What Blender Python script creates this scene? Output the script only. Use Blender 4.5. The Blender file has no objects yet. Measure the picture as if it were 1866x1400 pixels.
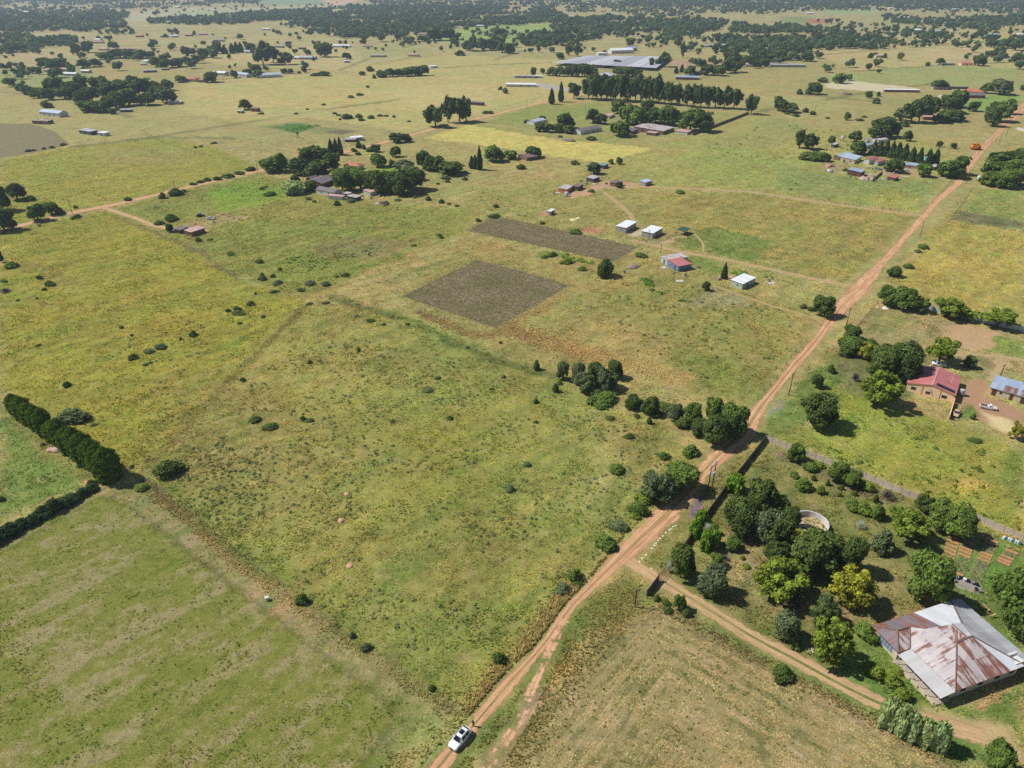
import bpy, bmesh, math, random
import numpy as np
from mathutils import Vector, Matrix

# ------------------------------------------------------------------ camera, light, exposure
H_CAM, PITCH, FPX = 112.0, math.radians(30.0), 1296.0      # flying height (m), tilt below the horizon, focal length in photo pixels
SC = bpy.context.scene
COL = SC.collection
cam_d = bpy.data.cameras.new('camera'); cam = bpy.data.objects.new('camera', cam_d); COL.objects.link(cam)
cam_d.sensor_width = 36.0; cam_d.lens = 36.0 * FPX / 1866.0
cam_d.clip_start = 0.5; cam_d.clip_end = 20000.0
cam.location = (0, 0, H_CAM); cam.rotation_euler = (math.pi / 2 - PITCH, 0, 0)
SC.camera = cam

SUN_EL = math.radians(50.0)
SUN_AZ = math.radians(-79.0)                                 # from +Y towards +X
world = bpy.data.worlds.new('World'); SC.world = world; world.use_nodes = True
wn = world.node_tree; wn.nodes.clear()
sky = wn.nodes.new('ShaderNodeTexSky'); sky.sky_type = 'NISHITA'; sky.sun_disc = False
sky.sun_elevation = SUN_EL; sky.sun_rotation = SUN_AZ; sky.altitude = 1400; sky.dust_density = 1.2
bg = wn.nodes.new('ShaderNodeBackground'); bg.inputs['Strength'].default_value = 0.078
wo = wn.nodes.new('ShaderNodeOutputWorld')
wn.links.new(sky.outputs[0], bg.inputs[0]); wn.links.new(bg.outputs[0], wo.inputs[0])
sun_d = bpy.data.lights.new('sun', 'SUN'); sun_d.energy = 4.9; sun_d.angle = math.radians(0.53); sun_d.color = (1.0, 0.965, 0.91)
sun = bpy.data.objects.new('sun', sun_d); COL.objects.link(sun)
sdir = Vector((-math.sin(SUN_AZ) * math.cos(SUN_EL), -math.cos(SUN_AZ) * math.cos(SUN_EL), -math.sin(SUN_EL)))
sun.rotation_euler = sdir.to_track_quat('-Z', 'Y').to_euler(); sun.location = (0, 0, 300)

SC.view_settings.view_transform = 'Standard'; SC.view_settings.look = 'None'
SC.view_settings.exposure = 0.0; SC.view_settings.gamma = 1.0; SC.view_settings.use_curve_mapping = False
SC.render.engine = 'CYCLES'
SC.cycles.max_bounces = 5; SC.cycles.diffuse_bounces = 2; SC.cycles.glossy_bounces = 2; SC.cycles.transmission_bounces = 2
SC.cycles.transparent_max_bounces = 6; SC.cycles.volume_bounces = 0
SC.cycles.use_denoising = False
SC.cycles.use_adaptive_sampling = True; SC.cycles.adaptive_threshold = 0.02
SC.cycles.caustics_reflective = False; SC.cycles.caustics_refractive = False

# ------------------------------------------------------------------ survey: photo pixel -> place on the ground (or at height z)
cp, sp = math.cos(PITCH), math.sin(PITCH)
def P(x, y, z=0.0):
    u = (x - 933.0) / FPX; v = (y - 700.0) / FPX
    d = (H_CAM - z) / (sp + v * cp)
    return (u * d, d * (cp - v * sp))
def PV(x, y, z=0.0):
    a = P(x, y, z); return Vector((a[0], a[1], z))
def scale_at(y):                                             # photo pixels per metre across the view, for something standing at row y
    v = (y - 700.0) / FPX
    return FPX * (sp + v * cp) / H_CAM
def look_angle(y):
    return PITCH + math.atan((y - 700.0) / FPX)

rng = np.random.default_rng(11); random.seed(5)

# ------------------------------------------------------------------ small helpers
def lin(c):
    c = np.asarray(c, float) / 255.0
    return np.where(c <= 0.04045, c / 12.92, ((c + 0.055) / 1.055) ** 2.4)
def tag(o, label=None, cat=None, group=None, kind=None):
    if label: o['label'] = label
    if cat: o['category'] = cat
    if group: o['group'] = group
    if kind: o['kind'] = kind
    return o
def link(o, parent=None):
    COL.objects.link(o)
    if parent is not None: o.parent = parent
    return o
def empty(name, loc, rz=0.0):
    o = bpy.data.objects.new(name, None); o.location = loc; o.rotation_euler = (0, 0, rz); o.empty_display_size = 0.3
    return link(o)
def add(name, me, mats=None, parent=None, loc=None, rz=0.0, scale=None):
    o = bpy.data.objects.new(name, me); link(o, parent)
    if mats is not None and len(me.materials) == 0:
        for m in (mats if isinstance(mats, (list, tuple)) else [mats]): me.materials.append(m)
    if loc is not None: o.location = loc
    if rz: o.rotation_euler = (0, 0, rz)
    if scale is not None: o.scale = scale
    return o
def mesh_np(name, verts, loops, starts, totals, colors=None, smooth=False):
    me = bpy.data.meshes.new(name)
    me.vertices.add(len(verts)); me.vertices.foreach_set('co', np.ascontiguousarray(verts, np.float32).ravel())
    me.loops.add(len(loops)); me.loops.foreach_set('vertex_index', np.ascontiguousarray(loops, np.int32))
    me.polygons.add(len(starts)); me.polygons.foreach_set('loop_start', np.ascontiguousarray(starts, np.int32))
    try: me.polygons.foreach_set('loop_total', np.ascontiguousarray(totals, np.int32))
    except Exception: pass
    me.update(calc_edges=True)
    if colors:
        for k, arr in colors.items():
            a = me.attributes.new(k, 'FLOAT_COLOR', 'POINT')
            a.data.foreach_set('color', np.ascontiguousarray(arr, np.float32).ravel())
    if smooth: me.polygons.foreach_set('use_smooth', np.ones(len(starts), bool))
    me.validate(clean_customdata=False)
    return me
def quads_mesh(name, verts, quads, colors=None, smooth=False):
    q = np.asarray(quads, np.int32); n = len(q); k = q.shape[1]
    return mesh_np(name, verts, q.ravel(), np.arange(n) * k, np.full(n, k), colors, smooth)
def bm_mesh(name, bm, smooth=False):
    bmesh.ops.recalc_face_normals(bm, faces=bm.faces[:])
    me = bpy.data.meshes.new(name); bm.to_mesh(me); bm.free()
    if smooth: me.polygons.foreach_set('use_smooth', [True] * len(me.polygons))
    return me
def bx(bm, x0, x1, y0, y1, z0, z1, M=None):
    vs = [bm.verts.new(Vector(c)) for c in ((x0,y0,z0),(x1,y0,z0),(x1,y1,z0),(x0,y1,z0),(x0,y0,z1),(x1,y0,z1),(x1,y1,z1),(x0,y1,z1))]
    if M is not None:
        for v in vs: v.co = M @ v.co
    fs = [bm.faces.new([vs[i] for i in f]) for f in ((0,3,2,1),(4,5,6,7),(0,1,5,4),(1,2,6,5),(2,3,7,6),(3,0,4,7))]
    return fs
def cyl(bm, p0, p1, r0, r1=None, n=8, cap=True):
    p0, p1 = Vector(p0), Vector(p1); r1 = r0 if r1 is None else r1
    ax = (p1 - p0).normalized(); a = ax.orthogonal().normalized(); b = ax.cross(a)
    A = [bm.verts.new(p0 + (a * math.cos(t) + b * math.sin(t)) * r0) for t in [2 * math.pi * i / n for i in range(n)]]
    B = [bm.verts.new(p1 + (a * math.cos(t) + b * math.sin(t)) * r1) for t in [2 * math.pi * i / n for i in range(n)]]
    for i in range(n): bm.faces.new((A[i], A[(i+1) % n], B[(i+1) % n], B[i]))
    if cap: bm.faces.new(B); bm.faces.new(A[::-1])
def box_mesh(name, *a):
    bm = bmesh.new(); bx(bm, *a); return bm_mesh(name, bm)
ONES = ['zeroth','first','second','third','fourth','fifth','sixth','seventh','eighth','ninth','tenth','eleventh','twelfth','thirteenth','fourteenth','fifteenth','sixteenth','seventeenth','eighteenth','nineteenth']
TENS = {2:('twentieth','twenty'),3:('thirtieth','thirty'),4:('fortieth','forty'),5:('fiftieth','fifty'),6:('sixtieth','sixty'),7:('seventieth','seventy'),8:('eightieth','eighty'),9:('ninetieth','ninety')}
def ordinal(n):
    if n < 20: return ONES[n]
    t, u = divmod(n, 10)
    return TENS[t][0] if u == 0 else TENS[t][1] + '-' + ONES[u]

# ------------------------------------------------------------------ numpy noise
def vnoise(x, y, seed=0):
    xi = np.floor(x).astype(np.int64); yi = np.floor(y).astype(np.int64)
    fx = x - xi; fy = y - yi
    fx = fx * fx * (3 - 2 * fx); fy = fy * fy * (3 - 2 * fy)
    def h(a, b):
        n = (a * 374761393 + b * 668265263 + seed * 1274126177) & 0xffffffff
        n = ((n ^ (n >> 13)) * 1274126177) & 0xffffffff
        return ((n ^ (n >> 16)) & 0xffff) / 65535.0
    a, b, c, d = h(xi, yi), h(xi + 1, yi), h(xi, yi + 1), h(xi + 1, yi + 1)
    return (a * (1 - fx) + b * fx) * (1 - fy) + (c * (1 - fx) + d * fx) * fy
def fbm(x, y, seed=0, oct=4):
    s = 0; amp = 0.5; tot = 0
    for i in range(oct):
        s = s + amp * vnoise(x, y, seed + i * 17); tot += amp
        x = x * 2.03 + 13.7; y = y * 2.03 + 7.1; amp *= 0.55
    return s / tot
def sstep(a, b, t):
    t = np.clip((t - a) / (b - a), 0, 1); return t * t * (3 - 2 * t)

# ------------------------------------------------------------------ node helpers
class NT:
    def __init__(self, name):
        self.m = bpy.data.materials.new(name); self.m.use_nodes = True
        self.t = self.m.node_tree; self.t.nodes.clear()
        self.out = self.t.nodes.new('ShaderNodeOutputMaterial')
    def n(self, typ, **kw):
        nd = self.t.nodes.new(typ)
        for k, v in kw.items():
            if k.startswith('i_'):
                key = k[2:]; key = int(key) if key.isdigit() else key.replace('_', ' ')
                self.set(nd, key, v)
            else: setattr(nd, k, v)
        return nd
    def set(self, nd, key, v):
        s = nd.inputs[key]
        if isinstance(v, bpy.types.NodeSocket): self.t.links.new(v, s)
        elif hasattr(v, 'outputs'): self.t.links.new(v.outputs[0], s)
        else:
            if s.type == 'RGBA' and len(v) == 3: v = (*v, 1)
            s.default_value = v
    def math(self, op, a, b=0.0, c=None, clamp=False):
        nd = self.n('ShaderNodeMath', operation=op, use_clamp=clamp); self.set(nd, 0, a); self.set(nd, 1, b)
        if c is not None: self.set(nd, 2, c)
        return nd.outputs[0]
    def mix(self, f, a, b, mode='MIX'):
        nd = self.n('ShaderNodeMix', data_type='RGBA', blend_type=mode)
        self.set(nd, 0, f); self.set(nd, 6, a); self.set(nd, 7, b); return nd.outputs[2]
    def noise(self, vec, scale, detail=3.0, rough=0.6, out=0):
        nd = self.n('ShaderNodeTexNoise'); self.set(nd, 'Vector', vec); nd.inputs['Scale'].default_value = scale
        nd.inputs['Detail'].default_value = detail; nd.inputs['Roughness'].default_value = rough
        return nd.outputs[out]
    def rng(self, v, a, b, c, d, smooth=False):
        nd = self.n('ShaderNodeMapRange', interpolation_type='SMOOTHSTEP' if smooth else 'LINEAR'); self.set(nd, 0, v)
        for i, k in enumerate((a, b, c, d)): nd.inputs[1 + i].default_value = k
        return nd.outputs[0]
    def attr(self, name, typ='GEOMETRY'):
        nd = self.n('ShaderNodeAttribute', attribute_name=name, attribute_type=typ); return nd
    def vmap(self, vec, scale=(1,1,1), loc=(0,0,0), rot=(0,0,0)):
        nd = self.n('ShaderNodeMapping'); self.set(nd, 0, vec); nd.inputs['Scale'].default_value = scale
        nd.inputs['Location'].default_value = loc; nd.inputs['Rotation'].default_value = rot; return nd.outputs[0]
    def bsdf(self, col, rough=0.9, metal=0.0, spec=0.2, bump=None, bdist=0.1, bstr=0.6):
        nd = self.n('ShaderNodeBsdfPrincipled'); self.set(nd, 'Base Color', col); self.set(nd, 'Roughness', rough)
        nd.inputs['Metallic'].default_value = metal; nd.inputs['Specular IOR Level'].default_value = spec
        if bump is not None:
            b = self.n('ShaderNodeBump'); self.set(b, 'Height', bump); b.inputs['Distance'].default_value = bdist; b.inputs['Strength'].default_value = bstr
            self.t.links.new(b.outputs[0], nd.inputs['Normal'])
        return nd.outputs[0]
    def surf(self, s):
        self.t.links.new(s, self.out.inputs['Surface']); return self.m
_geo = {}
def pos(nt):
    return nt.n('ShaderNodeNewGeometry').outputs['Position']
def objc(nt):
    return nt.n('ShaderNodeTexCoord').outputs['Object']
MATS = {}
def plain(name, rgb, rough=0.8, metal=0.0, spec=0.3, vary=0.12, scale=1.5):
    if name in MATS: return MATS[name]
    nt = NT(name); c = lin(rgb)
    n = nt.noise(objc(nt), scale, 4.0, 0.6)
    f = nt.rng(n, 0.25, 0.75, 1 - vary, 1 + vary)
    col = nt.mix(1.0, tuple(c), f, 'MULTIPLY')
    MATS[name] = nt.surf(nt.bsdf(col, rough, metal, spec)); return MATS[name]
# ------------------------------------------------------------------ the ground: fields painted as areas of grass and soil in world metres
FEAT = []                                                    # (kind, world points, colour, softness, width, strength, flower, grain)
def area(pts, rgb, soft=2.5, s=1.0, flower=None, grain=None):
    FEAT.append(('a', np.array([P(*p) for p in pts]), lin(rgb), soft, 0, s, flower, grain))
def line(pts, rgb, width=3.0, soft=1.5, s=1.0, flower=None, grain=None):
    FEAT.append(('l', np.array([P(*p) for p in pts]), lin(rgb), soft, width, s, flower, grain))

BASE = lin((166, 154, 92))
# far country
area([(0,0),(1866,0),(1866,110),(1000,100),(0,110)], (178,166,112), 60, .6)
area([(225,24),(330,14),(470,14),(640,6),(640,22),(470,38),(330,36),(240,40)], (182,176,136), 10)
area([(330,22),(420,16),(440,30),(350,36)], (166,176,128), 8)
area([(470,0),(600,0),(590,8),(480,10)], (138,158,120), 10)
area([(585,0),(660,0),(640,6),(600,9)], (214,172,142), 8)
area([(770,62),(900,45),(1020,42),(1060,62),(930,78),(800,78)], (152,168,88), 8)
area([(1425,32),(1480,30),(1475,42),(1430,44)], (132,150,92), 5)
area([(1468,36),(1512,33),(1506,42),(1474,44)], (188,118,88), 4)
area([(1500,18),(1600,16),(1590,26),(1510,28)], (160,172,110), 6)
area([(1210,112),(1320,108),(1330,122),(1230,126)], (178,148,118), 4)
area([(1490,72),(1866,48),(1866,130),(1560,128),(1470,96)], (184,168,106), 10)
area([(1450,140),(1700,120),(1866,125),(1866,160),(1560,150)], (156,160,92), 8)
area([(0,128),(140,120),(190,150),(60,165),(0,150)], (150,156,92), 8)
# the wide pale plain above the left road
area([(320,200),(340,150),(600,128),(820,100),(1060,110),(1060,175),(900,205),(700,250),(560,240)], (184,170,102), 12)
area([(330,100),(620,80),(760,100),(620,128),(420,120)], (186,170,112), 10)
area([(0,170),(180,205),(330,205),(420,250),(240,260),(130,270),(0,222)], (166,156,92), 8)
area([(150,262),(420,250),(560,215),(740,240),(600,275),(470,306)], (164,152,94), 6)
area([(0,292),(130,268),(290,250),(400,270),(470,302),(300,348),(130,385),(0,418)], (148,146,56), 4, flower=.25)
area([(170,272),(330,268),(360,300),(200,300)], (156,146,78), 12, .7)
area([(470,232),(520,223),(560,224),(500,236)], (126,138,74), 3, .8)
area([(492,233),(535,225),(585,230),(538,243)], (82,122,56), 1.5, grain=.6)
area([(560,232),(600,232),(660,240),(610,246),(570,243)], (124,134,78), 3, .8)
area([(590,240),(618,236),(650,241),(615,246)], (118,104,82), 1.5)
for _b in ([(700,130),(900,118),(1060,112)], [(1060,176),(1200,152),(1290,141)], [(1380,204),(1560,172),(1720,150)], [(1460,172),(1600,186),(1760,206)], [(1560,130),(1700,120),(1880,112)], [(1500,100),(1700,84),(1880,70)], [(240,256),(430,226),(620,196),(760,178)], [(330,150),(560,134),(640,131)], [(0,168),(120,178),(240,214)], [(130,268),(290,250),(420,252)], [(620,128),(700,96),(760,80)], [(900,110),(960,90),(1000,88)]):
    line(_b, (118,120,70), 6.0, 4.0, .8)
area([(690,165),(850,150),(905,178),(760,205)], (190,176,112), 12, .7); area([(420,215),(560,196),(640,205),(520,222)], (170,162,100), 8, .7); area([(1380,175),(1480,176),(1560,196),(1440,204)], (172,164,98), 6, .8); area([(1600,186),(1740,176),(1760,200),(1640,206)], (158,156,88), 6, .8)
area([(640,88),(760,80),(800,100),(660,110)], (160,160,96), 8, .8); area([(0,100),(120,96),(140,118),(0,124)], (176,160,110), 10, .7); area([(1280,148),(1440,138),(1480,160),(1340,172)], (170,156,92), 8, .8); area([(1660,88),(1866,82),(1866,104),(1700,108)], (192,172,118), 8, .8)
# upper middle
area([(880,222),(1080,186),(1362,206),(1262,246),(1080,258),(905,228)], (150,150,80), 3)
area([(905,212),(985,190),(1090,192),(1080,212),(930,224)], (142,148,72), 5)
area([(772,252),(858,226),(930,240),(1010,254),(1105,262),(1192,271),(1108,299),(960,277),(860,262)], (196,184,94), 1.8, flower=.2)
area([(868,224),(1010,248),(1110,258),(1192,270),(1120,262),(1000,252),(858,228)], (150,150,76), 1.8)
area([(1112,300),(1200,270),(1366,209),(1470,232),(1700,258),(1742,300),(1680,388),(1380,346),(1130,336)], (160,156,82), 4)
area([(1220,288),(1400,260),(1480,300),(1300,330)], (150,156,76), 14, .8)
area([(1290,262),(1420,215),(1470,232),(1440,262),(1340,280)], (150,150,84), 6, .8)
area([(1420,300),(1560,325),(1700,330),(1690,380),(1560,372),(1420,345)], (142,148,82), 6)
area([(1540,360),(1640,345),(1690,365),(1660,385)], (160,160,72), 8, .8)
area([(1366,354),(1680,396),(1540,516),(1370,480),(1200,446),(1160,400),(1130,350)], (158,146,76), 3)
for k in range(7):
    line([(1180+k*26,352+k*9),(1650-k*14,402+k*15)], (140,134,66), 2.2, 2.5, .35)
area([(1250,425),(1298,414),(1412,440),(1372,477),(1238,452)], (124,136,62), 1.5)
area([(1238,452),(1190,444),(1170,420),(1250,424)], (150,142,86), 2.5)
area([(980,330),(1110,305),(1180,330),(1180,400),(1000,420),(860,400),(850,350)], (156,148,82), 6)
area([(1030,352),(1060,348),(1095,335),(1100,342),(1070,356),(1040,362)], (196,154,118), 1.2, grain=.1)
area([(1090,334),(1130,328),(1165,336),(1160,342),(1105,346)], (190,152,112), 1.2, grain=.1)
area([(985,386),(1010,383),(1006,391),(984,393)], (190,140,98), .8, grain=.1)
area([(1055,415),(1095,418),(1088,428),(1050,424)], (176,128,98), .8)
area([(1148,424),(1172,416),(1178,428),(1158,432)], (196,176,142), .8, grain=.1)
area([(1195,446),(1238,428),(1250,424),(1226,445),(1205,451)], (186,160,116), 1.2, grain=.1)
area([(1142,458),(1280,470),(1330,492),(1270,520),(1150,500)], (126,140,62), 4)
area([(1315,502),(1340,500),(1336,520),(1312,512)], (196,160,120), 1.0, grain=.1)
area([(1160,510),(1190,504),(1246,530),(1262,552),(1225,548)], (98,126,52), 1.2)
area([(1138,512),(1162,506),(1176,512),(1150,522)], (172,126,96), .8)
area([(980,462),(1010,458),(1085,478),(1078,496),(1030,490),(985,474)], (112,134,58), 1.5)
# below the left road
area([(0,424),(130,395),(210,385),(320,440),(430,505),(560,550),(460,650),(270,850),(205,850),(20,712),(0,705)], (147,143,50), 3, flower=.75)
area([(210,384),(300,352),(470,318),(600,352),(700,372),(860,380),(850,425),(735,470),(560,548),(430,500),(330,440)], (140,140,64), 4)
area([(370,352),(450,330),(520,342),(520,365),(400,388)], (128,150,48), 5, flower=.5)
area([(330,408),(400,388),(450,396),(400,412),(375,425)], (160,146,92), 1.5)
area([(560,450),(650,430),(760,440),(700,470),(600,470)], (142,130,82), 5, .8)
area([(490,480),(560,470),(650,480),(620,510),(500,540)], (122,134,56), 6, .7, flower=.5)
area([(728,542),(850,430),(1000,470),(1165,452),(1300,500),(1480,570),(1490,610),(1400,740),(1290,730),(1120,650),(1000,682),(880,620)], (158,146,82), 4)
area([(1190,500),(1300,520),(1440,570),(1420,650),(1300,640),(1150,590),(1080,530)], (146,140,70), 6, .8)
area([(1230,640),(1330,650),(1400,680),(1370,730),(1300,720),(1230,690)], (128,136,58), 6, .8)
line([(930,602),(1010,628),(1100,655),(1170,670),(1240,690)], (186,148,92), 6, 4, .6)
line([(760,565),(860,610),(920,622)], (176,148,92), 3, 2, .5)
line([(790,440),(740,470),(660,500)], (178,148,96), 3, 2, .5)
area([(1300,525),(1350,540),(1370,560),(1290,560),(1230,555)], (158,146,110), 3, .7)
# central field and its margins
area([(560,556),(700,560),(860,625),(1000,684),(1130,755),(1200,770),(1275,840),(1200,930),(1060,1050),(940,1180),(840,1290),(780,1265),(600,1140),(420,1000),(265,880),(400,720)], (146,144,70), 3, flower=.35)
area([(300,700),(440,690),(560,740),(500,830),(420,900),(300,860)], (138,130,72), 12, .45)
area([(470,650),(640,590),(760,640),(680,720),(540,760)], (158,148,74), 14, .7, flower=.4)
area([(700,830),(800,760),(900,800),(860,900),(740,900)], (134,136,52), 14, .8, flower=.6)
area([(460,830),(560,840),(620,920),(520,960),(440,900)], (158,138,80), 10, .4)
area([(700,980),(860,960),(960,1010),(900,1130),(780,1120)], (132,132,62), 14, .7)
area([(1090,760),(1200,775),(1240,820),(1170,900),(1090,960),(1060,900)], (158,148,84), 8, .7)
line([(1196,775),(1180,830),(1130,905),(1060,1000)], (128,128,56), 2.0, 1.5, .7)
line([(1180,775),(1165,830),(1110,905)], (128,128,58), 1.0, 1.0, .6)
line([(562,556),(500,615),(430,682),(352,765),(270,850)], (116,112,60), 2.6, 1.2, .5)
line([(572,556),(505,622),(440,682)], (160,150,70), 1.6, 1.0, .6)
line([(258,878),(340,940),(420,1005),(510,1075),(600,1148),(700,1212),(800,1285)], (112,102,66), 3.0, 1.2, .85)
line([(285,905),(350,962),(440,1040),(490,1072)], (182,138,88), 2.2, 1.0, .8)
line([(290,880),(420,985),(520,1060),(610,1130),(800,1250)], (128,134,54), 4.0, 2.0, .6)
line([(214,398),(290,425),(360,458),(430,505)], (118,110,66), 3.0, 1.5, .7)
line([(600,540),(760,590),(870,645),(1010,688)], (106,114,54), 3.5, 2, .8)
line([(150,655),(230,650),(330,640),(420,600)], (126,128,48), 2.0, 1.5, .5)
line([(0,470),(80,490),(130,520)], (138,126,66), 3.0, 2, .5)
# bottom left mown field
area([(0,1000),(185,888),(255,885),(420,1010),(600,1150),(790,1280),(700,1400),(0,1400)], (122,128,56), 2.5)
line([(190,885),(300,960),(400,1030),(500,1105),(600,1170),(720,1245),(800,1300)], (168,148,102), 3.6, 3.0, .55)
area([(445,1060),(500,1075),(560,1120),(520,1140),(450,1110)], (182,152,100), 3, .7)
area([(0,735),(40,755),(165,862),(140,885),(0,945)], (120,138,60), 2)
line([(30,750),(100,815),(165,865)], (140,136,70), 6, 3, .8)
# verge and dry field, bottom right
area([(1045,1110),(1140,1045),(1192,1088),(1100,1150),(1000,1270),(900,1400),(800,1400),(930,1260)], (124,130,60), 2.5)
area([(1192,1108),(1290,1152),(1400,1215),(1600,1315),(1690,1360),(1760,1410),(860,1410),(960,1300),(1100,1145)], (166,148,96), 2)
line([(1195,1105),(1290,1150),(1400,1212),(1600,1318),(1740,1395)], (140,120,84), 2.2, 1.2, .6)
area([(1228,1218),(1252,1218),(1252,1234),(1228,1234)], (196,160,128), .8, grain=.1)
area([(1020,1215),(1060,1180),(1070,1200),(1010,1260)], (190,142,88), 2.5, .6)
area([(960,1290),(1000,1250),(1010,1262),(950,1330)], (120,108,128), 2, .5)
# farm garden
area([(1397,806),(1560,862),(1866,990),(1866,1090),(1720,1090),(1600,1140),(1500,1250),(1215,1060),(1290,945)], (124,128,64), 2)
area([(1300,985),(1380,960),(1420,990),(1400,1060),(1330,1100),(1290,1050)], (160,142,98), 4, .7)
area([(1320,1115),(1400,1110),(1480,1130),(1560,1150),(1590,1130),(1540,1100),(1450,1090)], (164,140,100), 4, .7)
area([(1560,1030),(1620,1000),(1650,1040),(1640,1100),(1570,1120)], (154,142,88), 4, .7)
area([(1420,830),(1470,850),(1520,880),(1480,920),(1410,880)], (146,138,80), 5, .7)
line([(1420,825),(1460,845),(1540,885),(1620,915)], (140,118,96), 2.5, 1.5, .6)
area([(1260,1135),(1330,1140),(1470,1210),(1620,1290),(1590,1308),(1430,1225)], (116,132,60), 2)
area([(1500,1250),(1575,1130),(1610,1150),(1725,1290),(1866,1250),(1866,1400),(1740,1400),(1640,1330)], (114,134,58), 2)
area([(1600,1135),(1680,1100),(1730,1085),(1740,1095),(1680,1120),(1610,1148)], (160,112,78), 1.2, .9, grain=.1)
area([(1690,1080),(1760,1075),(1866,1090),(1866,1270),(1750,1090)], (106,128,56), 3)
area([(1700,1300),(1760,1305),(1840,1330),(1866,1390),(1830,1375),(1760,1335),(1710,1318)], (206,172,126), 2, .9, grain=.1)
line([(1790,1285),(1830,1255),(1866,1228)], (180,140,100), 1.6, .8, .8)
area([(1690,1000),(1866,985),(1866,1070),(1760,1080),(1690,1060)], (104,140,56), 2)
line([(1655,1070),(1690,1090),(1706,1096)], (200,170,120), 1.5, 1, .7)
# roadside, right fields and yards
area([(1380,798),(1440,720),(1515,640),(1560,680),(1520,720),(1440,800),(1400,802)], (120,134,62), 2)
area([(1150,1030),(1215,968),(1262,915),(1300,860),(1390,800),(1290,950),(1200,1055)], (130,130,66), 1.5)
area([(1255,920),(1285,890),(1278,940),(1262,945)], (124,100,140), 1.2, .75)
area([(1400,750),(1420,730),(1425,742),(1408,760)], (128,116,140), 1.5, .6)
area([(1420,796),(1500,780),(1640,742),(1720,770),(1820,800),(1866,830),(1866,980),(1560,858)], (146,146,60), 3, flower=.6)
area([(1740,880),(1790,875),(1795,900),(1760,905)], (206,172,84), 2, .8)
area([(1830,820),(1866,830),(1866,900),(1830,880)], (120,138,60), 4, .7)
area([(1500,700),(1640,720),(1660,745),(1560,790),(1450,800),(1500,770)], (138,148,56), 4, flower=.5)
area([(1530,630),(1700,640),(1700,700),(1640,735),(1560,720),(1520,680)], (126,124,74), 3)
area([(1640,725),(1740,745),(1720,770),(1640,748)], (170,146,92), 2, .8)
area([(1762,690),(1805,690),(1800,722),(1866,745),(1866,800),(1800,775),(1740,752),(1745,730)], (182,140,108), 1.5, grain=.1)
area([(1798,752),(1850,765),(1848,792),(1805,778)], (220,196,146), 1.5, grain=.1)
area([(1726,748),(1770,735),(1780,755),(1740,768)], (110,132,62), 1.5)
area([(1530,630),(1600,552),(1700,576),(1866,615),(1866,690),(1780,690),(1720,640)], (158,146,96), 2)
area([(1720,596),(1762,592),(1822,606),(1818,630),(1780,640),(1735,628)], (196,158,118), 2, .9, grain=.1)
area([(1818,612),(1866,620),(1866,655),(1806,640)], (134,146,68), 1.2)
area([(1590,560),(1640,566),(1680,590),(1600,610),(1570,600)], (140,140,76), 4, .8)
line([(1740,642),(1800,648),(1866,658)], (196,166,124), 2.6, 1.2, .8, grain=.1)
line([(1832,660),(1818,672),(1800,690)], (200,168,124), 2.4, 1.2, .8, grain=.1)
area([(1690,420),(1740,404),(1866,424),(1866,592),(1720,552),(1630,515)], (172,156,76), 2.5)
area([(1742,400),(1790,345),(1866,345),(1866,420),(1740,406)], (142,148,76), 2.5)
area([(1736,402),(1748,384),(1866,404),(1866,418)], (122,120,82), 2.5)
area([(1560,322),(1640,305),(1700,318),(1740,330),(1700,325),(1620,318),(1575,330)], (184,152,114), 2, .8, grain=.2)
area([(1505,296),(1540,298),(1560,310),(1520,316),(1500,308)], (170,140,112), 2, .7)
area([(1510,150),(1560,148),(1666,160),(1664,170),(1580,166),(1500,160)], (206,194,158), 1.5, grain=.1)
area([(1750,185),(1830,170),(1866,175),(1850,200),(1760,205)], (132,160,72), 3)
area([(960,152),(1000,153),(1050,165),(1060,170),(990,162)], (176,170,158), 1.5, grain=.1)
area([(600,320),(640,315),(720,300),(740,308),(690,318)], (140,170,56), 2)
line([(300,90),(420,75),(560,62),(700,58)], (196,180,122), 5, 4, .5)
line([(540,150),(700,142),(760,140)], (176,168,108), 5, 4, .5)

def seg_dist(px, py, a, b):
    dx, dy = b[0] - a[0], b[1] - a[1]; L = dx * dx + dy * dy + 1e-9
    t = np.clip(((px - a[0]) * dx + (py - a[1]) * dy) / L, 0, 1)
    return np.hypot(px - a[0] - t * dx, py - a[1] - t * dy)
def inside(px, py, poly):
    r = np.zeros(len(px), bool); n = len(poly)
    for i in range(n):
        (x0, y0), (x1, y1) = poly[i], poly[(i + 1) % n]
        if y0 == y1: continue
        r ^= ((y0 > py) != (y1 > py)) & (px < (x1 - x0) * (py - y0) / (y1 - y0) + x0)
    return r
def area_mask(px, py, poly, soft):
    lo = poly.min(0) - soft; hi = poly.max(0) + soft
    idx = np.nonzero((px > lo[0]) & (px < hi[0]) & (py > lo[1]) & (py < hi[1]))[0]
    if len(idx) == 0: return idx, None
    x, y = px[idx], py[idx]; d = np.full(len(idx), 1e9)
    for i in range(len(poly)): d = np.minimum(d, seg_dist(x, y, poly[i], poly[(i + 1) % len(poly)]))
    sd = np.where(inside(x, y, poly), d, -d)
    return idx, sstep(-soft, soft, sd)
def line_mask(px, py, pts, width, soft):
    m = width / 2 + soft; lo = pts.min(0) - m; hi = pts.max(0) + m
    idx = np.nonzero((px > lo[0]) & (px < hi[0]) & (py > lo[1]) & (py < hi[1]))[0]
    if len(idx) == 0: return idx, None
    d = np.full(len(idx), 1e9)
    for i in range(len(pts) - 1): d = np.minimum(d, seg_dist(px[idx], py[idx], pts[i], pts[i + 1]))
    return idx, 1 - sstep(width / 2 - soft * .5, width / 2 + soft, d)
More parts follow.
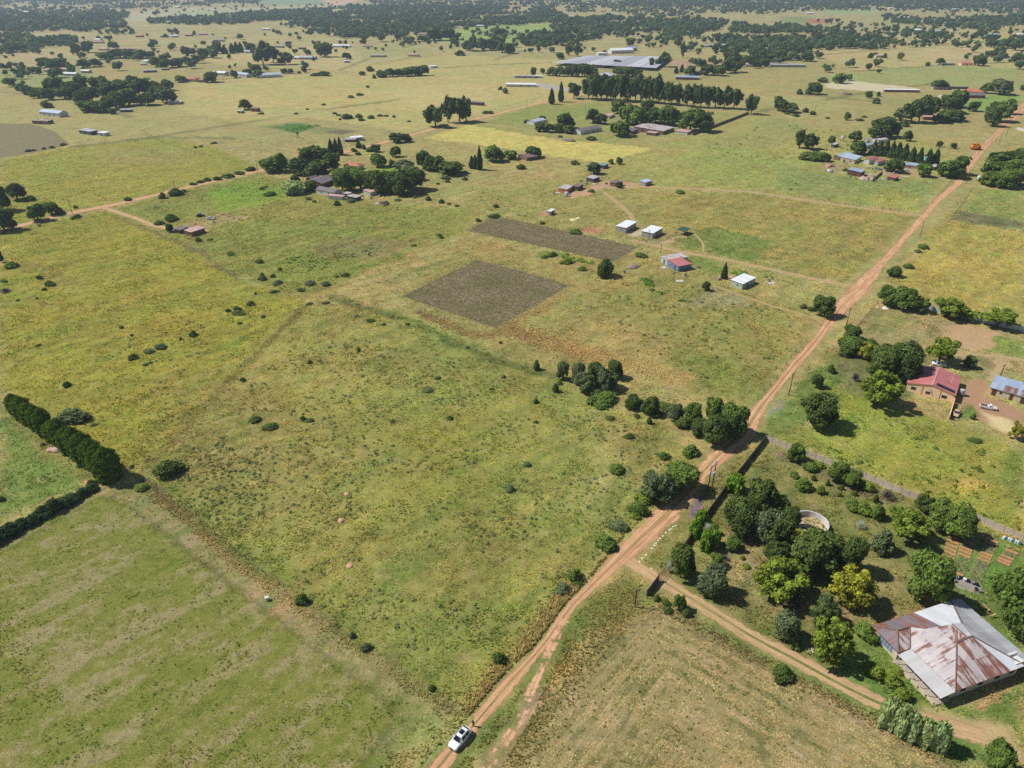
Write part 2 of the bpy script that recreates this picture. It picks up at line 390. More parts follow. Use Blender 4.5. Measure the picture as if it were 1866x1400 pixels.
def dirvec(a, b):
    a, b = np.array(P(*a)), np.array(P(*b)); d = b - a; return d / np.linalg.norm(d)
MOWN = np.array([P(*p) for p in [(0,1000),(185,895),(250,895),(420,1022),(600,1160),(780,1290),(690,1400),(0,1400)]])
DRY = np.array([P(*p) for p in [(1195,1112),(1290,1156),(1600,1320),(1745,1405),(870,1405),(960,1305),(1100,1150)]])
d_mown = dirvec((0,1400),(450,1138)); d_dry = dirvec((1195,1108),(1600,1315)); d_dry2 = dirvec((1000,1330),(1150,1160))
def paint(x, y):
    """albedo and (flower, grain) of the ground at world points"""
    n = len(x)
    w = 1.6 + 0.004 * np.maximum(y, 0)
    wx = x + (fbm(x / 5, y / 5, 3, 3) - .5) * 2.4 * w; wy = y + (fbm(x / 5 + 40, y / 5, 9, 3) - .5) * 2.4 * w
    col = np.tile(BASE, (n, 1)); fl = np.zeros(n); gr = np.ones(n)
    for kind, pts, c, soft, width, s, f, g in FEAT:
        idx, m = area_mask(wx, wy, pts, soft) if kind == 'a' else line_mask(wx, wy, pts, width, soft)
        if m is None: continue
        m = m * s; k = m[:, None]
        col[idx] = col[idx] * (1 - k) + c * k
        fl[idx] = fl[idx] * (1 - m) + (f or 0) * m
        gr[idx] = gr[idx] * (1 - m) + (1 if g is None else g) * m
    # broad drifts of greener and drier grass
    a = fbm(x / 38, y / 38, 21, 4) - .5; b = fbm(x / 11, y / 11, 33, 4) - .5; e = fbm(x / 3.2, y / 3.2, 47, 3) - .5
    amp = np.clip(gr, .25, 1)
    green = (a * 1.0 + b * 1.1) * amp
    col = col * (1 + np.stack([-green * .36, -green * .06, -green * .22], 1))
    col = col * (1 + ((b * .35 + e * .55) * amp)[:, None])
    us = x * d_mown[0] + y * d_mown[1]; vs = -x * d_mown[1] + y * d_mown[0]; q = (fbm(us / 16, vs / 2.6, 131, 3) - .5) * amp * sstep(700, 300, y)
    col = col * (1 + np.stack([q * .62, q * .34, q * .5], 1))
    fl = np.clip(fl * sstep(.42, .66, fbm(x / 26, y / 19, 71, 4)) * 1.6, 0, 1)
    # strips left by the mower
    idx, m = area_mask(wx, wy, MOWN, 2.0)
    if m is not None:
        u = x[idx] * d_mown[0] + y[idx] * d_mown[1]; v = -x[idx] * d_mown[1] + y[idx] * d_mown[0]
        v = v + 5 * fbm(u / 30, v / 40, 3, 2); st = sstep(.44, .66, fbm(u / 34, v / 2.6, 5, 3) * .62 + fbm(x[idx] / 5, y[idx] / 5, 8, 4) * .38)
        fade = sstep(60, 130, -x[idx] + 30) * 0.5 + .5
        k = (m * st * .78)[:, None]; col[idx] = col[idx] * (1 - k) + lin((162,146,108)) * k
        st2 = sstep(.55, .72, fbm(u / 18, v / 3.5, 95, 3)); k = (m * st2 * .5)[:, None]; col[idx] = col[idx] * (1 - k) + lin((100,124,42)) * k
    idx, m = area_mask(wx, wy, DRY, 2.0)
    if m is not None:
        xx, yy = x[idx], y[idx]
        v1 = -xx * d_dry[1] + yy * d_dry[0]; u1 = xx * d_dry[0] + yy * d_dry[1]
        v2 = -xx * d_dry2[1] + yy * d_dry2[0]; u2 = xx * d_dry2[0] + yy * d_dry2[1]
        r1 = vnoise(u1 / 22, v1 / 1.25, 15) * .7 + vnoise(u1 / 6, v1 / .9, 16) * .3; r2 = vnoise(u2 / 22, v2 / 1.25, 19) * .7 + vnoise(u2 / 6, v2 / .9, 18) * .3
        e0 = np.array(P(1195,1112)); near = sstep(14, 24, (xx - e0[0]) * .35 + (e0[1] - yy) * .25 + 16)
        r = r1 * near + r2 * (1 - near)
        k = (m * sstep(.50, .78, r) * .85)[:, None]; col[idx] = col[idx] * (1 - k) + lin((116,114,62)) * k
        k = (m * sstep(.55, .35, r) * .0)[:, None]
        k = (m * sstep(.46, .22, r) * .75)[:, None]; col[idx] = col[idx] * (1 - k) + lin((196,164,118)) * k
    lum = col @ np.array([.30, .60, .10]); col = (lum[:, None] + (col - lum[:, None]) * .90) * .87 * np.array([1.005, .995, .96])
    return np.clip(col, .012, .8), fl, gr

def ground_mesh():
    V, Q, off = [], [], 0
    bands = [(50, 262, 255, 0.62), (262, 600, 480, 1.5), (600, 1300, 1000, 4.0), (1300, 7000, 5000, 24.0)]
    for y0, y1, hx, st in bands:
        ny = int(round((y1 - y0) / st)) + 1; nx = int(round(2 * hx / st)) + 1
        X, Y = np.meshgrid(np.linspace(-hx, hx, nx), np.linspace(y0, y1, ny))
        V.append(np.stack([X.ravel(), Y.ravel(), np.zeros(X.size)], 1))
        i = (np.arange(ny - 1)[:, None] * nx + np.arange(nx - 1)[None]).ravel() + off
        Q.append(np.stack([i, i + 1, i + nx + 1, i + nx], 1)); off += X.size
    def quad(x0, x1, y0, y1):
        nonlocal off
        V.append(np.array([(x0,y0,0),(x1,y0,0),(x1,y1,0),(x0,y1,0)], float)); Q.append(np.array([[off,off+1,off+2,off+3]])); off += 4
    for y0, y1, hx, st in bands:
        quad(-5000 - 1e-3, -hx, y0, y1); quad(hx, 5000 + 1e-3, y0, y1)
    quad(-5000, 5000, -1500, 50)
    V = np.concatenate(V); Q = np.concatenate(Q)
    col, fl, gr = paint(V[:, 0].copy(), V[:, 1].copy())
    one = np.ones((len(V), 1))
    return quads_mesh('ground', V, Q, {'tint': np.hstack([col, one]), 'aux': np.hstack([fl[:, None], gr[:, None], one, one])})

def mat_ground():
    nt = NT('grassland'); p = pos(nt)
    t = nt.attr('tint').outputs['Color']; ax = nt.n('ShaderNodeSeparateColor', i_0=nt.attr('aux').outputs['Color'])
    fl, gr = ax.outputs[0], ax.outputs[1]
    nA = nt.noise(p, .42, 5, .66); nB = nt.noise(p, 2.6, 5, .75); nC = nt.noise(p, .75, 4, .7); nD = nt.noise(p, .19, 4, .65)
    fA = nt.rng(nA, .25, .75, .74, 1.26); fB = nt.rng(nB, .28, .72, .50, 1.50)
    f = nt.math('MULTIPLY', fA, fB); f = nt.math('ADD', nt.math('MULTIPLY', nt.math('SUBTRACT', f, 1.0), nt.math('MULTIPLY_ADD', gr, .8, .2)), 1.0)
    warm = nt.mix(1.0, t, (1.15, 1.04, 1.20), 'MULTIPLY'); cool = nt.mix(1.0, t, (.84, .97, .74), 'MULTIPLY')
    hf = nt.rng(nt.math('ADD', nt.math('MULTIPLY', nC, .62), nt.math('MULTIPLY', nD, .38)), .36, .64, 0, 1, True); hf = nt.math('ADD', .5, nt.math('MULTIPLY', nt.math('SUBTRACT', hf, .5), gr))
    c = nt.mix(hf, cool, warm)
    straw = nt.math('MULTIPLY', nt.rng(nt.noise(p, .27, 6, .72), .52, .66, 0, .42, True), gr); c = nt.mix(straw, c, tuple(lin((172,156,112)) * .9))
    lush = nt.math('MULTIPLY', nt.rng(nt.noise(nt.vmap(p, (1, 1, 1), (37, 91, 5)), .23, 6, .72), .54, .68, 0, .40, True), gr); c = nt.mix(lush, c, tuple(lin((116,126,52)) * .85))
    c = nt.mix(1.0, c, f, 'MULTIPLY')
    fn = nt.noise(p, .8, 5, .75)
    fm = nt.math('MULTIPLY', fl, nt.rng(fn, .48, .66, 0, 1, True))
    c = nt.mix(nt.math('MULTIPLY', fm, .75), c, tuple(lin((176,162,44))))
    h = nt.math('ADD', nt.math('MULTIPLY', nA, .5), nt.math('MULTIPLY', nB, .35))
    return nt.surf(nt.bsdf(c, .95, 0, .1, h, .55, .75))
ground = add('ground', ground_mesh(), mat_ground()); tag(ground, kind='structure')

# ------------------------------------------------------------------ roads and tracks: sheets with tyre lanes and ragged, overgrown edges
def mat_road(name, rgb, rgb2, center=0.0, edge=.62, alpha=1.0, broken=0.0):
    nt = NT(name); p = pos(nt)
    a = nt.n('ShaderNodeSeparateColor', i_0=nt.attr('across').outputs['Color'])
    u = a.outputs[0]; along = a.outputs[1]; cen = a.outputs[2]        # u: 0 at the middle, 1 at the edge; cen: how overgrown the crown is
    n1 = nt.noise(p, .55, 4, .65); n2 = nt.noise(p, 3.0, 3, .65); n3 = nt.noise(p, .16, 3, .5)
    streak = nt.n('ShaderNodeTexNoise', i_Vector=nt.n('ShaderNodeCombineXYZ', i_0=nt.math('MULTIPLY', nt.attr('side').outputs['Fac'], 9.0), i_1=nt.math('MULTIPLY', nt.attr('run').outputs['Fac'], .07)))
    streak.inputs['Scale'].default_value = 1.0; streak.inputs['Detail'].default_value = 3
    c = nt.mix(nt.rng(streak.outputs[0], .35, .65, 0, 1), tuple(lin(rgb)), tuple(lin(rgb2)))
    c = nt.mix(1.0, c, nt.math('MULTIPLY', nt.math('MULTIPLY', nt.rng(n1, .25, .75, .82, 1.18), nt.rng(n2, .2, .8, .80, 1.20)), nt.rng(n3, .3, .7, .88, 1.1)), 'MULTIPLY')
    e = nt.math('ADD', u, nt.math('MULTIPLY', nt.math('SUBTRACT', n1, .5), 1.3)); e = nt.math('ADD', e, nt.math('MULTIPLY', nt.math('SUBTRACT', n2, .5), .6)); e = nt.math('ADD', e, nt.math('MULTIPLY', nt.math('SUBTRACT', n3, .5), .8))
    m = nt.rng(e, edge, edge + .3, 1, 0, True)
    cm = nt.math('ADD', nt.rng(u, .0, .32, 1, 0, True), nt.math('MULTIPLY', nt.math('SUBTRACT', n1, .5), 1.4))
    cm = nt.math('MULTIPLY', nt.rng(cm, .45, .75, 0, 1, True), cen)
    isl = nt.math('MULTIPLY', nt.rng(nt.noise(nt.n('ShaderNodeCombineXYZ', i_0=nt.math('MULTIPLY', nt.attr('side').outputs['Fac'], 2.6), i_1=nt.math('MULTIPLY', nt.attr('run').outputs['Fac'], .11)).outputs[0], 1.0, 4, .7), .60, .68, 0, .8, True), nt.rng(u, .1, .35, 0, 1))
    m = nt.math('MULTIPLY', m, nt.math('SUBTRACT', 1.0, isl)); m = nt.math('MULTIPLY', m, nt.math('SUBTRACT', 1.0, nt.math('MULTIPLY', cm, .92)), clamp=True)
    if broken: m = nt.math('MULTIPLY', m, nt.rng(nt.noise(p, .33, 5, .7), .40 + broken * .1, .52 + broken * .1, 0, 1, True))
    if alpha < 1: m = nt.math('MULTIPLY', m, alpha)
    b = nt.bsdf(c, .95, 0, .1, nt.math('ADD', streak.outputs[0], nt.math('MULTIPLY', n2, .3)), .12, .7)
    tr = nt.n('ShaderNodeBsdfTransparent'); mx = nt.n('ShaderNodeMixShader', i_0=m, i_1=tr.outputs[0], i_2=b)
    return nt.surf(mx.outputs[0])
ROADS = []                                                    # (left pts, right pts) in world metres, for keeping plants off
def resample(pts, n):
    pts = np.asarray(pts, float); d = np.r_[0, np.cumsum(np.hypot(*np.diff(pts, axis=0).T))]
    t = np.linspace(0, d[-1], n); out = np.stack([np.interp(t, d, pts[:, k]) for k in range(2)], 1)
    for _ in range(3):                                        # ease the corners
        out[1:-1] = out[1:-1] * .5 + (out[:-2] + out[2:]) * .25
    return out
def road(name, L, R, mat, z, cen=0.0, cend=None, keep=True):
    L, R = np.asarray(L, float), np.asarray(R, float)
    ln = np.hypot(*np.diff((L + R) / 2, axis=0).T).sum(); n = max(8, int(ln / 2.0))
    L, R = resample(L, n), resample(R, n)
    K = 9; V, run, across, side = [], [], [], []
    mid = (L + R) / 2; s = np.r_[0, np.cumsum(np.hypot(*np.diff(mid, axis=0).T))]
    cv = np.full(n, cen) if cend is None else np.interp(s / s[-1], *cend)
    for j in range(K):
        t = j / (K - 1) * 2 - 1; tt = t * 1.18
        V.append(np.hstack([mid + (R - L) / 2 * tt, np.full((n, 1), z)])); side.append(np.full(n, tt)); run.append(s)
        across.append(np.stack([np.full(n, abs(tt)), s / s[-1], cv, np.ones(n)], 1))
    V = np.stack(V, 1).reshape(-1, 3); across = np.stack(across, 1).reshape(-1, 4)
    side = np.stack(side, 1).ravel(); run = np.stack(run, 1).ravel()
    i = (np.arange(n - 1)[:, None] * K + np.arange(K - 1)[None]).ravel()
    me = quads_mesh(name, V, np.stack([i, i + 1, i + K + 1, i + K], 1), {'across': across})
    for k, arr in (('side', side), ('run', run)):
        at = me.attributes.new(k, 'FLOAT', 'POINT'); at.data.foreach_set('value', arr.astype(np.float32))
    o = add(name, me, mat); tag(o, kind='structure')
    if keep: ROADS.append((mid, np.hypot(*(R - L).T) / 2))
    return o
def track(name, pts, width, mat, z, cen=0.0, cend=None, keep=True):
    c = np.array([P(*p) for p in pts]); d = np.gradient(c, axis=0); d /= np.hypot(*d.T)[:, None]
    nrm = np.stack([-d[:, 1], d[:, 0]], 1) * (width / 2)
    return road(name, c + nrm, c - nrm, mat, z, cen, cend, keep)
M_road = mat_road('red_dirt_road', (214,172,132), (178,132,96))
M_track = mat_road('pale_dirt_track', (196,164,124), (176,146,106))
M_faint = mat_road('faint_worn_track', (196,168,120), (178,152,104), alpha=.8)
main_L = [(770,1408),(856,1313),(912,1240),(964,1197),(994,1157),(1029,1104),(1074,1060),(1140,979),(1211,913),(1247,887),(1269,853),(1296,820),(1307,809),(1352,766),(1373,741),(1414,698),(1446,653),(1483,616),(1525,553),(1560,513),(1608,471),(1645,430),(1677,394),(1698,366),(1738,336),(1754,304),(1784,269),(1819,237),(1832,218),(1866,186),(1890,160)]
main_R = [(812,1408),(874,1326),(947,1246),(988,1190),(1020,1150),(1050,1107),(1093,1065),(1160,1012),(1240,944),(1264,912),(1278,880),(1310,850),(1330,831),(1375,795),(1395,745),(1425,703),(1464,660),(1511,602),(1551,558),(1580,535),(1613,482),(1658,430),(1688,398),(1714,366),(1752,336),(1772,304),(1796,272),(1830,237),(1848,221),(1872,196),(1896,166)]
_l, _r = np.array([P(*p) for p in main_L]), np.array([P(*p) for p in main_R]); _m = (_l + _r) / 2; _k = np.interp(np.arange(len(_m)), [0, 4, 7, 12, 20, 30], [1.12, 1.15, 1.15, 1.3, 1.3, 1.4])[:, None]
road('dirt_road', _m + (_l - _m) * _k, _m + (_r - _m) * _k, M_road, .02, cend=([0,.02,.05,.13,.16,.3,.5,.62,.66,.8,1],[.9,.9,.5,.9,.7,.0,.0,.6,.5,.5,.3]))
track('eroded_side_track', [(1030,1130),(1012,1160),(1000,1190),(988,1215),(968,1255),(960,1290),(940,1325),(905,1372),(880,1408)], 2.8, mat_road('washed_out_track', (216,172,136), (204,160,122), edge=.45, broken=.25), .032, cend=([0,.3,.6,.7,1],[0,.2,.2,.9,1]))
track('farm_driveway', [(1140,1018),(1160,1034),(1200,1054),(1235,1076),(1300,1116),(1375,1164),(1450,1202),(1520,1242),(1600,1282),(1680,1312),(1760,1335),(1800,1345)], 4.2, M_track, .012, cend=([0,.1,.16,.75,.85,1],[0,0,.95,1,.4,0]))
track('dirt_road', [(-40,431),(0,421),(60,405),(130,388),(205,374),(290,354),(340,342),(400,328),(470,312),(500,306),(540,297),(600,284),(655,271),(700,259),(760,243),(800,233),(850,221),(900,209),(960,194),(1010,181),(1066,172)], 6.5, M_road, .02)
track('field_driveway', [(190,379),(215,387),(245,397),(275,409),(305,417)], 4.0, M_track, .012)
track('two_track_path', [(1556,522),(1538,519),(1480,508),(1400,490),(1330,475),(1250,461),(1190,447),(1150,437)], 3.4, M_track, .008, cen=.9)
track('two_track_path', [(1690,394),(1677,393),(1600,383),(1527,374),(1440,360),(1366,350),(1250,343),(1150,340),(1110,342)], 3.6, M_track, .008, cen=.5)
track('two_track_path', [(1100,350),(1118,364),(1135,378),(1148,390),(1156,403)], 3.2, M_track, .008, cen=.9)
track('worn_footpath', [(1262,425),(1276,436),(1282,446),(1281,455),(1285,464)], 1.2, M_track, .008)
track('worn_footpath', [(1300,520),(1345,537),(1414,560),(1480,578),(1500,588)], 1.6, M_faint, .008)
track('yard_driveway', [(1505,620),(1518,624),(1535,632),(1560,640),(1620,632),(1700,632),(1760,645)], 4.0, M_faint, .008)
track('gravel_road', [(300,98),(400,107),(500,117),(600,130),(660,140)], 11, M_faint, .03, keep=False)
track('gravel_road', [(310,168),(420,151),(470,143),(520,137),(600,131)], 7, M_faint, .024, keep=False)
track('homestead_driveway', [(862,222),(900,228),(960,236),(1010,243),(1060,250)], 3.5, M_faint, .008, keep=False)
track('gravel_road', [(1060,173),(1120,186),(1200,196),(1300,203),(1360,207)], 6, M_faint, .012, keep=False)
track('worn_footpath', [(985,300),(990,310),(1004,326)], 2.0, M_faint, .008)

def off_roads(x, y, margin=0.4):
    ok = np.ones(len(x), bool)
    for mid, hw in ROADS:
        lo, hi = mid.min(0) - 8, mid.max(0) + 8
        idx = np.nonzero((x > lo[0]) & (x < hi[0]) & (y > lo[1]) & (y < hi[1]))[0]
        if len(idx) == 0: continue
        d = np.full(len(idx), 1e9)
        for i in range(0, len(mid) - 1):
            d = np.minimum(d, seg_dist(x[idx], y[idx], mid[i], mid[i + 1]) - hw[i])
        ok[idx] &= d > margin
    return ok

# ------------------------------------------------------------------ dug-over and tilled plots
def mat_tilled(name, rgb, rgb2):
    nt = NT(name); p = pos(nt); u = nt.attr('edge').outputs['Fac']
    n1 = nt.noise(p, .5, 5, .7); n2 = nt.noise(p, 2.4, 4, .7)
    c = nt.mix(nt.rng(n1, .35, .65, 0, 1), tuple(lin(rgb)), tuple(lin(rgb2))); c = nt.mix(1.0, c, nt.rng(n2, .2, .8, .6, 1.4), 'MULTIPLY')
    m = nt.rng(nt.math('ADD', u, nt.math('MULTIPLY', nt.math('SUBTRACT', n1, .5), 7.0)), .8, 2.6, 0, 1, True)
    b = nt.bsdf(c, .95, 0, .1, n2, .5, .8); tr = nt.n('ShaderNodeBsdfTransparent')
    return nt.surf(nt.n('ShaderNodeMixShader', i_0=m, i_1=tr.outputs[0], i_2=b).outputs[0])
PLOTS = []
def mat_rows(name, a, b, c, freq, patch=.5, wobble=1.3, shift=0.0):
    nt = NT(name); p = pos(nt); u = nt.attr('edge').outputs['Fac']; r = nt.attr('rowv').outputs['Fac']
    sp_ = nt.n('ShaderNodeSeparateXYZ', i_0=p); wob = nt.math('MULTIPLY', nt.noise(p, .05, 3, .5), 6.0)
    rv = nt.math('ADD', r, nt.math('MULTIPLY', nt.math('SUBTRACT', nt.noise(p, .35, 3, .6), .5), wobble))
    st_ = nt.noise(nt.n('ShaderNodeCombineXYZ', i_0=nt.math('MULTIPLY', rv, freq), i_1=wob).outputs[0], 1.0, 3, .62)
    n1 = nt.noise(p, .5, 5, .72); n2 = nt.noise(p, 2.8, 5, .75); n4 = nt.noise(p, .07, 4, .6)
    f = nt.math('ADD', nt.math('MULTIPLY', st_, 1 - patch), nt.math('MULTIPLY', n1, patch))
    f = nt.math('ADD', nt.math('ADD', f, shift), nt.math('MULTIPLY', nt.math('SUBTRACT', n4, .5), .5))
    col = nt.mix(nt.rng(f, .38, .50, 0, 1, True), tuple(lin(a) * .9), tuple(lin(b) * .9)); col = nt.mix(nt.rng(f, .51, .64, 0, 1, True), col, tuple(lin(c) * .9))
    col = nt.mix(1.0, col, nt.math('MULTIPLY', nt.rng(n2, .28, .72, .55, 1.45), nt.rng(n1, .3, .7, .85, 1.15)), 'MULTIPLY')
    m = nt.rng(nt.math('ADD', u, nt.math('MULTIPLY', nt.math('SUBTRACT', n1, .5), 6.0)), .5, 3.0, 0, 1, True)
    bb = nt.bsdf(col, .95, 0, .1, nt.math('ADD', nt.math('MULTIPLY', n2, .5), st_), .4, .7); tr = nt.n('ShaderNodeBsdfTransparent')
    return nt.surf(nt.n('ShaderNodeMixShader', i_0=m, i_1=tr.outputs[0], i_2=bb).outputs[0])
def plot(name, pts, mat, z, st=1.2, row=None):
    poly = np.array([P(*p) for p in pts]); lo, hi = poly.min(0) - 2, poly.max(0) + 2
    nx = int((hi[0] - lo[0]) / st) + 2; ny = int((hi[1] - lo[1]) / st) + 2
    X, Y = np.meshgrid(np.linspace(lo[0], hi[0], nx), np.linspace(lo[1], hi[1], ny)); X, Y = X.ravel(), Y.ravel()
    d = np.full(len(X), 1e9)
    for i in range(len(poly)): d = np.minimum(d, seg_dist(X, Y, poly[i], poly[(i + 1) % len(poly)]))
    ins = inside(X, Y, poly); sd = np.where(ins, d, -d)
    i = (np.arange(ny - 1)[:, None] * nx + np.arange(nx - 1)[None]).ravel()
    q = np.stack([i, i + 1, i + nx + 1, i + nx], 1); q = q[(sd[q] > -.1).all(1)]
    used = np.unique(q); rm = np.full(len(X), -1); rm[used] = np.arange(len(used))
    me = quads_mesh(name, np.stack([X[used], Y[used], np.full(len(used), z)], 1), rm[q])
    at = me.attributes.new('edge', 'FLOAT', 'POINT'); at.data.foreach_set('value', sd[used].astype(np.float32))
    if row is not None:
        rv = row(X, Y, sd)[used]; at = me.attributes.new('rowv', 'FLOAT', 'POINT'); at.data.foreach_set('value', rv.astype(np.float32))
    else: PLOTS.append(poly)
    o = add(name, me, mat); tag(o, kind='structure'); return o
M_till = mat_tilled('weedy_tilled_soil', (126,112,88), (112,106,72))
_till = mat_rows('weedy_tilled_rows', (108,106,68), (124,114,86), (142,130,102), .7, .4, .5)
def till_rows(X, Y, sd): d = dirvec((724,541),(904,602)); return -X * d[1] + Y * d[0]
plot('tilled_field', [(845,421),(900,393),(1010,415),(1168,450),(1120,480),(980,450)], _till, .012, 1.2, till_rows); PLOTS.append(np.array([P(*p) for p in [(845,421),(900,393),(1010,415),(1168,450),(1120,480),(980,450)]]))
plot('tilled_field', [(724,541),(868,472),(960,495),(1046,520),(904,602),(800,566)], _till, .012, 1.2, till_rows); PLOTS.append(np.array([P(*p) for p in [(724,541),(868,472),(960,495),(1046,520),(904,602),(800,566)]]))
plot('tilled_field', [(-120,222),(60,226),(100,238),(132,264),(60,280),(-120,306)], mat_tilled('dry_tilled_soil', (138,126,98), (124,118,82)), .012)

_c = np.array(P(1192, 1104)); _n1 = np.array([d_dry[1], -d_dry[0]]); _n2 = np.array([-d_dry2[1], d_dry2[0]])
def dry_rows(X, Y, sd):
    a = np.abs((X - _c[0]) * _n1[0] + (Y - _c[1]) * _n1[1]); b = np.abs((X - _c[0]) * _n2[0] + (Y - _c[1]) * _n2[1]); return np.minimum(a, b * 1.3)
plot('stubble_field', [(1192,1110),(1290,1154),(1400,1216),(1600,1318),(1690,1362),(1760,1412),(1600,1440),(850,1440),(960,1302),(1100,1148)], mat_rows('dry_stubble_rows', (122,118,72), (154,140,94), (176,154,116), .62, .34, .35), .008, .8, dry_rows)
plot('mown_field', [(-120,1062),(0,1002),(180,896),(235,905),(400,1032),(560,1152),(745,1290),(680,1400),(650,1440),(-120,1440)], mat_rows('mown_grass_swaths', (110,120,48), (126,128,60), (150,140,96), .24, .36, 1.6, .035), .008, .8, lambda X, Y, sd: -X * d_mown[1] + Y * d_mown[0] + 9 * fbm(X / 45, Y / 45, 3, 2))

# mat_rows is defined above; the bare circle and the verge keep their own sheets
plot('bare_soil_patch', [(1228,1216),(1242,1212),(1254,1218),(1256,1228),(1246,1236),(1232,1236),(1224,1226)], mat_tilled('bare_pinkish_soil', (196,162,130), (184,150,116)), .016, .35)
# ------------------------------------------------------------------ foliage materials
def mat_leaf(name, rgb, hue=.10, trans=.32):
    nt = NT(name); c = lin(rgb)
    sh = nt.attr('shade').outputs['Color']; r = nt.n('ShaderNodeObjectInfo').outputs['Random']
    col = nt.mix(1.0, tuple(c), sh, 'MULTIPLY')
    col = nt.mix(1.0, col, nt.mix(r, (1 - hue, 1 - hue * .4, 1 - hue * .5), (1 + hue * 1.2, 1 + hue, 1 + hue * .2)), 'MULTIPLY')
    d = nt.n('ShaderNodeBsdfDiffuse', i_Color=col); t = nt.n('ShaderNodeBsdfTranslucent', i_Color=nt.mix(1.0, col, (1.2, 1.25, .6), 'MULTIPLY'))
    return nt.surf(nt.n('ShaderNodeMixShader', i_0=trans, i_1=d.outputs[0], i_2=t.outputs[0]).outputs[0])
LEAF = {
    'd': mat_leaf('dark_green_leaves', (98,114,60)), 'm': mat_leaf('mid_green_leaves', (112,132,64)),
    'l': mat_leaf('light_green_leaves', (129,144,59)), 'y': mat_leaf('yellow_green_leaves', (160,158,58)),
    'o': mat_leaf('grey_olive_leaves', (113,124,87)), 'e': mat_leaf('gum_leaves', (98,113,66)),
    'c': mat_leaf('cypress_needles', (77,94,55)), 'p': mat_leaf('conifer_needles', (83,100,62)),
    'w': mat_leaf('pale_reed_leaves', (169,183,131)), 'b': mat_leaf('bright_bush_leaves', (130,162,60)),
    'h': mat_leaf('golden_conifer_hedge', (98,119,43)), 'k': mat_leaf('dull_dark_hedge_leaves', (72,91,57)),
    'g': mat_leaf('grey_bare_twigs', (119,110,103), trans=.0), 'r': mat_leaf('orange_leaves', (219,139,70)),
    't': mat_leaf('white_blooms', (214,216,214), .03), 'n': mat_leaf('grey_blue_herb_leaves', (128,140,100)),
    'v': mat_leaf('maize_leaves', (130,160,79)),
}
BARK = plain('grey_brown_bark', (104,88,70), .95, vary=.25, scale=4)
GUMBARK = plain('pale_gum_bark', (150,136,116), .95, vary=.25, scale=3)

# ------------------------------------------------------------------ crown shapes (unit size: 1 wide, 1 tall, standing on z = 0)
def icos(c, r, sub=2):
    bm = bmesh.new(); bmesh.ops.create_icosphere(bm, subdivisions=sub, radius=1.0)
    v = np.array([q.co[:] for q in bm.verts]); f = np.array([[q.index for q in k.verts] for k in bm.faces]); bm.free()
    return v * np.asarray(r) + np.asarray(c), f
def leaves_to_mesh(name, C, N, S, aspect, g, core=None, up=None, tones=None):
    n = len(C); N = N / np.linalg.norm(N, axis=1, keepdims=True)
    A = np.cross(N, g.normal(size=(n, 3)) if up is None else up); A /= np.linalg.norm(A, axis=1, keepdims=True) + 1e-9
    B = np.cross(N, A); S = S[:, None] * .5
    j = lambda: g.uniform(.75, 1.2, (n, 1))
    bend = N * S * .35
    q = np.stack([C - A * S * j() - B * S * aspect * j() - bend, C + A * S * j() - B * S * aspect * j() + bend * 0, C + A * S * j() + B * S * aspect * j() - bend, C - A * S * j() + B * S * aspect * j() + bend * 0], 1)
    V = q.reshape(-1, 3); loops = np.arange(4 * n); totals = np.full(n, 4)
    sh = np.repeat(g.uniform(.68, 1.32, n) * (1 if tones is None else tones), 4)
    tone = np.repeat(g.normal(0, .05, n), 4)
    if core is not None:
        cv, cf = core
        loops = np.r_[loops, cf.ravel() + len(V)]; totals = np.r_[totals, np.full(len(cf), 3)]
        V = np.vstack([V, cv]); sh = np.r_[sh, np.ones(len(cv))]; tone = np.r_[tone, np.zeros(len(cv))]
    starts = np.r_[0, np.cumsum(totals)[:-1]]
    col = np.stack([sh * (1 + tone), sh, sh * (1 - tone), np.ones(len(V))], 1)
    return mesh_np(name, V, loops, starts, totals, {'shade': col})
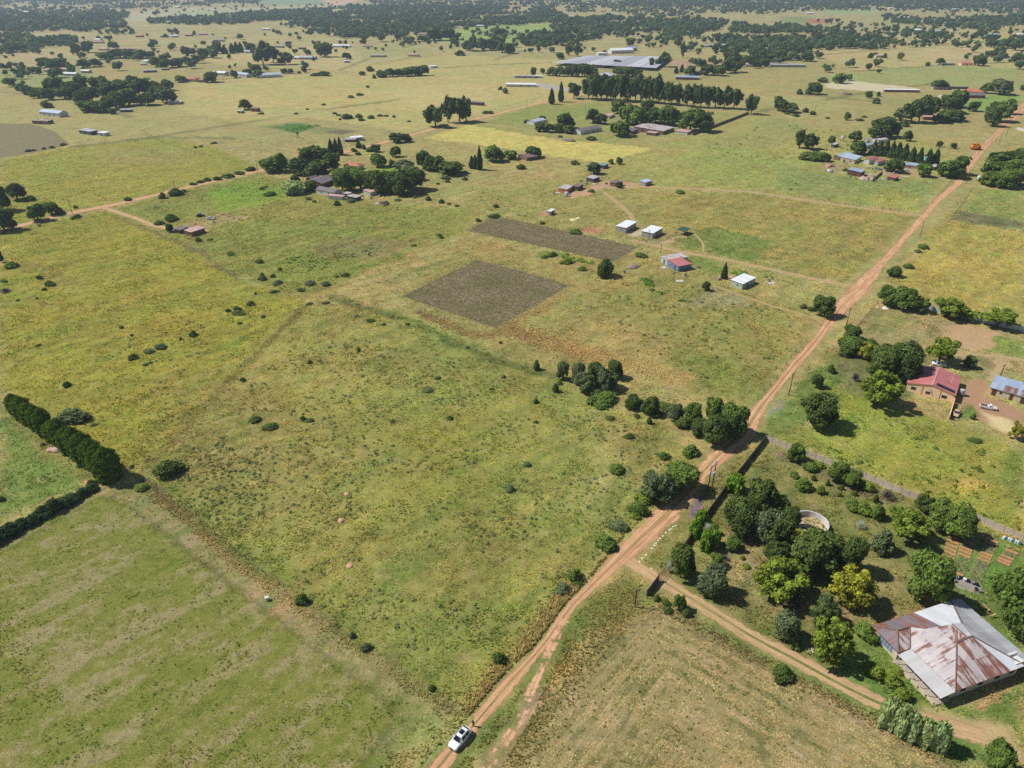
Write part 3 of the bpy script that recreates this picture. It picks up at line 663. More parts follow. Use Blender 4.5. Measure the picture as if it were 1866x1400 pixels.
def lobes_crown(name, lobes, nleaf, size, seed, core=.80, aspect=1.0, zlo=.12):
    g = np.random.default_rng(seed); L = np.array(lobes, float)
    cx = ((L[:, 0] + L[:, 3]).max() + (L[:, 0] - L[:, 3]).min()) / 2; cy = ((L[:, 1] + L[:, 3]).max() + (L[:, 1] - L[:, 3]).min()) / 2
    L[:, 0] -= cx; L[:, 1] -= cy; k = .47 / max((abs(L[:, 0]) + L[:, 3]).max(), (abs(L[:, 1]) + L[:, 3]).max())   # fill the unit box
    zb, zt = (L[:, 2] - L[:, 3]).min(), (L[:, 2] + L[:, 3]).max(); kz = (.97 - zlo) / (zt - zb)
    L[:, :2] *= k; L[:, 2] = zlo + (L[:, 2] - zb) * kz; L[:, 3] *= (k * 2 + kz) / 3
    w = L[:, 3] ** 2; k = g.choice(len(L), nleaf * 3, p=w / w.sum())
    d = g.normal(size=(len(k), 3)); d /= np.linalg.norm(d, axis=1, keepdims=True)
    rr = L[k, 3] * (g.uniform(.78, 1.10, len(k)) + (g.uniform(0, 1, len(k)) > .80) * g.uniform(0, .42, len(k))) * (1 + .12 * np.sin(d[:, 0] * 7 + k) * np.sin(d[:, 2] * 6 + k * 2))
    C = L[k, :3] + d * rr[:, None]
    deep = np.zeros(len(k), bool)
    for i in range(len(L)):
        deep |= (np.linalg.norm(C - L[i, :3], axis=1) < L[i, 3] * .76)
    ph = g.uniform(0, 6.28, 6)                                   # thin the leaves in places so that gaps open in the crown
    hole = np.sin(C[:, 0] * 13 + ph[0]) * np.sin(C[:, 1] * 13 + ph[1]) * np.sin(C[:, 2] * 14 + ph[2]) + .6 * np.sin(C[:, 0] * 27 + ph[3]) * np.sin(C[:, 1] * 25 + ph[4]) * np.sin(C[:, 2] * 29 + ph[5])
    deep |= (hole > .16) & (g.uniform(0, 1, len(C)) < .85)
    lobe_tone = g.uniform(.78, 1.28, len(L))[k][~deep][:nleaf]
    C, d = C[~deep][:nleaf], d[~deep][:nleaf]
    N = d + g.normal(0, .42, d.shape); N[:, 2] += .3
    cv, cf, o = [], [], 0
    for x, y, z, r in L:
        v, f = icos((x, y, z), r * core * .84, 2 if r > .12 else 1); v = v + g.normal(0, r * .05, v.shape); cv.append(v); cf.append(f + o); o += len(v)
    return leaves_to_mesh(name, C, N, g.uniform(.55, 1.35, len(C)) * size, aspect, g, (np.vstack(cv), np.vstack(cf)), tones=lobe_tone)
def round_lobes(g, zlo=.24, n=9, spread=.28):
    L = [(0, 0, .56, .25)]
    n = n + 7
    for i in range(n):
        a = 2.4 * i + g.uniform(-.4, .4); z = g.uniform(zlo + .1, .80); s = spread * g.uniform(.75, 1.25) * (1.1 - 1.1 * abs(z - .5))
        r = g.uniform(.09, .19); L.append((math.cos(a) * s, math.sin(a) * s, z, r))
    for i in range(3):
        a = g.uniform(0, 6.28); L.append((math.cos(a) * .12, math.sin(a) * .12, g.uniform(.74, .82), g.uniform(.14, .19)))
    return L
def open_lobes(g, n=20):
    L = []
    for i in range(n):
        a = 2 * math.pi * (i * .382) + g.uniform(-.4, .4); z = g.uniform(.32, .9); s = g.uniform(.12, .36) * (1.15 - .55 * abs(z - .55) * 2)
        L.append((math.cos(a) * s, math.sin(a) * s, z, g.uniform(.055, .12)))
    L.append((0, 0, .58, .16)); L.append((.05, .03, .86, .10)); return L
def gum_lobes(g, n=11):
    L = []
    for i in range(n):
        z = .34 + .60 * (i + g.uniform(0, 1)) / n; s = g.uniform(.1, .33) * (1.1 - abs(z - .62)); a = g.uniform(0, 6.28)
        L.append((math.cos(a) * s, math.sin(a) * s, z, g.uniform(.09, .17)))
    L += [(0, 0, .55, .17), (.02, -.03, .74, .17)]; return L
def shrub_lobes(g, n=8):
    L = [(0, 0, .42, .34)]
    for i in range(n):
        a = 2 * math.pi * (i + g.uniform(-.3, .3)) / n; s = g.uniform(.2, .34); L.append((math.cos(a) * s, math.sin(a) * s, g.uniform(.2, .6), g.uniform(.13, .24)))
    L.append((.05, 0, .72, .22)); return L
def profile_crown(name, prof, nleaf, size, seed, lump=.1, core=.8):
    g = np.random.default_rng(seed); zs = np.linspace(0, 1, 60); rs = np.array([prof(z) for z in zs]); w = rs + .02
    z = g.choice(zs, nleaf, p=w / w.sum()) + g.uniform(-.01, .01, nleaf); a = g.uniform(0, 6.283, nleaf)
    r = np.interp(z, zs, rs) * g.uniform(.8, 1.08, nleaf) * (1 + lump * np.sin(a * 5 + z * 21 + seed) + lump * np.sin(a * 3 - z * 33))
    C = np.stack([np.cos(a) * r, np.sin(a) * r, z], 1); N = np.stack([np.cos(a), np.sin(a), np.full(nleaf, .35)], 1) + g.normal(0, .5, (nleaf, 3))
    m = 12; cv, cf = [], []
    zc = np.linspace(.02, .98, 14)
    for i, zz in enumerate(zc):
        for j in range(m):
            t = 2 * math.pi * j / m; R = np.interp(zz, zs, rs) * core * (1 + lump * math.sin(t * 5 + zz * 21 + seed)); cv.append((math.cos(t) * R, math.sin(t) * R, zz))
    for i in range(len(zc) - 1):
        for j in range(m):
            p, q = i * m + j, i * m + (j + 1) % m; cf += [(p, q, q + m), (p, q + m, p + m)]
    return leaves_to_mesh(name, C, N, g.uniform(.6, 1.3, nleaf) * size, 1.0, g, (np.array(cv), np.array(cf)))
def reed_crown(name, seed, n=900, size=.07):
    g = np.random.default_rng(seed); a = g.uniform(0, 6.28, n); r = .42 * np.sqrt(g.uniform(0, 1, n)) * (1 + .2 * np.sin(a * 4))
    top = (.72 + .28 * g.uniform(0, 1, n)) * (1 - .35 * (r / .45) ** 2); z = top * (1 - g.uniform(0, 1, n) ** 1.6 * .85)
    C = np.stack([np.cos(a) * r * (1 + z * .25), np.sin(a) * r * (1 + z * .25), z], 1)
    N = np.stack([np.cos(a), np.sin(a), np.full(n, .3)], 1) + g.normal(0, .6, (n, 3))
    core = icos((0, 0, .36), (.34, .34, .36), 2)
    return leaves_to_mesh(name, C, N, g.uniform(.7, 1.4, n) * size, 2.0, g, core, up=np.tile(np.array([[0, 0, 1.0]]), (n, 1)) + g.normal(0, .25, (n, 3)))
def twig_mesh(name, seed, n=260, leafy=0):
    g = np.random.default_rng(seed); V, T = [], []
    for i in range(n):
        a = g.uniform(0, 6.28); el = g.uniform(.15, 1.45); L = g.uniform(.35, .52); b = g.uniform(0, .55)
        d = np.array([math.cos(a) * math.cos(el), math.sin(a) * math.cos(el), math.sin(el) * 1.5])
        p0 = d * L * b + np.array([0, 0, .12]); p1 = d * L * g.uniform(.85, 1.15) + np.array([0, 0, .12]) + g.normal(0, .05, 3)
        s = np.cross(d, g.normal(size=3)); s /= np.linalg.norm(s); s *= .010
        k = len(V); V += [p0 - s, p0 + s, p1 + s * .4, p1 - s * .4]; T.append((k, k + 1, k + 2, k + 3))
    V = np.array(V); sh = np.repeat(g.uniform(.75, 1.25, n), 4); col = np.stack([sh, sh, sh, np.ones(len(sh))], 1)
    return quads_mesh(name, V, T, {'shade': col})
def trunk_mesh(name, seed, top=.6, r=.035, limbs=5, z0=.3):
    g = random.Random(seed); bm = bmesh.new(); p = Vector((0, 0, -.01)); rr = r * 1.3; pts = [(p, rr)]
    for i in range(4):
        p = p + Vector((g.uniform(-.03, .03), g.uniform(-.03, .03), top / 4)); rr *= .8; pts.append((p, rr))
    for (a, ra), (b, rb) in zip(pts, pts[1:]): cyl(bm, a, b, ra, rb, 7, False)
    for i in range(limbs):
        a = 6.283 * i / limbs + g.uniform(-.4, .4); t = g.uniform(z0, top * .9); q = pts[min(4, int(t / top * 4))][0]
        e = q + Vector((math.cos(a) * g.uniform(.16, .3), math.sin(a) * g.uniform(.16, .3), g.uniform(.12, .28))); m = q.lerp(e, .5) + Vector((0, 0, -.02))
        cyl(bm, q, m, r * .5, r * .35, 5, False); cyl(bm, m, e, r * .35, r * .12, 5, False)
    return bm_mesh(name, bm, True)
def G(s): return np.random.default_rng(s)
cone = lambda z: .5 * (1 - z) ** .75 * min(1, .55 + z * 6)
column = lambda z: .5 * min(1, (z + .05) * 5) * (1 - z ** 2.2) ** .8
hedge_p = lambda z: .5 * (.82 + .18 * math.sin(z * 3)) * (1 - max(0, z - .72) ** 1.5 * 5.2)
def poplar_p(z): return .5 * (max(0, z - .18) / .25) ** .6 * (1 - z ** 3) if z < .43 else .5 * (1 - z ** 3.2) ** .8
SHAPE = {}
for fine, nm in ((True, 'near'), (False, 'far')):
    nl, sz = (8500, .043) if fine else (900, .115)
    k = 4 if fine else 3
    SHAPE['round', fine] = [lobes_crown(f'round_crown_{nm}', round_lobes(G(10 + i)), nl, sz, 20 + i) for i in range(k)]
    SHAPE['open', fine] = [lobes_crown(f'open_crown_{nm}', open_lobes(G(40 + i)), int(nl * .8), sz, 50 + i, .7, zlo=.16) for i in range(3 if fine else 2)]
    SHAPE['gum', fine] = [lobes_crown(f'gum_crown_{nm}', gum_lobes(G(60 + i)), int(nl * .7), sz, 70 + i, .66, zlo=.2) for i in range(3)]
    SHAPE['shrub', fine] = [lobes_crown(f'shrub_crown_{nm}', shrub_lobes(G(80 + i)), int(nl * .38), sz * 1.45, 90 + i, .82, zlo=-.04) for i in range(4 if fine else 3)]
    SHAPE['column', fine] = [profile_crown(f'column_crown_{nm}', column, int(nl * .5), sz * 1.2, 100 + i) for i in range(2)]
    SHAPE['cone', fine] = [profile_crown(f'cone_crown_{nm}', cone, int(nl * .5), sz * 1.3, 110 + i, .14) for i in range(2)]
    SHAPE['hedge', fine] = [profile_crown(f'hedge_crown_{nm}', hedge_p, int(nl * .5), sz * 1.3, 120 + i, .10) for i in range(3)]
    SHAPE['reed', fine] = [reed_crown(f'reed_clump_{nm}', 130 + i, 1500 if fine else 420, .075 if fine else .12) for i in range(2)]
    SHAPE['twig', fine] = [twig_mesh(f'twig_shrub_{nm}', 140 + i, 420 if fine else 120) for i in range(2)]
TRUNK = {'round': [trunk_mesh('trunk_round', 1), trunk_mesh('trunk_round', 2)], 'open': [trunk_mesh('trunk_open', 3, .7, .03, 8, .2), trunk_mesh('trunk_open', 7, .7, .03, 8, .2)],
         'gum': [trunk_mesh('trunk_gum', 4, .85, .028, 6, .35), trunk_mesh('trunk_gum', 5, .85, .028, 6, .35)], 'column': [trunk_mesh('trunk_column', 6, .5, .05, 0)]}
TRUNK['cone'] = TRUNK['hedge'] = TRUNK['column']
for sh_ in TRUNK.values():
    for me in sh_: me.materials.append(BARK) if len(me.materials) == 0 else None
for v_ in SHAPE.values():
    for me in v_: me.materials.append(LEAF['d'])
# kind code -> (leaf material, shape, has trunk, object name, look)
KIND = {
    'd': ('d', 'round', 1, 'broadleaf_tree', 'dark green round tree'), 'm': ('m', 'round', 1, 'broadleaf_tree', 'mid green leafy tree'),
    'l': ('l', 'open', 1, 'broadleaf_tree', 'light green open tree'), 'y': ('y', 'open', 1, 'broadleaf_tree', 'yellow green tree'),
    'o': ('o', 'round', 1, 'broadleaf_tree', 'grey green bushy tree'), 'e': ('e', 'gum', 1, 'gum_tree', 'tall gum tree'),
    'c': ('c', 'column', 1, 'cypress_tree', 'narrow dark cypress'), 'p': ('p', 'cone', 1, 'conifer_tree', 'dark cone shaped conifer'),
    'w': ('w', 'reed', 0, 'reed_clump', 'pale green tall reed clump'), 'b': ('b', 'reed', 0, 'leafy_bush', 'bright green upright bush'),
    'h': ('h', 'hedge', 1, 'hedge_conifer', 'clipped dense conifer'), 'k': ('k', 'shrub', 0, 'hedge_bush', 'dull dark bush'),
    's': ('d', 'shrub', 0, 'shrub', 'dark green shrub'), 'j': ('m', 'shrub', 0, 'shrub', 'mid green shrub'), 'i': ('l', 'shrub', 0, 'shrub', 'light green shrub'),
    'u': ('o', 'shrub', 0, 'shrub', 'grey green shrub'), 'g': ('g', 'twig', 0, 'bare_shrub', 'grey leafless shrub'), 'r': ('r', 'shrub', 0, 'shrub', 'orange leaved shrub'),
    't': ('t', 'twig', 0, 'flowering_shrub', 'white flowering shrub'), 'P': ('e', 'round', 1, 'broadleaf_tree', 'dark leafy tree'),
    'q': ('y', 'shrub', 0, 'shrub', 'yellow green shrub'),
}
PLANTS = []                                                   # (x px, y px, world, kind, object) to label afterwards
def plant(x, y, w, h, kind, where, group, label=None):
    lm, shp, has_trunk, nm, look = KIND[kind]
    s = scale_at(y); a = look_angle(y); W = w / s * (1.18 if y < 330 and h > 14 else 1.0)
    if kind == 'e': W *= 1.12; h *= 1.06
    Hh = max(.35 * W, (h / s - .30 * W * math.sin(a)) / math.cos(a)) if has_trunk or shp in ('reed',) else max(.32 * W, (h / s - .35 * W * math.sin(a)) / math.cos(a))
    if shp in ('column', 'cone', 'hedge'): Hh = max(W, (h / s - .1 * W * math.sin(a)) / math.cos(a))
    fine = s > 3.0
    r = random.Random(int(x * 7 + y * 131)); gx, gy = P(x, y)
    gy += W * .0
    ms = SHAPE[shp, fine]; me = ms[r.randrange(len(ms))]; rz = r.uniform(0, 6.283)
    def crown_on(o):
        q = .28 if shp == 'shrub' else (.16 if shp == 'hedge' else .1)
        o.scale = (W * r.uniform(1 - q, 1 + q), W * r.uniform(1 - q, 1 + q), Hh * r.uniform(1 - q, 1 + q * .6))
        o.material_slots[0].link = 'OBJECT'; o.material_slots[0].material = LEAF[lm]
    if has_trunk:
        root = empty(nm, (gx, gy, 0), rz)
        c = add('crown', me, None, root); crown_on(c)
        tm = TRUNK[shp]; t = add('trunk', tm[r.randrange(len(tm))], None, root); t.scale = (W, W, Hh)
    else:
        root = add(nm, me, None, None, (gx, gy, -.02), rz); crown_on(root)
    PLANTS.append([x, y, kind, where, group, label, root]); return root
def label_plants():
    from collections import defaultdict
    by = defaultdict(list)
    for p in PLANTS: by[(p[2], p[3])].append(p)
    for (kind, where), L in by.items():
        look = KIND[kind][4]; cat = 'shrub' if KIND[kind][3] in ('shrub', 'bare_shrub', 'flowering_shrub', 'leafy_bush', 'hedge_bush') else ('reed clump' if kind == 'w' else 'tree')
        L.sort(key=lambda q: (q[0], q[1]))
        for i, q in enumerate(L):
            if q[5]: lab = q[5]
            elif len(L) == 1: lab = f'{look} {where}'
            else:
                n, m = i + 1, len(L) - i
                side = f'{ordinal(n)} from left' if n <= m else f'{ordinal(m)} from right'
                if n == 1: side = 'leftmost'
                if m == 1: side = 'rightmost'
                lab = f'{look} {where}, {side}' if len(L) > 2 else f'{look} {where}, the {"left" if i == 0 else "right"} one'
            tag(q[6], lab, cat, q[4])
def plants(where, group, data):
    for row in data.strip().split(';'):
        row = row.split()
        if len(row) < 5: continue
        x, y, w, h = map(float, row[:4]); plant(x, y, w, h, row[4], where, group)
# ------------------------------------------------------------------ every tree and shrub one can tell apart: x y width height (photo pixels), kind
plants('by the farm gate', 'trees in the farm garden', '1239 1052 46 68 d; 1297 1082 50 54 o; 1196 1092 14 14 j; 1213 1101 17 14 j; 1236 1110 26 30 m; 1216 1114 18 12 s')
plants('on the bare garden soil', 'trees in the farm garden', '1334 1000 26 24 m; 1305 1030 24 24 m; 1320 998 14 14 g; 1321 1020 20 14 g; 1352 1018 12 8 i; 1360 1034 12 8 i')
plants('inside the roadside panel wall', 'bushes along the roadside panel wall', '1265 978 20 36 b; 1284 1002 22 38 b; 1300 994 22 32 b; 1277 955 22 28 b; 1299 972 16 22 b; 1338 894 30 36 b; 1288 972 22 28 t; 1217 1042 14 24 t')
plants('west of the round reservoir', 'trees around the reservoir', '1343 970 60 72 d; 1385 925 52 58 d; 1413 928 46 34 d; 1397 990 60 70 o; 1418 1002 54 68 d; 1411 1030 52 52 d; 1438 962 36 42 d')
plants('south of the round reservoir', 'trees around the reservoir', '1458 990 42 28 q; 1474 1044 84 80 d; 1508 1018 44 50 d; 1548 1040 46 64 d')
plants('in the middle of the farm garden', 'trees in the farm garden', '1418 1088 90 78 l; 1546 1098 82 74 y; 1606 1005 42 40 u; 1567 962 20 18 t; 1411 1092 22 14 i')
plants('beside the farm driveway', 'trees in the farm garden', '1445 1104 46 32 g; 1432 1160 58 58 g; 1428 1162 46 46 o; 1500 1136 58 50 P; 1504 1204 74 84 l; 1448 1180 28 22 s; 1424 1234 34 28 s; 1250 1122 16 14 s')
plants('beside the rusty farmhouse', 'bushes at the farmhouse', '1578 1160 40 30 j; 1592 1232 40 28 i; 1618 1240 42 26 i; 1643 1272 28 20 i; 1633 1222 26 14 i; 1812 1406 52 58 m')
plants('at the driveway bend by the farmhouse', 'reeds by the driveway', '1612 1322 34 52 w; 1634 1334 34 50 w; 1656 1344 32 44 w; 1678 1353 34 48 w; 1704 1362 38 52 w')
plants('beside the vegetable beds', 'trees in the farm garden', '1683 1092 76 96 m; 1838 1142 100 112 m; 1655 982 74 62 l; 1634 952 46 40 l; 1682 930 38 34 d; 1712 960 52 54 m; 1744 980 54 58 m; 1866 1100 60 70 m')
plants('in the young orchard by the panel wall', 'young orchard trees', '1448 840 32 34 m; 1474 856 28 20 j; 1495 852 14 14 i; 1524 876 42 42 m; 1552 886 36 34 m; 1578 892 24 22 i; 1617 908 30 22 g; 1448 870 20 18 j; 1463 890 30 28 j; 1482 875 13 12 s; 1494 899 17 18 i; 1507 884 9 12 s; 1531 892 11 12 s; 1529 904 8 10 s; 1557 902 12 10 s; 1553 928 22 20 j; 1573 934 24 22 i; 1597 943 28 28 j; 1594 915 14 18 s')
plants('west of the road bend', 'trees along the dirt road', '1152 744 28 28 d; 1184 755 34 36 d; 1212 742 28 14 s; 1230 766 30 32 o; 1260 774 38 44 m; 1275 793 38 36 d; 1300 764 38 46 m; 1334 790 52 62 m; 1303 808 52 54 d; 1321 798 40 44 d; 1240 776 26 18 s; 1166 736 18 14 s; 1196 758 20 14 s; 1224 752 22 16 s')
plants('beside the power pole stand', 'trees along the dirt road', '1195 908 68 60 o; 1240 890 62 58 m; 1258 828 30 24 j; 1210 834 18 13 j; 1183 772 12 14 s; 1162 932 40 30 j; 1175 912 30 22 i; 1157 942 26 14 i; 1222 898 40 36 m; 1160 760 12 8 s; 1146 797 15 10 s; 1123 858 24 15 j')
plants('on the west verge of the road', 'shrubs along the dirt road', '1104 994 40 30 j; 1126 960 30 18 u; 1048 1054 26 22 j; 1052 1064 20 12 s; 1024 1078 24 18 u; 910 1206 24 20 s; 786 1256 12 10 s; 1140 965 14 9 s')
plants('in the field thicket', 'thicket in the central field', '1025 692 22 36 o; 1053 698 26 40 o; 1066 712 42 42 o; 1084 700 32 44 P; 1101 710 38 46 o; 1119 688 28 36 P; 1112 706 30 34 o; 1098 732 48 26 j; 1078 734 20 14 s; 977 674 14 18 s; 1012 714 14 20 s; 976 734 13 10 j; 1111 763 16 9 s; 1087 724 26 18 s')
plants('standing alone by the road', 'trees beyond the panel wall', '1488 774 66 70 d; 1487 706 22 26 d; 1514 679 13 15 s; 1558 694 20 22 g')
plants('on the bank above the road junction', 'shrubs along the dirt road', '1498 575 44 38 d; 1464 562 12 9 u; 1628 504 34 28 s; 1655 487 24 13 j; 1681 452 20 11 j; 1672 460 14 8 u; 1478 566 14 10 s')
plants('along the white panel wall', 'trees along the white wall', '1616 556 40 42 m; 1645 562 46 44 m; 1674 566 40 32 l; 1728 578 58 42 l; 1762 582 38 24 l; 1815 596 62 42 l')
plants('beside the peach house', 'trees around the peach house', '1551 618 34 28 d; 1546 644 46 34 m; 1576 654 38 32 y; 1538 648 20 14 s; 1603 690 54 60 d; 1640 690 64 68 d; 1622 676 54 54 d; 1710 662 58 56 l; 1764 670 24 24 d; 1602 740 68 72 l; 1662 628 22 14 g; 1590 632 20 14 s; 1848 800 28 32 y; 1775 804 24 9 s; 1772 764 7 11 s')
# left edge and left road
plants('at the far left edge', 'trees at the left edge', '33 364 38 36 d; 4 384 32 52 d; 10 420 44 44 d; -6 405 30 40 d; 70 402 38 36 m; 95 391 28 26 m; 111 390 15 13 s; 55 366 20 10 s; 2 478 12 26 d; 22 486 26 12 j; 10 532 26 8 g; 72 508 12 8 s; 92 520 17 9 s; 81 529 12 8 s; 8 514 12 6 j')
plants('beside the left dirt road', 'roadside bushes on the left', '138 398 18 9 s; 139 380 10 6 s; 72 412 8 4 s; 233 365 14 7 s; 296 361 13 12 s; 322 356 22 13 s; 335 350 10 6 s; 352 337 12 6 s; 366 333 12 6 s; 378 330 12 7 s; 396 328 16 8 s; 415 323 20 8 s; 436 317 18 8 s; 456 311 20 9 s')
plants('near the small brick house', 'trees at the small brick house', '312 402 21 14 j; 310 423 14 17 d; 290 408 20 6 j; 363 440 12 8 s; 382 438 14 6 j; 420 464 18 7 j; 472 479 14 9 s; 478 506 12 10 j')
plants('around the old homestead roofs', 'trees at the old homestead', '496 313 36 28 m; 513 313 26 36 m; 548 318 36 36 d; 570 300 40 36 d; 588 300 36 36 d; 606 310 28 32 d; 580 324 36 32 d; 538 332 18 14 P; 565 348 28 20 d; 535 352 42 26 w; 604 283 9 28 c; 613 281 8 26 c; 621 283 8 30 c; 654 270 10 13 c; 663 272 9 9 s; 685 277 16 16 d; 722 260 22 20 d; 738 259 22 17 d; 691 304 26 26 m; 721 286 17 19 d; 715 304 15 14 d; 738 307 38 18 u; 674 276 16 8 s; 645 276 12 7 s; 652 282 14 7 s')
plants('in the dark bank of the old homestead', 'trees at the old homestead', '625 348 42 42 m; 642 332 36 32 m; 656 346 36 40 m; 676 348 38 40 d; 694 352 42 44 d; 713 352 40 42 d; 736 354 50 46 d; 756 346 40 44 d; 748 328 36 26 o; 772 308 22 34 d; 785 310 26 28 d; 801 312 26 30 d; 822 317 44 26 d')
plants('near the old homestead', 'field shrubs', '614 374 13 9 s; 744 358 15 11 u; 757 361 10 6 s; 772 356 12 8 u; 781 365 12 8 s; 804 370 12 8 s; 818 373 9 5 s; 833 376 9 5 s; 812 326 16 8 u; 815 332 12 5 s; 847 328 13 7 s; 798 336 8 5 s; 492 356 24 9 s; 562 364 12 6 s; 573 368 10 5 s; 477 346 10 5 s; 483 342 10 4 s; 700 372 16 7 u; 640 368 16 7 u; 725 366 12 6 u')
plants('at the left road junction', 'gum trees at the road junction', '794 230 34 38 e; 817 224 20 46 e; 838 223 32 46 e; 850 221 22 40 e; 885 207 16 8 s; 893 207 10 5 s; 912 164 10 9 s; 921 170 13 10 s')
plants('along the upper dirt road', 'cypresses along the upper road', '1005 190 9 26 c; 1022 186 8 34 c; 1046 180 20 26 e')
_row = '1072 180; 1080 183; 1088 181; 1096 183; 1105 182; 1113 184; 1121 183; 1130 185; 1139 184; 1148 186; 1158 185; 1168 187; 1178 187; 1189 188; 1199 188; 1211 190; 1223 191; 1236 192; 1251 194; 1263 195; 1276 196; 1290 196; 1303 197; 1319 198; 1337 199; 1368 208'
for i, r_ in enumerate(_row.split(';')):
    x_, y_ = map(float, r_.split()); plant(x_, y_, [20, 18, 22, 17][i % 4] * (1.15 if x_ > 1300 else 1), [42, 38, 44, 40][i % 4] * (.9 if x_ > 1200 else 1.05), 'e', 'in the long row above the homestead', 'gum tree row above the homestead')
plants('around the grey roofed homestead', 'trees at the grey roofed homestead', '989 221 15 11 d; 1030 234 30 28 d; 985 240 18 16 d; 1000 241 18 16 d; 1016 241 19 16 d; 1036 243 22 18 d; 1080 224 24 26 d; 1094 226 20 20 d; 1126 207 25 24 d; 1140 188 14 10 d; 1146 226 34 34 m; 1162 230 34 38 m; 1129 248 30 28 m; 1180 202 22 20 d; 1193 224 32 28 d; 1216 228 30 34 m; 1231 222 20 20 d; 1246 216 14 14 d; 1257 238 36 38 m; 1279 240 34 36 d; 1270 226 26 28 m; 1078 255 16 9 s; 960 224 12 7 s; 1021 250 10 5 s')
plants('below the yellow field', 'trees below the yellow field', '860 307 10 22 c; 866 308 9 26 c; 874 310 9 40 c; 900 294 34 30 m; 931 290 22 17 m; 973 287 27 23 d; 948 308 17 13 s; 1047 299 18 6 s; 1082 317 22 22 o; 1113 299 11 11 m; 1128 299 13 14 o; 1127 342 14 12 d; 1078 350 13 7 j; 1240 352 20 7 j')
plants('near the new white sheds', 'trees near the white sheds', '1103 504 34 32 d; 1168 468 20 12 j; 1319 508 12 30 p; 1286 530 17 18 d; 1049 425 22 10 j; 901 395 20 8 s; 988 408 12 7 s; 904 378 12 7 s; 870 402 7 5 s; 1188 530 10 5 u; 990 470 14 8 i; 1060 492 16 8 i; 1030 480 20 10 i; 1004 466 18 9 i')
plants('at the red roofed homestead', 'trees at the red roofed homestead', '1456 270 22 30 e; 1472 272 24 30 e; 1481 272 16 22 e; 1470 291 24 16 m; 1487 293 24 18 m; 1503 294 20 16 d; 1515 261 13 14 d; 1557 259 22 22 d; 1562 281 28 26 d; 1594 252 28 26 e; 1606 250 34 38 e; 1622 251 24 28 e; 1652 257 17 19 d; 1711 268 11 11 d; 1737 271 11 11 d; 1776 272 20 13 r; 1627 314 28 26 d; 1682 322 23 25 m; 1716 320 22 26 d; 1733 324 36 36 m; 1746 318 26 34 m; 1540 312 12 7 j')
plants('in the conifer screen of the homestead', 'conifers at the red roofed homestead', '1590 283 13 26 p; 1601 284 14 28 p; 1612 285 13 28 p; 1623 287 14 28 p; 1634 289 14 30 p; 1646 292 14 30 p; 1660 294 14 24 p; 1674 296 14 28 p; 1690 298 14 28 p; 1703 298 13 26 p')
plants('beside the upper bend of the road', 'trees at the upper right', '1806 230 28 34 d; 1820 222 32 36 m; 1836 208 26 28 d; 1812 212 26 28 d; 1640 220 26 26 o; 1660 224 30 40 e; 1674 223 26 46 e; 1690 212 32 36 d; 1714 224 26 18 d; 1733 220 34 22 d; 1728 206 34 34 d; 1745 196 28 30 d; 1773 203 17 17 d; 1645 230 18 10 s; 1607 222 16 8 s; 1700 196 20 16 d')
plants('in the dense clump at the right edge', 'trees at the right edge', '1804 338 38 28 m; 1832 342 44 34 m; 1858 338 34 32 m; 1814 304 36 30 d; 1842 306 44 36 d; 1864 300 30 36 m; 1800 318 26 26 m; 1826 322 36 30 m; 1852 320 36 30 m')
plants('in the upper right pasture', 'pasture shrubs at the upper right', '1416 202 14 26 P; 1425 204 16 22 d; 1440 205 28 19 d; 1468 205 11 11 s; 1481 209 11 10 s; 1543 219 11 15 m; 1457 172 14 13 u; 1473 172 12 11 u; 1483 172 22 21 d; 1500 150 16 9 s; 1529 152 21 17 m; 1547 147 11 12 m; 1582 179 13 13 m; 1596 189 11 11 u; 1600 176 8 9 m; 1710 162 27 17 d; 1796 170 20 19 d; 1822 172 36 30 o; 1434 208 12 5 s; 1450 212 16 5 s; 1566 220 14 5 s; 1575 214 12 5 s; 1508 216 10 4 s; 1864 165 14 11 d')
# field shrubs
plants('in the yellow flowered field', 'field shrubs', '221 598 9 6 s; 240 612 8 5 s; 70 630 10 4 s; 243 654 17 10 s; 270 642 20 7 u; 292 634 26 11 u; 330 620 10 8 g; 351 612 16 11 s; 122 704 16 10 s; 416 568 10 7 s; 432 565 13 9 s; 436 572 22 10 s; 437 590 9 5 s; 457 556 13 8 s; 442 694 13 8 s; 465 536 7 4 s; 479 577 8 5 s; 68 545 8 4 s; 33 548 8 4 s; 273 662 10 5 u; 265 666 12 5 u')
plants('along the middle fence line', 'field shrubs', '510 492 10 6 s; 505 518 18 10 u; 507 532 7 4 s; 498 533 11 7 s; 497 505 8 6 s; 478 510 12 9 u; 566 518 18 9 u; 594 520 14 8 u; 628 503 14 8 s; 614 505 10 5 j; 564 555 14 6 u; 594 553 13 6 s; 675 586 14 7 s; 699 592 8 5 s; 742 592 8 5 s; 650 577 9 4 u; 653 640 10 7 s; 564 662 11 7 s; 479 579 8 5 s; 852 634 9 5 s; 912 626 10 7 g; 800 430 14 6 s; 804 434 10 5 s; 872 404 8 6 s; 754 448 8 4 s; 548 530 12 7 u')
plants('scattered in the central field', 'field shrubs', '466 767 18 12 s; 491 780 24 13 s; 308 862 48 30 s; 551 764 10 7 s; 566 767 12 7 s; 780 712 16 8 u; 798 690 10 6 u; 715 768 12 7 u; 976 770 8 5 s; 960 848 12 8 u; 1020 700 9 6 s; 896 710 9 5 s; 918 688 10 6 u; 820 764 11 7 s; 928 893 18 11 u; 551 1098 22 22 s; 642 1160 14 12 u; 667 1182 18 13 n'.replace(' n', ' u'))
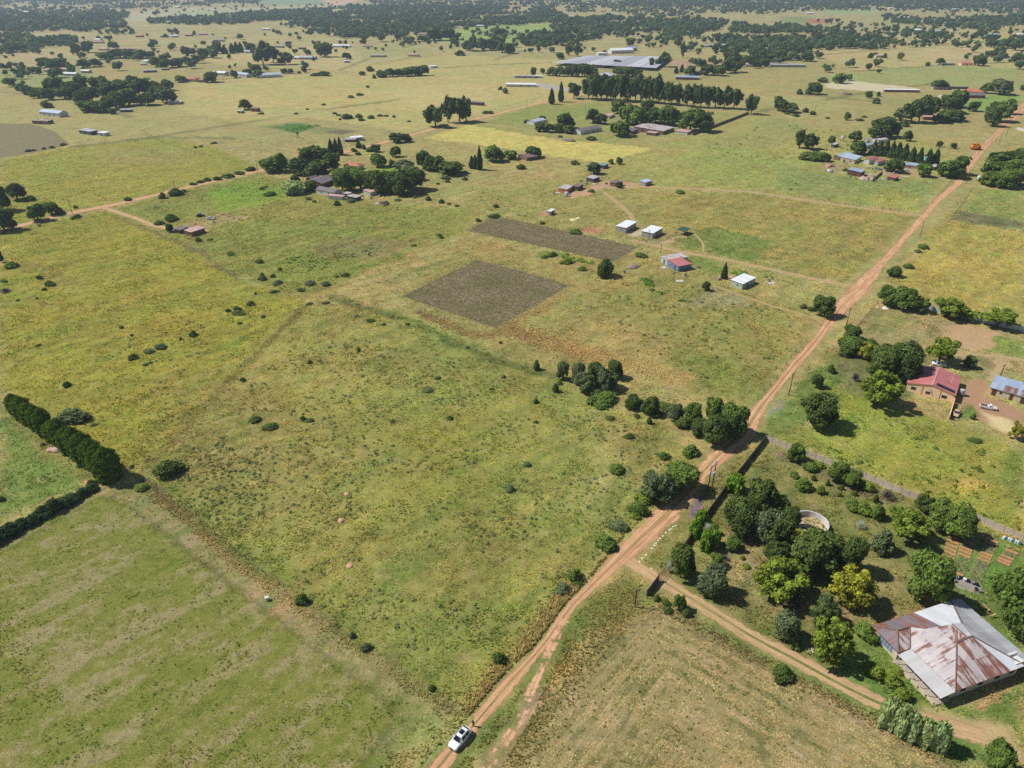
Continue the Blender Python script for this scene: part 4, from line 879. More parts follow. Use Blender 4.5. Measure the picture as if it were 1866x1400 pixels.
plants('beside the conifer hedge', 'shrubs by the conifer hedge', '138 764 48 34 u; 170 883 16 12 s; 194 878 20 14 j; 258 890 22 12 j; 172 775 10 6 j; 78 812 10 6 s; 240 852 10 6 s; 4 912 14 12 d'.replace(' d', ' s'))
plants('in the far left paddock', 'pasture shrubs at the upper left', '52 276 12 5 s; 62 275 10 4 s; 80 272 10 4 s; 95 270 12 5 s; 115 265 10 6 j; 390 262 10 4 s; 366 268 8 4 s; 356 270 6 4 s; 632 216 22 9 u; 654 214 18 8 s; 658 220 16 7 s; 676 216 12 6 u; 610 208 8 4 s; 617 211 10 4 s; 692 212 9 4 s; 703 212 10 4 s; 718 214 8 4 s; 620 219 6 4 s; 745 222 7 3 s; 812 212 10 4 s; 540 208 8 4 s; 640 178 16 5 u; 655 174 14 4 u; 670 160 6 4 s; 590 192 8 4 s; 560 200 8 3 s')
# the conifer hedge and the low dark hedge on the left
_h = '30 752 25 36; 46 762 26 40; 58 772 27 37; 74 782 28 43; 86 792 29 47; 103 802 30 42; 117 813 31 47; 133 823 32 51; 145 833 33 49; 160 843 34 54; 176 853 35 51; 187 863 36 58; 204 874 38 58'
plants('in the long hedge at the left', 'conifers of the left hedge', ';'.join(q + ' h' for q in _h.split(';')))
_k = '166 894 26 20; 150 903 26 20; 134 912 28 22; 117 921 28 24; 100 930 30 26; 82 941 30 28; 64 950 30 26; 46 960 30 26; 28 970 32 30; 10 980 32 30; -8 990 32 30'
plants('in the low hedge at the left edge', 'bushes of the low left hedge', ';'.join(q + ' k' for q in _k.split(';')))
# wood at the upper left and scattered mid-distance trees
plants('in the wood behind the pale barn', 'trees of the upper left wood', '52 172 20 16 s; 72 178 26 20 d; 90 182 24 22 d; 102 172 28 30 d; 118 180 26 22 d; 135 176 28 26 d; 148 165 24 28 P; 150 188 26 22 d; 168 186 28 26 d; 186 172 32 32 d; 204 180 32 32 d; 220 176 30 30 d; 162 204 30 22 d; 182 205 28 22 m; 200 200 28 26 d; 218 195 30 30 d; 236 192 30 30 m; 242 176 24 26 d; 244 158 22 20 d; 264 172 28 28 d; 270 192 26 22 d; 288 180 24 26 d; 284 165 20 18 d; 304 188 30 28 o; 306 165 22 20 d; 205 208 14 14 j; 40 165 24 14 u; 86 196 20 12 s; 24 156 10 8 s')
plants('at the far farms on the left', 'trees at the far left farms', '84 124 24 18 d; 98 126 22 16 d; 110 122 22 16 d; 122 124 14 11 d; 104 142 22 20 m; 60 134 16 12 d; 72 136 12 14 d; 132 136 14 20 m; 152 124 20 15 d; 174 122 22 16 d; 156 118 14 10 d; 18 118 14 8 s; 140 100 14 22 d; 162 96 18 20 d; 208 90 16 15 m; 192 108 30 14 m; 218 106 28 16 d; 236 106 26 16 d; 258 106 26 16 d; 276 104 16 10 d; 298 112 14 12 d; 285 122 18 20 d; 305 124 22 16 d; 325 122 24 16 d; 340 116 14 12 d; 340 102 16 18 d; 352 100 14 12 d; 372 105 20 18 d; 390 106 16 18 m; 397 98 18 22 d; 410 98 12 12 c; 424 98 9 18 c; 432 96 9 18 c; 440 96 8 18 c; 457 94 16 16 d; 480 118 28 40 e; 498 114 22 28 e; 520 118 22 22 e; 418 108 8 10 m; 560 100 14 10 d; 592 104 26 26 d; 632 108 18 12 d; 386 150 24 20 d; 428 142 14 14 d; 466 132 22 14 d; 452 136 20 10 d; 470 142 18 14 m; 518 134 12 9 d; 530 134 12 9 d; 554 133 10 11 d; 545 134 10 6 s; 590 138 24 8 s; 575 138 18 7 s; 447 200 22 20 m; 330 150 22 12 m; 476 208 12 4 s')
plants('in the thicket on the pale plain', 'thicket on the pale plain', '660 137 14 9 s; 674 130 16 12 s; 682 143 10 8 s; 694 141 16 12 s; 710 140 18 16 d; 726 139 20 14 d; 742 139 22 16 d; 756 138 22 16 d; 770 138 20 18 d; 838 101 22 11 s')
plants('around the farmyard in the distance', 'trees in the middle distance', '855 92 20 18 d; 862 94 16 30 P; 880 92 22 22 d; 895 92 24 20 d; 900 84 14 16 d; 916 96 22 18 d; 928 98 20 18 d; 790 74 26 22 d; 805 74 24 22 d; 820 73 18 20 d; 770 76 20 12 d; 745 76 26 10 d; 725 72 12 10 d; 905 66 18 13 d; 915 64 14 12 d; 950 70 16 10 d; 885 65 10 6 s; 833 84 8 5 s; 843 84 8 6 s; 972 138 9 15 P; 989 134 10 10 d; 1006 138 18 16 d; 1020 139 20 18 d; 1036 139 20 20 d; 1050 140 20 22 d; 1065 140 22 24 d; 1080 140 20 22 d; 1052 103 14 20 e; 1036 102 12 18 e; 1020 108 16 12 d; 1125 118 18 10 d; 1148 84 18 14 d; 1206 122 20 24 e; 1186 124 8 16 e; 1128 138 22 16 d; 1145 140 26 18 d; 1160 141 22 14 d; 1244 106 10 26 e; 1232 134 8 12 c; 1242 132 8 14 c; 1258 137 18 16 d; 1236 75 14 12 d; 1272 66 18 10 d')
plants('around the barns in the distance', 'trees in the middle distance', '1290 137 26 20 d; 1308 138 22 18 m; 1322 134 20 26 e; 1340 132 24 20 d; 1332 118 24 22 e; 1300 112 10 10 d; 1360 118 22 16 d; 1378 116 24 16 d; 1392 122 16 14 d; 1402 112 20 14 d; 1420 108 26 16 d; 1446 110 22 14 d; 1470 112 22 16 d; 1594 104 12 8 d; 1585 106 8 9 c; 1612 106 8 8 d; 1712 118 18 12 d; 1690 120 10 6 s; 1782 120 22 18 d; 1806 86 20 15 d; 1830 88 22 16 d; 1848 112 10 16 c; 1806 104 20 12 d; 1826 106 18 10 d; 1850 92 22 22 d; 1840 78 14 10 d')
label_plants_later = True
# ------------------------------------------------------------------ woods in the far distance: masses of trees nobody could count
def tiny_tree(seed):
    g = G(seed); L = [(0, 0, .5, .3)] + [(math.cos(a) * .24, math.sin(a) * .24, g.uniform(.35, .7), g.uniform(.16, .24)) for a in g.uniform(0, 6.28, 3)]
    V, F, o = [], [], 0
    for x, y, z, r in L:
        v, f = icos((x, y, z), r * .85, 1); V.append(v); F.append(f + o); o += len(v)
    d = g.normal(size=(44, 3)); d /= np.linalg.norm(d, axis=1, keepdims=True); k = g.integers(0, 4, 44); LL = np.array(L)
    C = LL[k, :3] + d * LL[k, 3:4]; A = g.normal(size=(44, 3)); A = np.cross(A, d + .3 * g.normal(size=(44, 3))); A /= np.linalg.norm(A, axis=1, keepdims=True); B = np.cross(A, d); s = g.uniform(.08, .16, (44, 1))
    V.append(np.stack([C - A * s - B * s, C + A * s - B * s, C + B * s * 1.2], 1).reshape(-1, 3)); F.append(np.arange(132).reshape(44, 3) + o)
    return np.vstack(V), np.vstack(F)
TINY = [tiny_tree(200 + i) for i in range(5)]
def wood(name, label, polys, seed, group=None):
    g = np.random.default_rng(seed); V, F, S, off = [], [], [], 0
    for pts, dens in polys:
        poly = np.array([P(*p) for p in pts]); lo, hi = poly.min(0), poly.max(0)
        n = int((hi - lo).prod() * dens); x = g.uniform(lo[0], hi[0], n); y = g.uniform(lo[1], hi[1], n)
        k = inside(x, y, poly) & (fbm(x / 150, y / 150, 5, 2) > .36); x, y = x[k], y[k]
        for xx, yy in zip(x, y):
            v, f = TINY[g.integers(5)]; h = 6 + 8 * g.uniform() ** 1.3 + (7 * g.uniform() if g.uniform() > .7 else 0); w = h * g.uniform(.75, 1.3); a = g.uniform(0, 6.28); c, s = math.cos(a), math.sin(a)
            V.append(np.stack([(v[:, 0] * c - v[:, 1] * s) * w + xx, (v[:, 0] * s + v[:, 1] * c) * w + yy, v[:, 2] * h - .1 * h], 1)); F.append(f + off); off += len(v)
            t = g.uniform(.6, 1.5); hq = g.normal(0, .11); S.append(np.tile([t * (1 + hq), t, t * (1 - hq), 1.0], (len(v), 1)) * np.r_[np.ones(3), 1])
    V, F, S = np.vstack(V), np.vstack(F), np.vstack(S)
    o = add(name, quads_mesh(name, V, F, {'shade': S}), mat_leaf('distant_tree_leaves', (86,104,64))); tag(o, label, 'trees', group, 'stuff'); print(name, len(F), 'tris'); return o
wood('distant_woodland', 'dark woods on the plain toward the horizon', [
    ([(-60,0),(480,0),(470,10),(330,12),(230,20),(225,44),(250,58),(100,62),(-60,72)], 0.00138),
    ([(270,36),(400,28),(500,22),(560,20),(640,12),(1000,14),(1050,40),(960,46),(830,50),(800,62),(700,68),(620,72),(600,52),(520,46),(420,48),(330,46),(270,44)], 0.00429),
    ([(640,-6),(1930,-6),(1930,26),(1740,28),(1640,22),(1500,20),(1380,28),(1300,25),(1200,34),(1140,30),(1000,20),(700,14)], 0.00138),
    ([(1010,42),(1100,30),(1200,38),(1280,40),(1330,46),(1300,60),(1240,66),(1170,60),(1100,70),(1040,82),(960,86),(940,74),(1000,68)], 0.00528),
    ([(1340,44),(1420,46),(1500,54),(1600,70),(1660,84),(1600,92),(1540,90),(1460,96),(1400,92),(1340,90),(1310,74)], 0.0060),
    ([(1290,66),(1340,60),(1360,92),(1420,100),(1340,98)], 0.00990),
    ([(-60,60),(60,58),(130,66),(140,80),(90,96),(30,98),(-60,104)], 0.00528),
    ([(100,52),(200,48),(250,54),(240,66),(150,70)], 0.00462),
    ([(1600,30),(1930,30),(1930,52),(1800,58),(1700,50),(1620,42)], 0.00231),
    ([(1100,-8),(1930,-8),(1930,16),(1700,18),(1400,16),(1100,14)], 0.00105), ([(-60,28),(235,24),(225,60),(-60,66)], 0.00240), ([(440,30),(640,26),(640,60),(560,64),(520,50)], 0.00240), ([(1100,40),(1240,30),(1330,40),(1290,56),(1180,56)], 0.00240), ([(880,60),(960,60),(1040,62),(1000,80),(900,82)], 0.00135), ([(1640,60),(1720,66),(1760,78),(1690,84)], 0.00240),
    ([(620,40),(700,30),(960,44),(820,52),(680,66),(620,66)], 0.00396)], 77)

wood('distant_trees', 'scattered trees between the far farms', [
    ([(-60,70),(300,70),(330,100),(250,130),(-60,130)], 0.00070), ([(250,60),(620,60),(640,100),(330,105)], 0.00040), ([(620,66),(960,50),(1000,100),(700,100)], 0.00024),
    ([(950,70),(1330,60),(1340,100),(1240,100),(1050,100),(960,96)], 0.00120), ([(1330,84),(1480,96),(1500,112),(1330,125),(1300,110)], 0.00220), ([(1480,40),(1930,34),(1930,80),(1760,92),(1640,84)], 0.00090),
    ([(1640,86),(1930,84),(1930,118),(1700,108)], 0.00044), ([(330,100),(560,96),(600,128),(500,140),(330,140)], .0003), ([(600,70),(1000,60),(1040,84),(660,96)], .0003), ([(1450,110),(1866,92),(1866,130),(1500,140)], .0002), ([(0,120),(60,120),(60,160),(0,160)], .0008), ([(230,16),(640,6),(640,30),(240,40)], 0.00020), ([(1250,112),(1400,100),(1420,126),(1290,134)], 0.00220), ([(1000,60),(1090,58),(1080,84),(990,88)], 0.00240)], 78)
# ------------------------------------------------------------------ grass tufts and herbs standing on the near ground
def in_any(x, y, polys):
    r = np.zeros(len(x), bool)
    for p in polys: r |= inside(x, y, p)
    return r
def tufts(name, label, x, y, hgt, wid, rgbs, blades=5, seed=1, lean=.55, cat='grass'):
    g = np.random.default_rng(seed); n = len(x); nb = blades
    a = g.uniform(0, 6.283, (n, nb)) ; el = g.uniform(.25, 1.0, (n, nb)); h = hgt[:, None] * g.uniform(.55, 1.15, (n, nb)); w = wid[:, None]
    cx, cy = x[:, None] + g.normal(0, .12, (n, nb)) * w, y[:, None] + g.normal(0, .12, (n, nb)) * w
    tx, ty = cx + np.cos(a) * w * lean * el, cy + np.sin(a) * w * lean * el
    bw = w * g.uniform(.16, .34, (n, nb)); px, py = -np.sin(a) * bw, np.cos(a) * bw
    z0 = np.full((n, nb), -.02)
    V = np.stack([np.stack([cx - px, cy - py, z0], -1), np.stack([cx + px, cy + py, z0], -1), np.stack([tx, ty, h], -1)], 2).reshape(-1, 3)
    c = np.clip(np.repeat(rgbs[:, None] * 2.2 * g.uniform(.75, 1.25, (n, nb, 1)), 3, axis=1).reshape(-1, 3), 0, .9)
    me = quads_mesh(name, V, np.arange(len(V)).reshape(-1, 3), {'tint': np.hstack([c, np.ones((len(c), 1))])})
    o = add(name, me, M_TUFT); tag(o, label, cat, kind='stuff'); return o
def mat_tuft():
    nt = NT('grass_blades'); t = nt.attr('tint').outputs['Color']
    d = nt.n('ShaderNodeBsdfDiffuse', i_Color=t); tr = nt.n('ShaderNodeBsdfTranslucent', i_Color=t)
    return nt.surf(nt.n('ShaderNodeMixShader', i_0=.5, i_1=d.outputs[0], i_2=tr.outputs[0]).outputs[0])
M_TUFT = mat_tuft()
def in_view(x, y, pad=1.12):
    d = y * cp + H_CAM * sp; v = (H_CAM * cp - y * sp) / d; return (np.abs(x / d) < .72 * pad) & (v < .54 * pad)
g = np.random.default_rng(3)
N = 560000
yy = 62 + (g.uniform(0, 1, N) ** 1.35) * 520; xx = g.uniform(-1, 1, N) * (yy * .82 + 50)
k = in_view(xx, yy); xx, yy = xx[k], yy[k]
col, fl, gr = paint(xx, yy); col = col * .94
keep = (gr > .5) & (g.uniform(0, 1, len(xx)) < 1 - .8 * sstep(300, 580, yy)) & (fbm(xx / 2.2, yy / 2.2, 61, 3) + .20 * fbm(xx / 20, yy / 20, 62, 2) > .50) & off_roads(xx, yy, .5) & ~in_any(xx, yy, PLOTS) & ~(in_any(xx, yy, [MOWN]) & (g.uniform(0, 1, len(xx)) > .45))
FOOT = []
xx, yy, col = xx[keep], yy[keep], col[keep]
far = 1 + (yy - 60) / 260
hg = g.uniform(.08, .26, len(xx)) * (1 + .9 * (fbm(xx / 9, yy / 9, 88, 3) > .55)) * (1 + (far - 1) * .3); wd = g.uniform(.22, .6, len(xx)) * far
short = in_any(xx, yy, [MOWN, DRY]); hg[short] *= .6
hue = g.normal(0, .22, len(xx))[:, None]; c2 = col * (1.12 + hue * np.array([[.7, .35, .6]])) * g.uniform(.8, 1.2, (len(xx), 1))
print('tufts', len(xx))
tufts('meadow_grass', 'short mixed green and straw grass tufts over the near fields', xx, yy, hg, wd, c2)
# tall straw coloured grass along the west verge and the boundary line
def along(pts, n, spread, seed):
    g = np.random.default_rng(seed); c = np.array([P(*p) for p in pts]); d = np.r_[0, np.cumsum(np.hypot(*np.diff(c, axis=0).T))]
    t = g.uniform(0, d[-1], n); x = np.interp(t, d, c[:, 0]) + g.normal(0, spread, n); y = np.interp(t, d, c[:, 1]) + g.normal(0, spread, n); return x, y
def tall(name, label, pts, n, spread, rgb, seed, h=(.5, 1.1)):
    x, y = along(pts, int(n * 1.6), spread, seed); k = off_roads(x, y, .25); x, y = x[k], y[k]; g = np.random.default_rng(seed)
    c = lin(rgb)[None] * g.uniform(.65, 1.3, (len(x), 1)) * (1 + g.normal(0, .07, (len(x), 3)))
    return tufts(name, label, x, y, g.uniform(*h, len(x)) * .85, g.uniform(.25, .6, len(x)), np.clip(c, .02, .8), 5, seed, .5)
tall('straw_grass', 'tall straw coloured grass on the west road verge', [(1060,1065),(1025,1098),(990,1145),(955,1195),(910,1230),(870,1285),(845,1305)], 1700, 1.5, (164,146,100), 5)
tall('straw_grass', 'dark grass row added along the road edge to stand for its bank shade', [(1262,862),(1235,893),(1205,916),(1135,980),(1066,1066),(1022,1108),(987,1158),(955,1200),(905,1245),(850,1314),(775,1400)], 1500, .35, (120,112,66), 15, (.3, .7))  # row added to make the shadow line of the sunken road's bank
tall('straw_grass', 'orange grass strip along the field boundary at left', [(280,895),(345,955),(440,1040),(495,1080),(560,1125)], 420, .5, (160,140,104), 6, (.3, .7))
tall('straw_grass', 'rank grey weeds along the field boundary ditch', [(262,880),(340,938),(420,1003),(510,1072),(600,1145),(700,1210),(800,1283)], 700, .9, (142,132,84), 7, (.2, .5))
tall('straw_grass', 'orange grass drift behind the field thicket', [(930,602),(1010,628),(1100,655),(1170,670),(1240,690)], 1800, 3.6, (172,150,106), 8, (.5, 1.0))
tall('straw_grass', 'weedy strip along the edge of the dry field', [(1195,1105),(1290,1150),(1400,1212),(1600,1318),(1740,1395)], 800, .8, (136,126,88), 9, (.25, .7))
tall('straw_grass', 'rank grass along the old field track', [(562,556),(430,682),(352,765),(270,850)], 800, 1.2, (140,132,72), 10, (.2, .45))
tall('straw_grass', 'yellow straw grass beside the tilled plot', [(760,568),(860,612),(905,610),(930,592),(1045,528)], 1600, 1.6, (160,142,100), 12, (.4, .9))
tall('straw_grass', 'tall weeds on the verge below the farm gate', [(1150,1080),(1100,1140),(1040,1210),(980,1290),(900,1400)], 1500, 2.4, (136,128,78), 16, (.2, .7))
# rough stubble on the tilled plots
for i_, pts in enumerate([[(845,421),(900,393),(1010,415),(1168,450),(1120,480),(980,450)], [(724,541),(868,472),(960,495),(1046,520),(904,602),(800,566)]]):
    poly = np.array([P(*p) for p in pts]); lo, hi = poly.min(0), poly.max(0); g = np.random.default_rng(40 + i_)
    x = g.uniform(lo[0] - 2, hi[0] + 2, 15000); y = g.uniform(lo[1] - 2, hi[1] + 2, 15000); k = inside(x + g.normal(0, 1.2, 15000), y + g.normal(0, 1.2, 15000), poly); x, y = x[k], y[k]
    c = lin((134,120,96))[None] * g.uniform(.6, 1.35, (len(x), 1)); gk = g.uniform(0, 1, len(x)) > .72; c[gk] = lin((112,116,70)) * g.uniform(.7, 1.2, (gk.sum(), 1))
    tufts('crop_stubble', ['grey brown dead stalks on the upper tilled plot', 'grey brown dead stalks on the lower tilled plot'][i_], x, y, g.uniform(.2, .55, len(x)), g.uniform(.3, .65, len(x)), c, 4, 50 + i_, .5)
# low grey-green herbs
def herbs(name, label, polys, leafkey, seed, size=(.5, 1.3)):
    g = np.random.default_rng(seed); V, F, S, off = [], [], [], 0
    for pts, n in polys:
        poly = np.array([P(*p) for p in pts]); lo, hi = poly.min(0), poly.max(0); x = g.uniform(lo[0], hi[0], n * 2); y = g.uniform(lo[1], hi[1], n * 2)
        k = inside(x, y, poly) & (fbm(x / 14, y / 14, 300 + seed, 3) > .47) & off_roads(x, y, .6); x, y = x[k][:n], y[k][:n]
        for px_, py_ in zip(x, y):
            m = 16; d = g.normal(size=(m, 3)); d[:, 2] = abs(d[:, 2]) * .8; d /= np.linalg.norm(d, axis=1, keepdims=True); w = g.uniform(*size); h = w * g.uniform(.35, .7)
            C = d * np.array([w * .5, w * .5, h]) ; A = np.cross(g.normal(size=(m, 3)), d + .4 * g.normal(size=(m, 3))); A /= np.linalg.norm(A, axis=1, keepdims=True); B = np.cross(A, d); s = w * g.uniform(.12, .24, (m, 1))
            q = np.stack([C - A * s - B * s, C + A * s - B * s, C + B * s * 1.4], 1).reshape(-1, 3) + np.array([px_, py_, .02]); V.append(q); F.append(np.arange(3 * m).reshape(m, 3) + off); off += 3 * m
            t = g.uniform(.8, 1.25); S.append(np.repeat(t * g.uniform(.8, 1.2, m), 3))
    V, F, S = np.vstack(V), np.vstack(F), np.concatenate(S)
    o = add(name, quads_mesh(name, V, F, {'shade': np.stack([S, S, S, np.ones(len(S))], 1)}), LEAF[leafkey]); tag(o, label, 'herbs', kind='stuff'); return o
herbs('field_herbs', 'low grey green herbs dotted over the central field', [
    ([(560,600),(860,660),(1130,770),(1260,860),(1060,1040),(850,1240),(600,1120),(420,990),(290,880),(420,740)], 2100), ([(395,780),(480,820),(480,960),(390,960),(330,850)], 220),
    ([(180,620),(420,560),(560,560),(430,680),(300,790),(170,720)], 320)], 'n', 4, (.4, 1.0))
herbs('field_herbs', 'small green weeds dotted over the mown field and the dry field', [
    ([(10,1010),(250,900),(600,1160),(760,1290),(690,1390),(0,1390)], 420), ([(1000,1280),(1200,1130),(1600,1320),(1700,1390),(900,1390)], 260)], 'm', 5, (.2, .5))
herbs('field_herbs', 'small dark weeds dotted over the middle pastures', [
    ([(470,330),(860,385),(730,470),(560,540),(330,430)], 170), ([(1190,500),(1480,575),(1480,620),(1400,740),(1160,640),(1060,540)], 300),
    ([(1420,800),(1640,750),(1860,840),(1860,970)], 200), ([(520,470),(680,455),(660,490),(520,500)], 90), ([(860,340),(1090,350),(1000,410),(860,390)], 70)], 'j' if 'j' in LEAF else 'm', 6, (.5, 1.4))
# maize and vegetable stands near the red roofed shack
herbs('maize_patch', 'green maize patch below the red roofed shack', [([(1160,512),(1190,505),(1246,531),(1262,553),(1225,549)], 300)], 'v', 8, (1.0, 1.8))
herbs('maize_patch', 'green maize strip behind the white flat roofed house', [([(1330,498),(1350,494),(1410,506),(1400,516),(1375,512)], 120)], 'v', 9, (1.0, 1.7))
herbs('weed_patch', 'bright green weed patch below the upper tilled plot', [([(980,462),(1010,458),(1085,478),(1078,496),(1030,490),(985,474)], 200)], 'b', 10, (.9, 1.8))
herbs('crop_patch', 'dark green crop plot above the left road', [([(492,233),(535,225),(585,230),(538,243)], 160)], 'b', 11, (1.2, 2.2))
herbs('flower_bed', 'white flowering border beside the farm driveway', [([(1455,1170),(1470,1168),(1510,1196),(1498,1204)], 50)], 't', 12, (.3, .6))
herbs('flower_bed', 'green foliage of the border beside the farm driveway', [([(1450,1168),(1470,1165),(1514,1196),(1498,1206)], 130)], 'm', 13, (.7, 1.2))
herbs('hill_grass', 'rough tussocks in the pasture beyond the homestead wall', [([(1290,268),(1420,215),(1500,235),(1700,262),(1560,300),(1340,290)], 260)], 'm', 14, (.8, 1.8))
# ------------------------------------------------------------------ building materials
def mat_roof(name, rgb, rust=0.0, rustrgb=(140,78,52), dull=.12, sheet=.8, gloss=.55):
    if name in MATS: return MATS[name]
    nt = NT(name); uv = nt.n('ShaderNodeUVMap', uv_map='roof').outputs[0]; c = tuple(lin(rgb))
    sep = nt.n('ShaderNodeSeparateXYZ', i_0=uv); u, v = sep.outputs[0], sep.outputs[1]
    sh = nt.n('ShaderNodeTexWhiteNoise', noise_dimensions='2D', i_Vector=nt.n('ShaderNodeCombineXYZ', i_0=nt.math('FLOOR', nt.math('DIVIDE', u, sheet)), i_1=nt.math('FLOOR', nt.math('DIVIDE', v, 3.6))).outputs[0]).outputs[0]
    st = nt.noise(nt.vmap(uv, (1.5, .11, 1)), 1.0, 5, .7); big = nt.noise(uv, .22, 3, .6); fine = nt.noise(uv, 3.0, 4, .7)
    col = nt.mix(1.0, c, nt.math('MULTIPLY', nt.rng(sh, 0, 1, 1 - dull, 1 + dull), nt.rng(fine, .2, .8, .93, 1.07)), 'MULTIPLY')
    if rust > 0:
        m = nt.math('ADD', nt.math('MULTIPLY', st, .55), nt.math('MULTIPLY', big, .35)); m = nt.math('ADD', m, nt.math('MULTIPLY', nt.math('SUBTRACT', sh, .5), .16))
        lo = .62 - rust * .34; m = nt.rng(m, lo, lo + .10, 0, 1, True)
        rc = nt.mix(fine, tuple(lin(rustrgb) * .62), tuple(lin(rustrgb) * 1.25)); col = nt.mix(nt.math('MULTIPLY', m, .92), col, rc)
    rib = nt.math('SINE', nt.math('MULTIPLY', u, 2 * math.pi / .25))
    MATS[name] = nt.surf(nt.bsdf(col, gloss, 0.0, .35, rib, .02, .7)); return MATS[name]
def mat_wall(name, rgb, stain=.14, course=0.2):
    if name in MATS: return MATS[name]
    nt = NT(name); p = objc(nt); n = nt.noise(p, .9, 5, .65); n2 = nt.noise(nt.vmap(p, (2, 2, .35)), 1.4, 4, .6)
    col = nt.mix(1.0, tuple(lin(rgb)), nt.math('MULTIPLY', nt.rng(n, .25, .75, 1 - stain, 1 + stain), nt.rng(n2, .25, .75, 1 - stain, 1 + stain * .5)), 'MULTIPLY')
    MATS[name] = nt.surf(nt.bsdf(col, .9, 0, .2, n, .05, .4)); return MATS[name]
WHITE_ROOF = mat_roof('new_zinc_roof', (226,228,230), 0, dull=.05)
OLD_ZINC = mat_roof('weathered_zinc_roof', (204,206,210), .05, (170,140,120), dull=.08)
GREY_ROOF = mat_roof('grey_sheet_roof', (176,176,178), .12, (132,96,78))
BLUE_ROOF = mat_roof('blue_grey_sheet_roof', (156,170,190), .08)
RUST_ROOF = mat_roof('rusted_sheet_roof', (190,180,178), .66, (126,72,50))
PALE_RUST = mat_roof('pale_rust_streaked_roof', (196,188,186), .50, (132,84,66))
DARK_RUST = mat_roof('dark_rust_roof', (128,116,122), .55, (142,82,54))
RED_ROOF = mat_roof('faded_red_roof', (186,114,112), .34, (160,86,80), gloss=.6)
ORANGE_ROOF = mat_roof('orange_tile_roof', (190,120,88), .1, (150,90,66))
SLATE_ROOF = mat_roof('slate_grey_roof', (116,110,112), .1, (96,84,78))
TEAL_ROOF = mat_roof('teal_sheet_roof', (112,150,150), .1)
PINK_ROOF = mat_roof('pinkish_sheet_roof', (196,160,152), .3, (166,110,96))
BLUEMETAL = mat_roof('bright_blue_grey_roof', (178,190,206), 0, dull=.06)
ROOFS = dict(w=WHITE_ROOF, g=GREY_ROOF, b=BLUE_ROOF, r=RUST_ROOF, k=DARK_RUST, R=RED_ROOF, o=ORANGE_ROOF, s=SLATE_ROOF, t=TEAL_ROOF, p=PINK_ROOF, B=BLUEMETAL, q=PALE_RUST)
WALLS = dict(c=mat_wall('cream_plaster', (206,190,160)), p=mat_wall('peach_plaster', (240,204,166), .07), w=mat_wall('white_plaster', (206,204,198)), g=mat_wall('grey_block_wall', (164,160,154)),
             b=mat_wall('brown_brick_wall', (134,106,88)), n=mat_wall('brown_board_wall', (112,82,66)), t=mat_wall('pale_green_plaster', (178,188,172)), u=mat_wall('blue_painted_sheet', (112,130,164)),
             d=mat_wall('dark_sheet_wall', (96,92,92)), o=mat_wall('orange_painted_board', (206,132,80)), r=mat_wall('red_brick_wall', (146,92,76)))
GLASS = plain('window_glass', (44,52,62), .15, 0, .6, .1); FRAME = plain('white_frame_paint', (214,212,206), .6); DOOR = plain('dark_brown_door', (92,66,52), .7); STEEL = plain('galvanised_steel', (158,160,162), .45, .4, .5)
CONCRETE = mat_wall('weathered_concrete', (176,164,148), .14); DARKMETAL = plain('dark_steel', (58,54,54), .6, .2); TIMBER = plain('tarred_timber', (74,62,54), .9, vary=.2)

def slab(name, pts, t, mat, parent):
    """a roof sheet: polygon given counter-clockwise from above, first edge along the eaves"""
    pts = [Vector(p) for p in pts]; u = (pts[1] - pts[0]).normalized()
    n = Vector((0, 0, 0))
    for i in range(len(pts)):
        a, b = pts[i], pts[(i + 1) % len(pts)]; n += a.cross(b)
    n.normalize()
    if n.z < 0: n = -n; pts = pts[::-1]
    w = n.cross(u).normalized(); bm = bmesh.new(); lay = bm.loops.layers.uv.new('roof')
    T = [bm.verts.new(p) for p in pts]; B = [bm.verts.new(p - n * t) for p in pts]
    fs = [bm.faces.new(T), bm.faces.new(B[::-1])]
    for i in range(len(pts)): j = (i + 1) % len(pts); fs.append(bm.faces.new((T[i], B[i], B[j], T[j])))
    for f in fs:
        for l in f.loops: d = l.vert.co - pts[0]; l[lay].uv = (d.dot(u), d.dot(w))
    me = bpy.data.meshes.new(name); bm.to_mesh(me); bm.free(); return add(name, me, mat, parent)
def prism(name, pts, tops, mat, parent, z0=-.1):
    bm = bmesh.new(); n = len(pts); B = [bm.verts.new((x, y, z0)) for x, y in pts]; T = [bm.verts.new((x, y, z)) for (x, y), z in zip(pts, tops)]
    bm.faces.new(B[::-1]); bm.faces.new(T)
    for i in range(n): j = (i + 1) % n; bm.faces.new((B[i], B[j], T[j], T[i]))
    return add(name, bm_mesh(name, bm), mat, parent)
def opening(root, face, t, kind, w, h, z, a, b):
    """a door or window set on a wall: face S/N run along x, W/E along y"""
    L = a if face in 'SN' else b; c = t * L; D = {'S': (0, -1), 'N': (0, 1), 'W': (-1, 0), 'E': (1, 0)}[face]
    def box(nm, hw, z0, z1, proud, mat, par, hw2=None):
        bm = bmesh.new()
        if face in 'SN': y = 0 if face == 'S' else b; bx(bm, c - hw, c + hw, y - proud, y + proud, z0, z1)
        else: x = 0 if face == 'W' else a; bx(bm, x - proud, x + proud, c - hw, c + hw, z0, z1)
        return add(nm, bm_mesh(nm, bm), mat, par)
    if kind == 'door':
        d = box('door', w / 2, 0, h, .05, DOOR, root); return d
    f = box('window', w / 2, z, z + h, .04, FRAME, root); box('pane', w / 2 - .07, z + .07, z + h - .07, .06, GLASS, f)
    return f
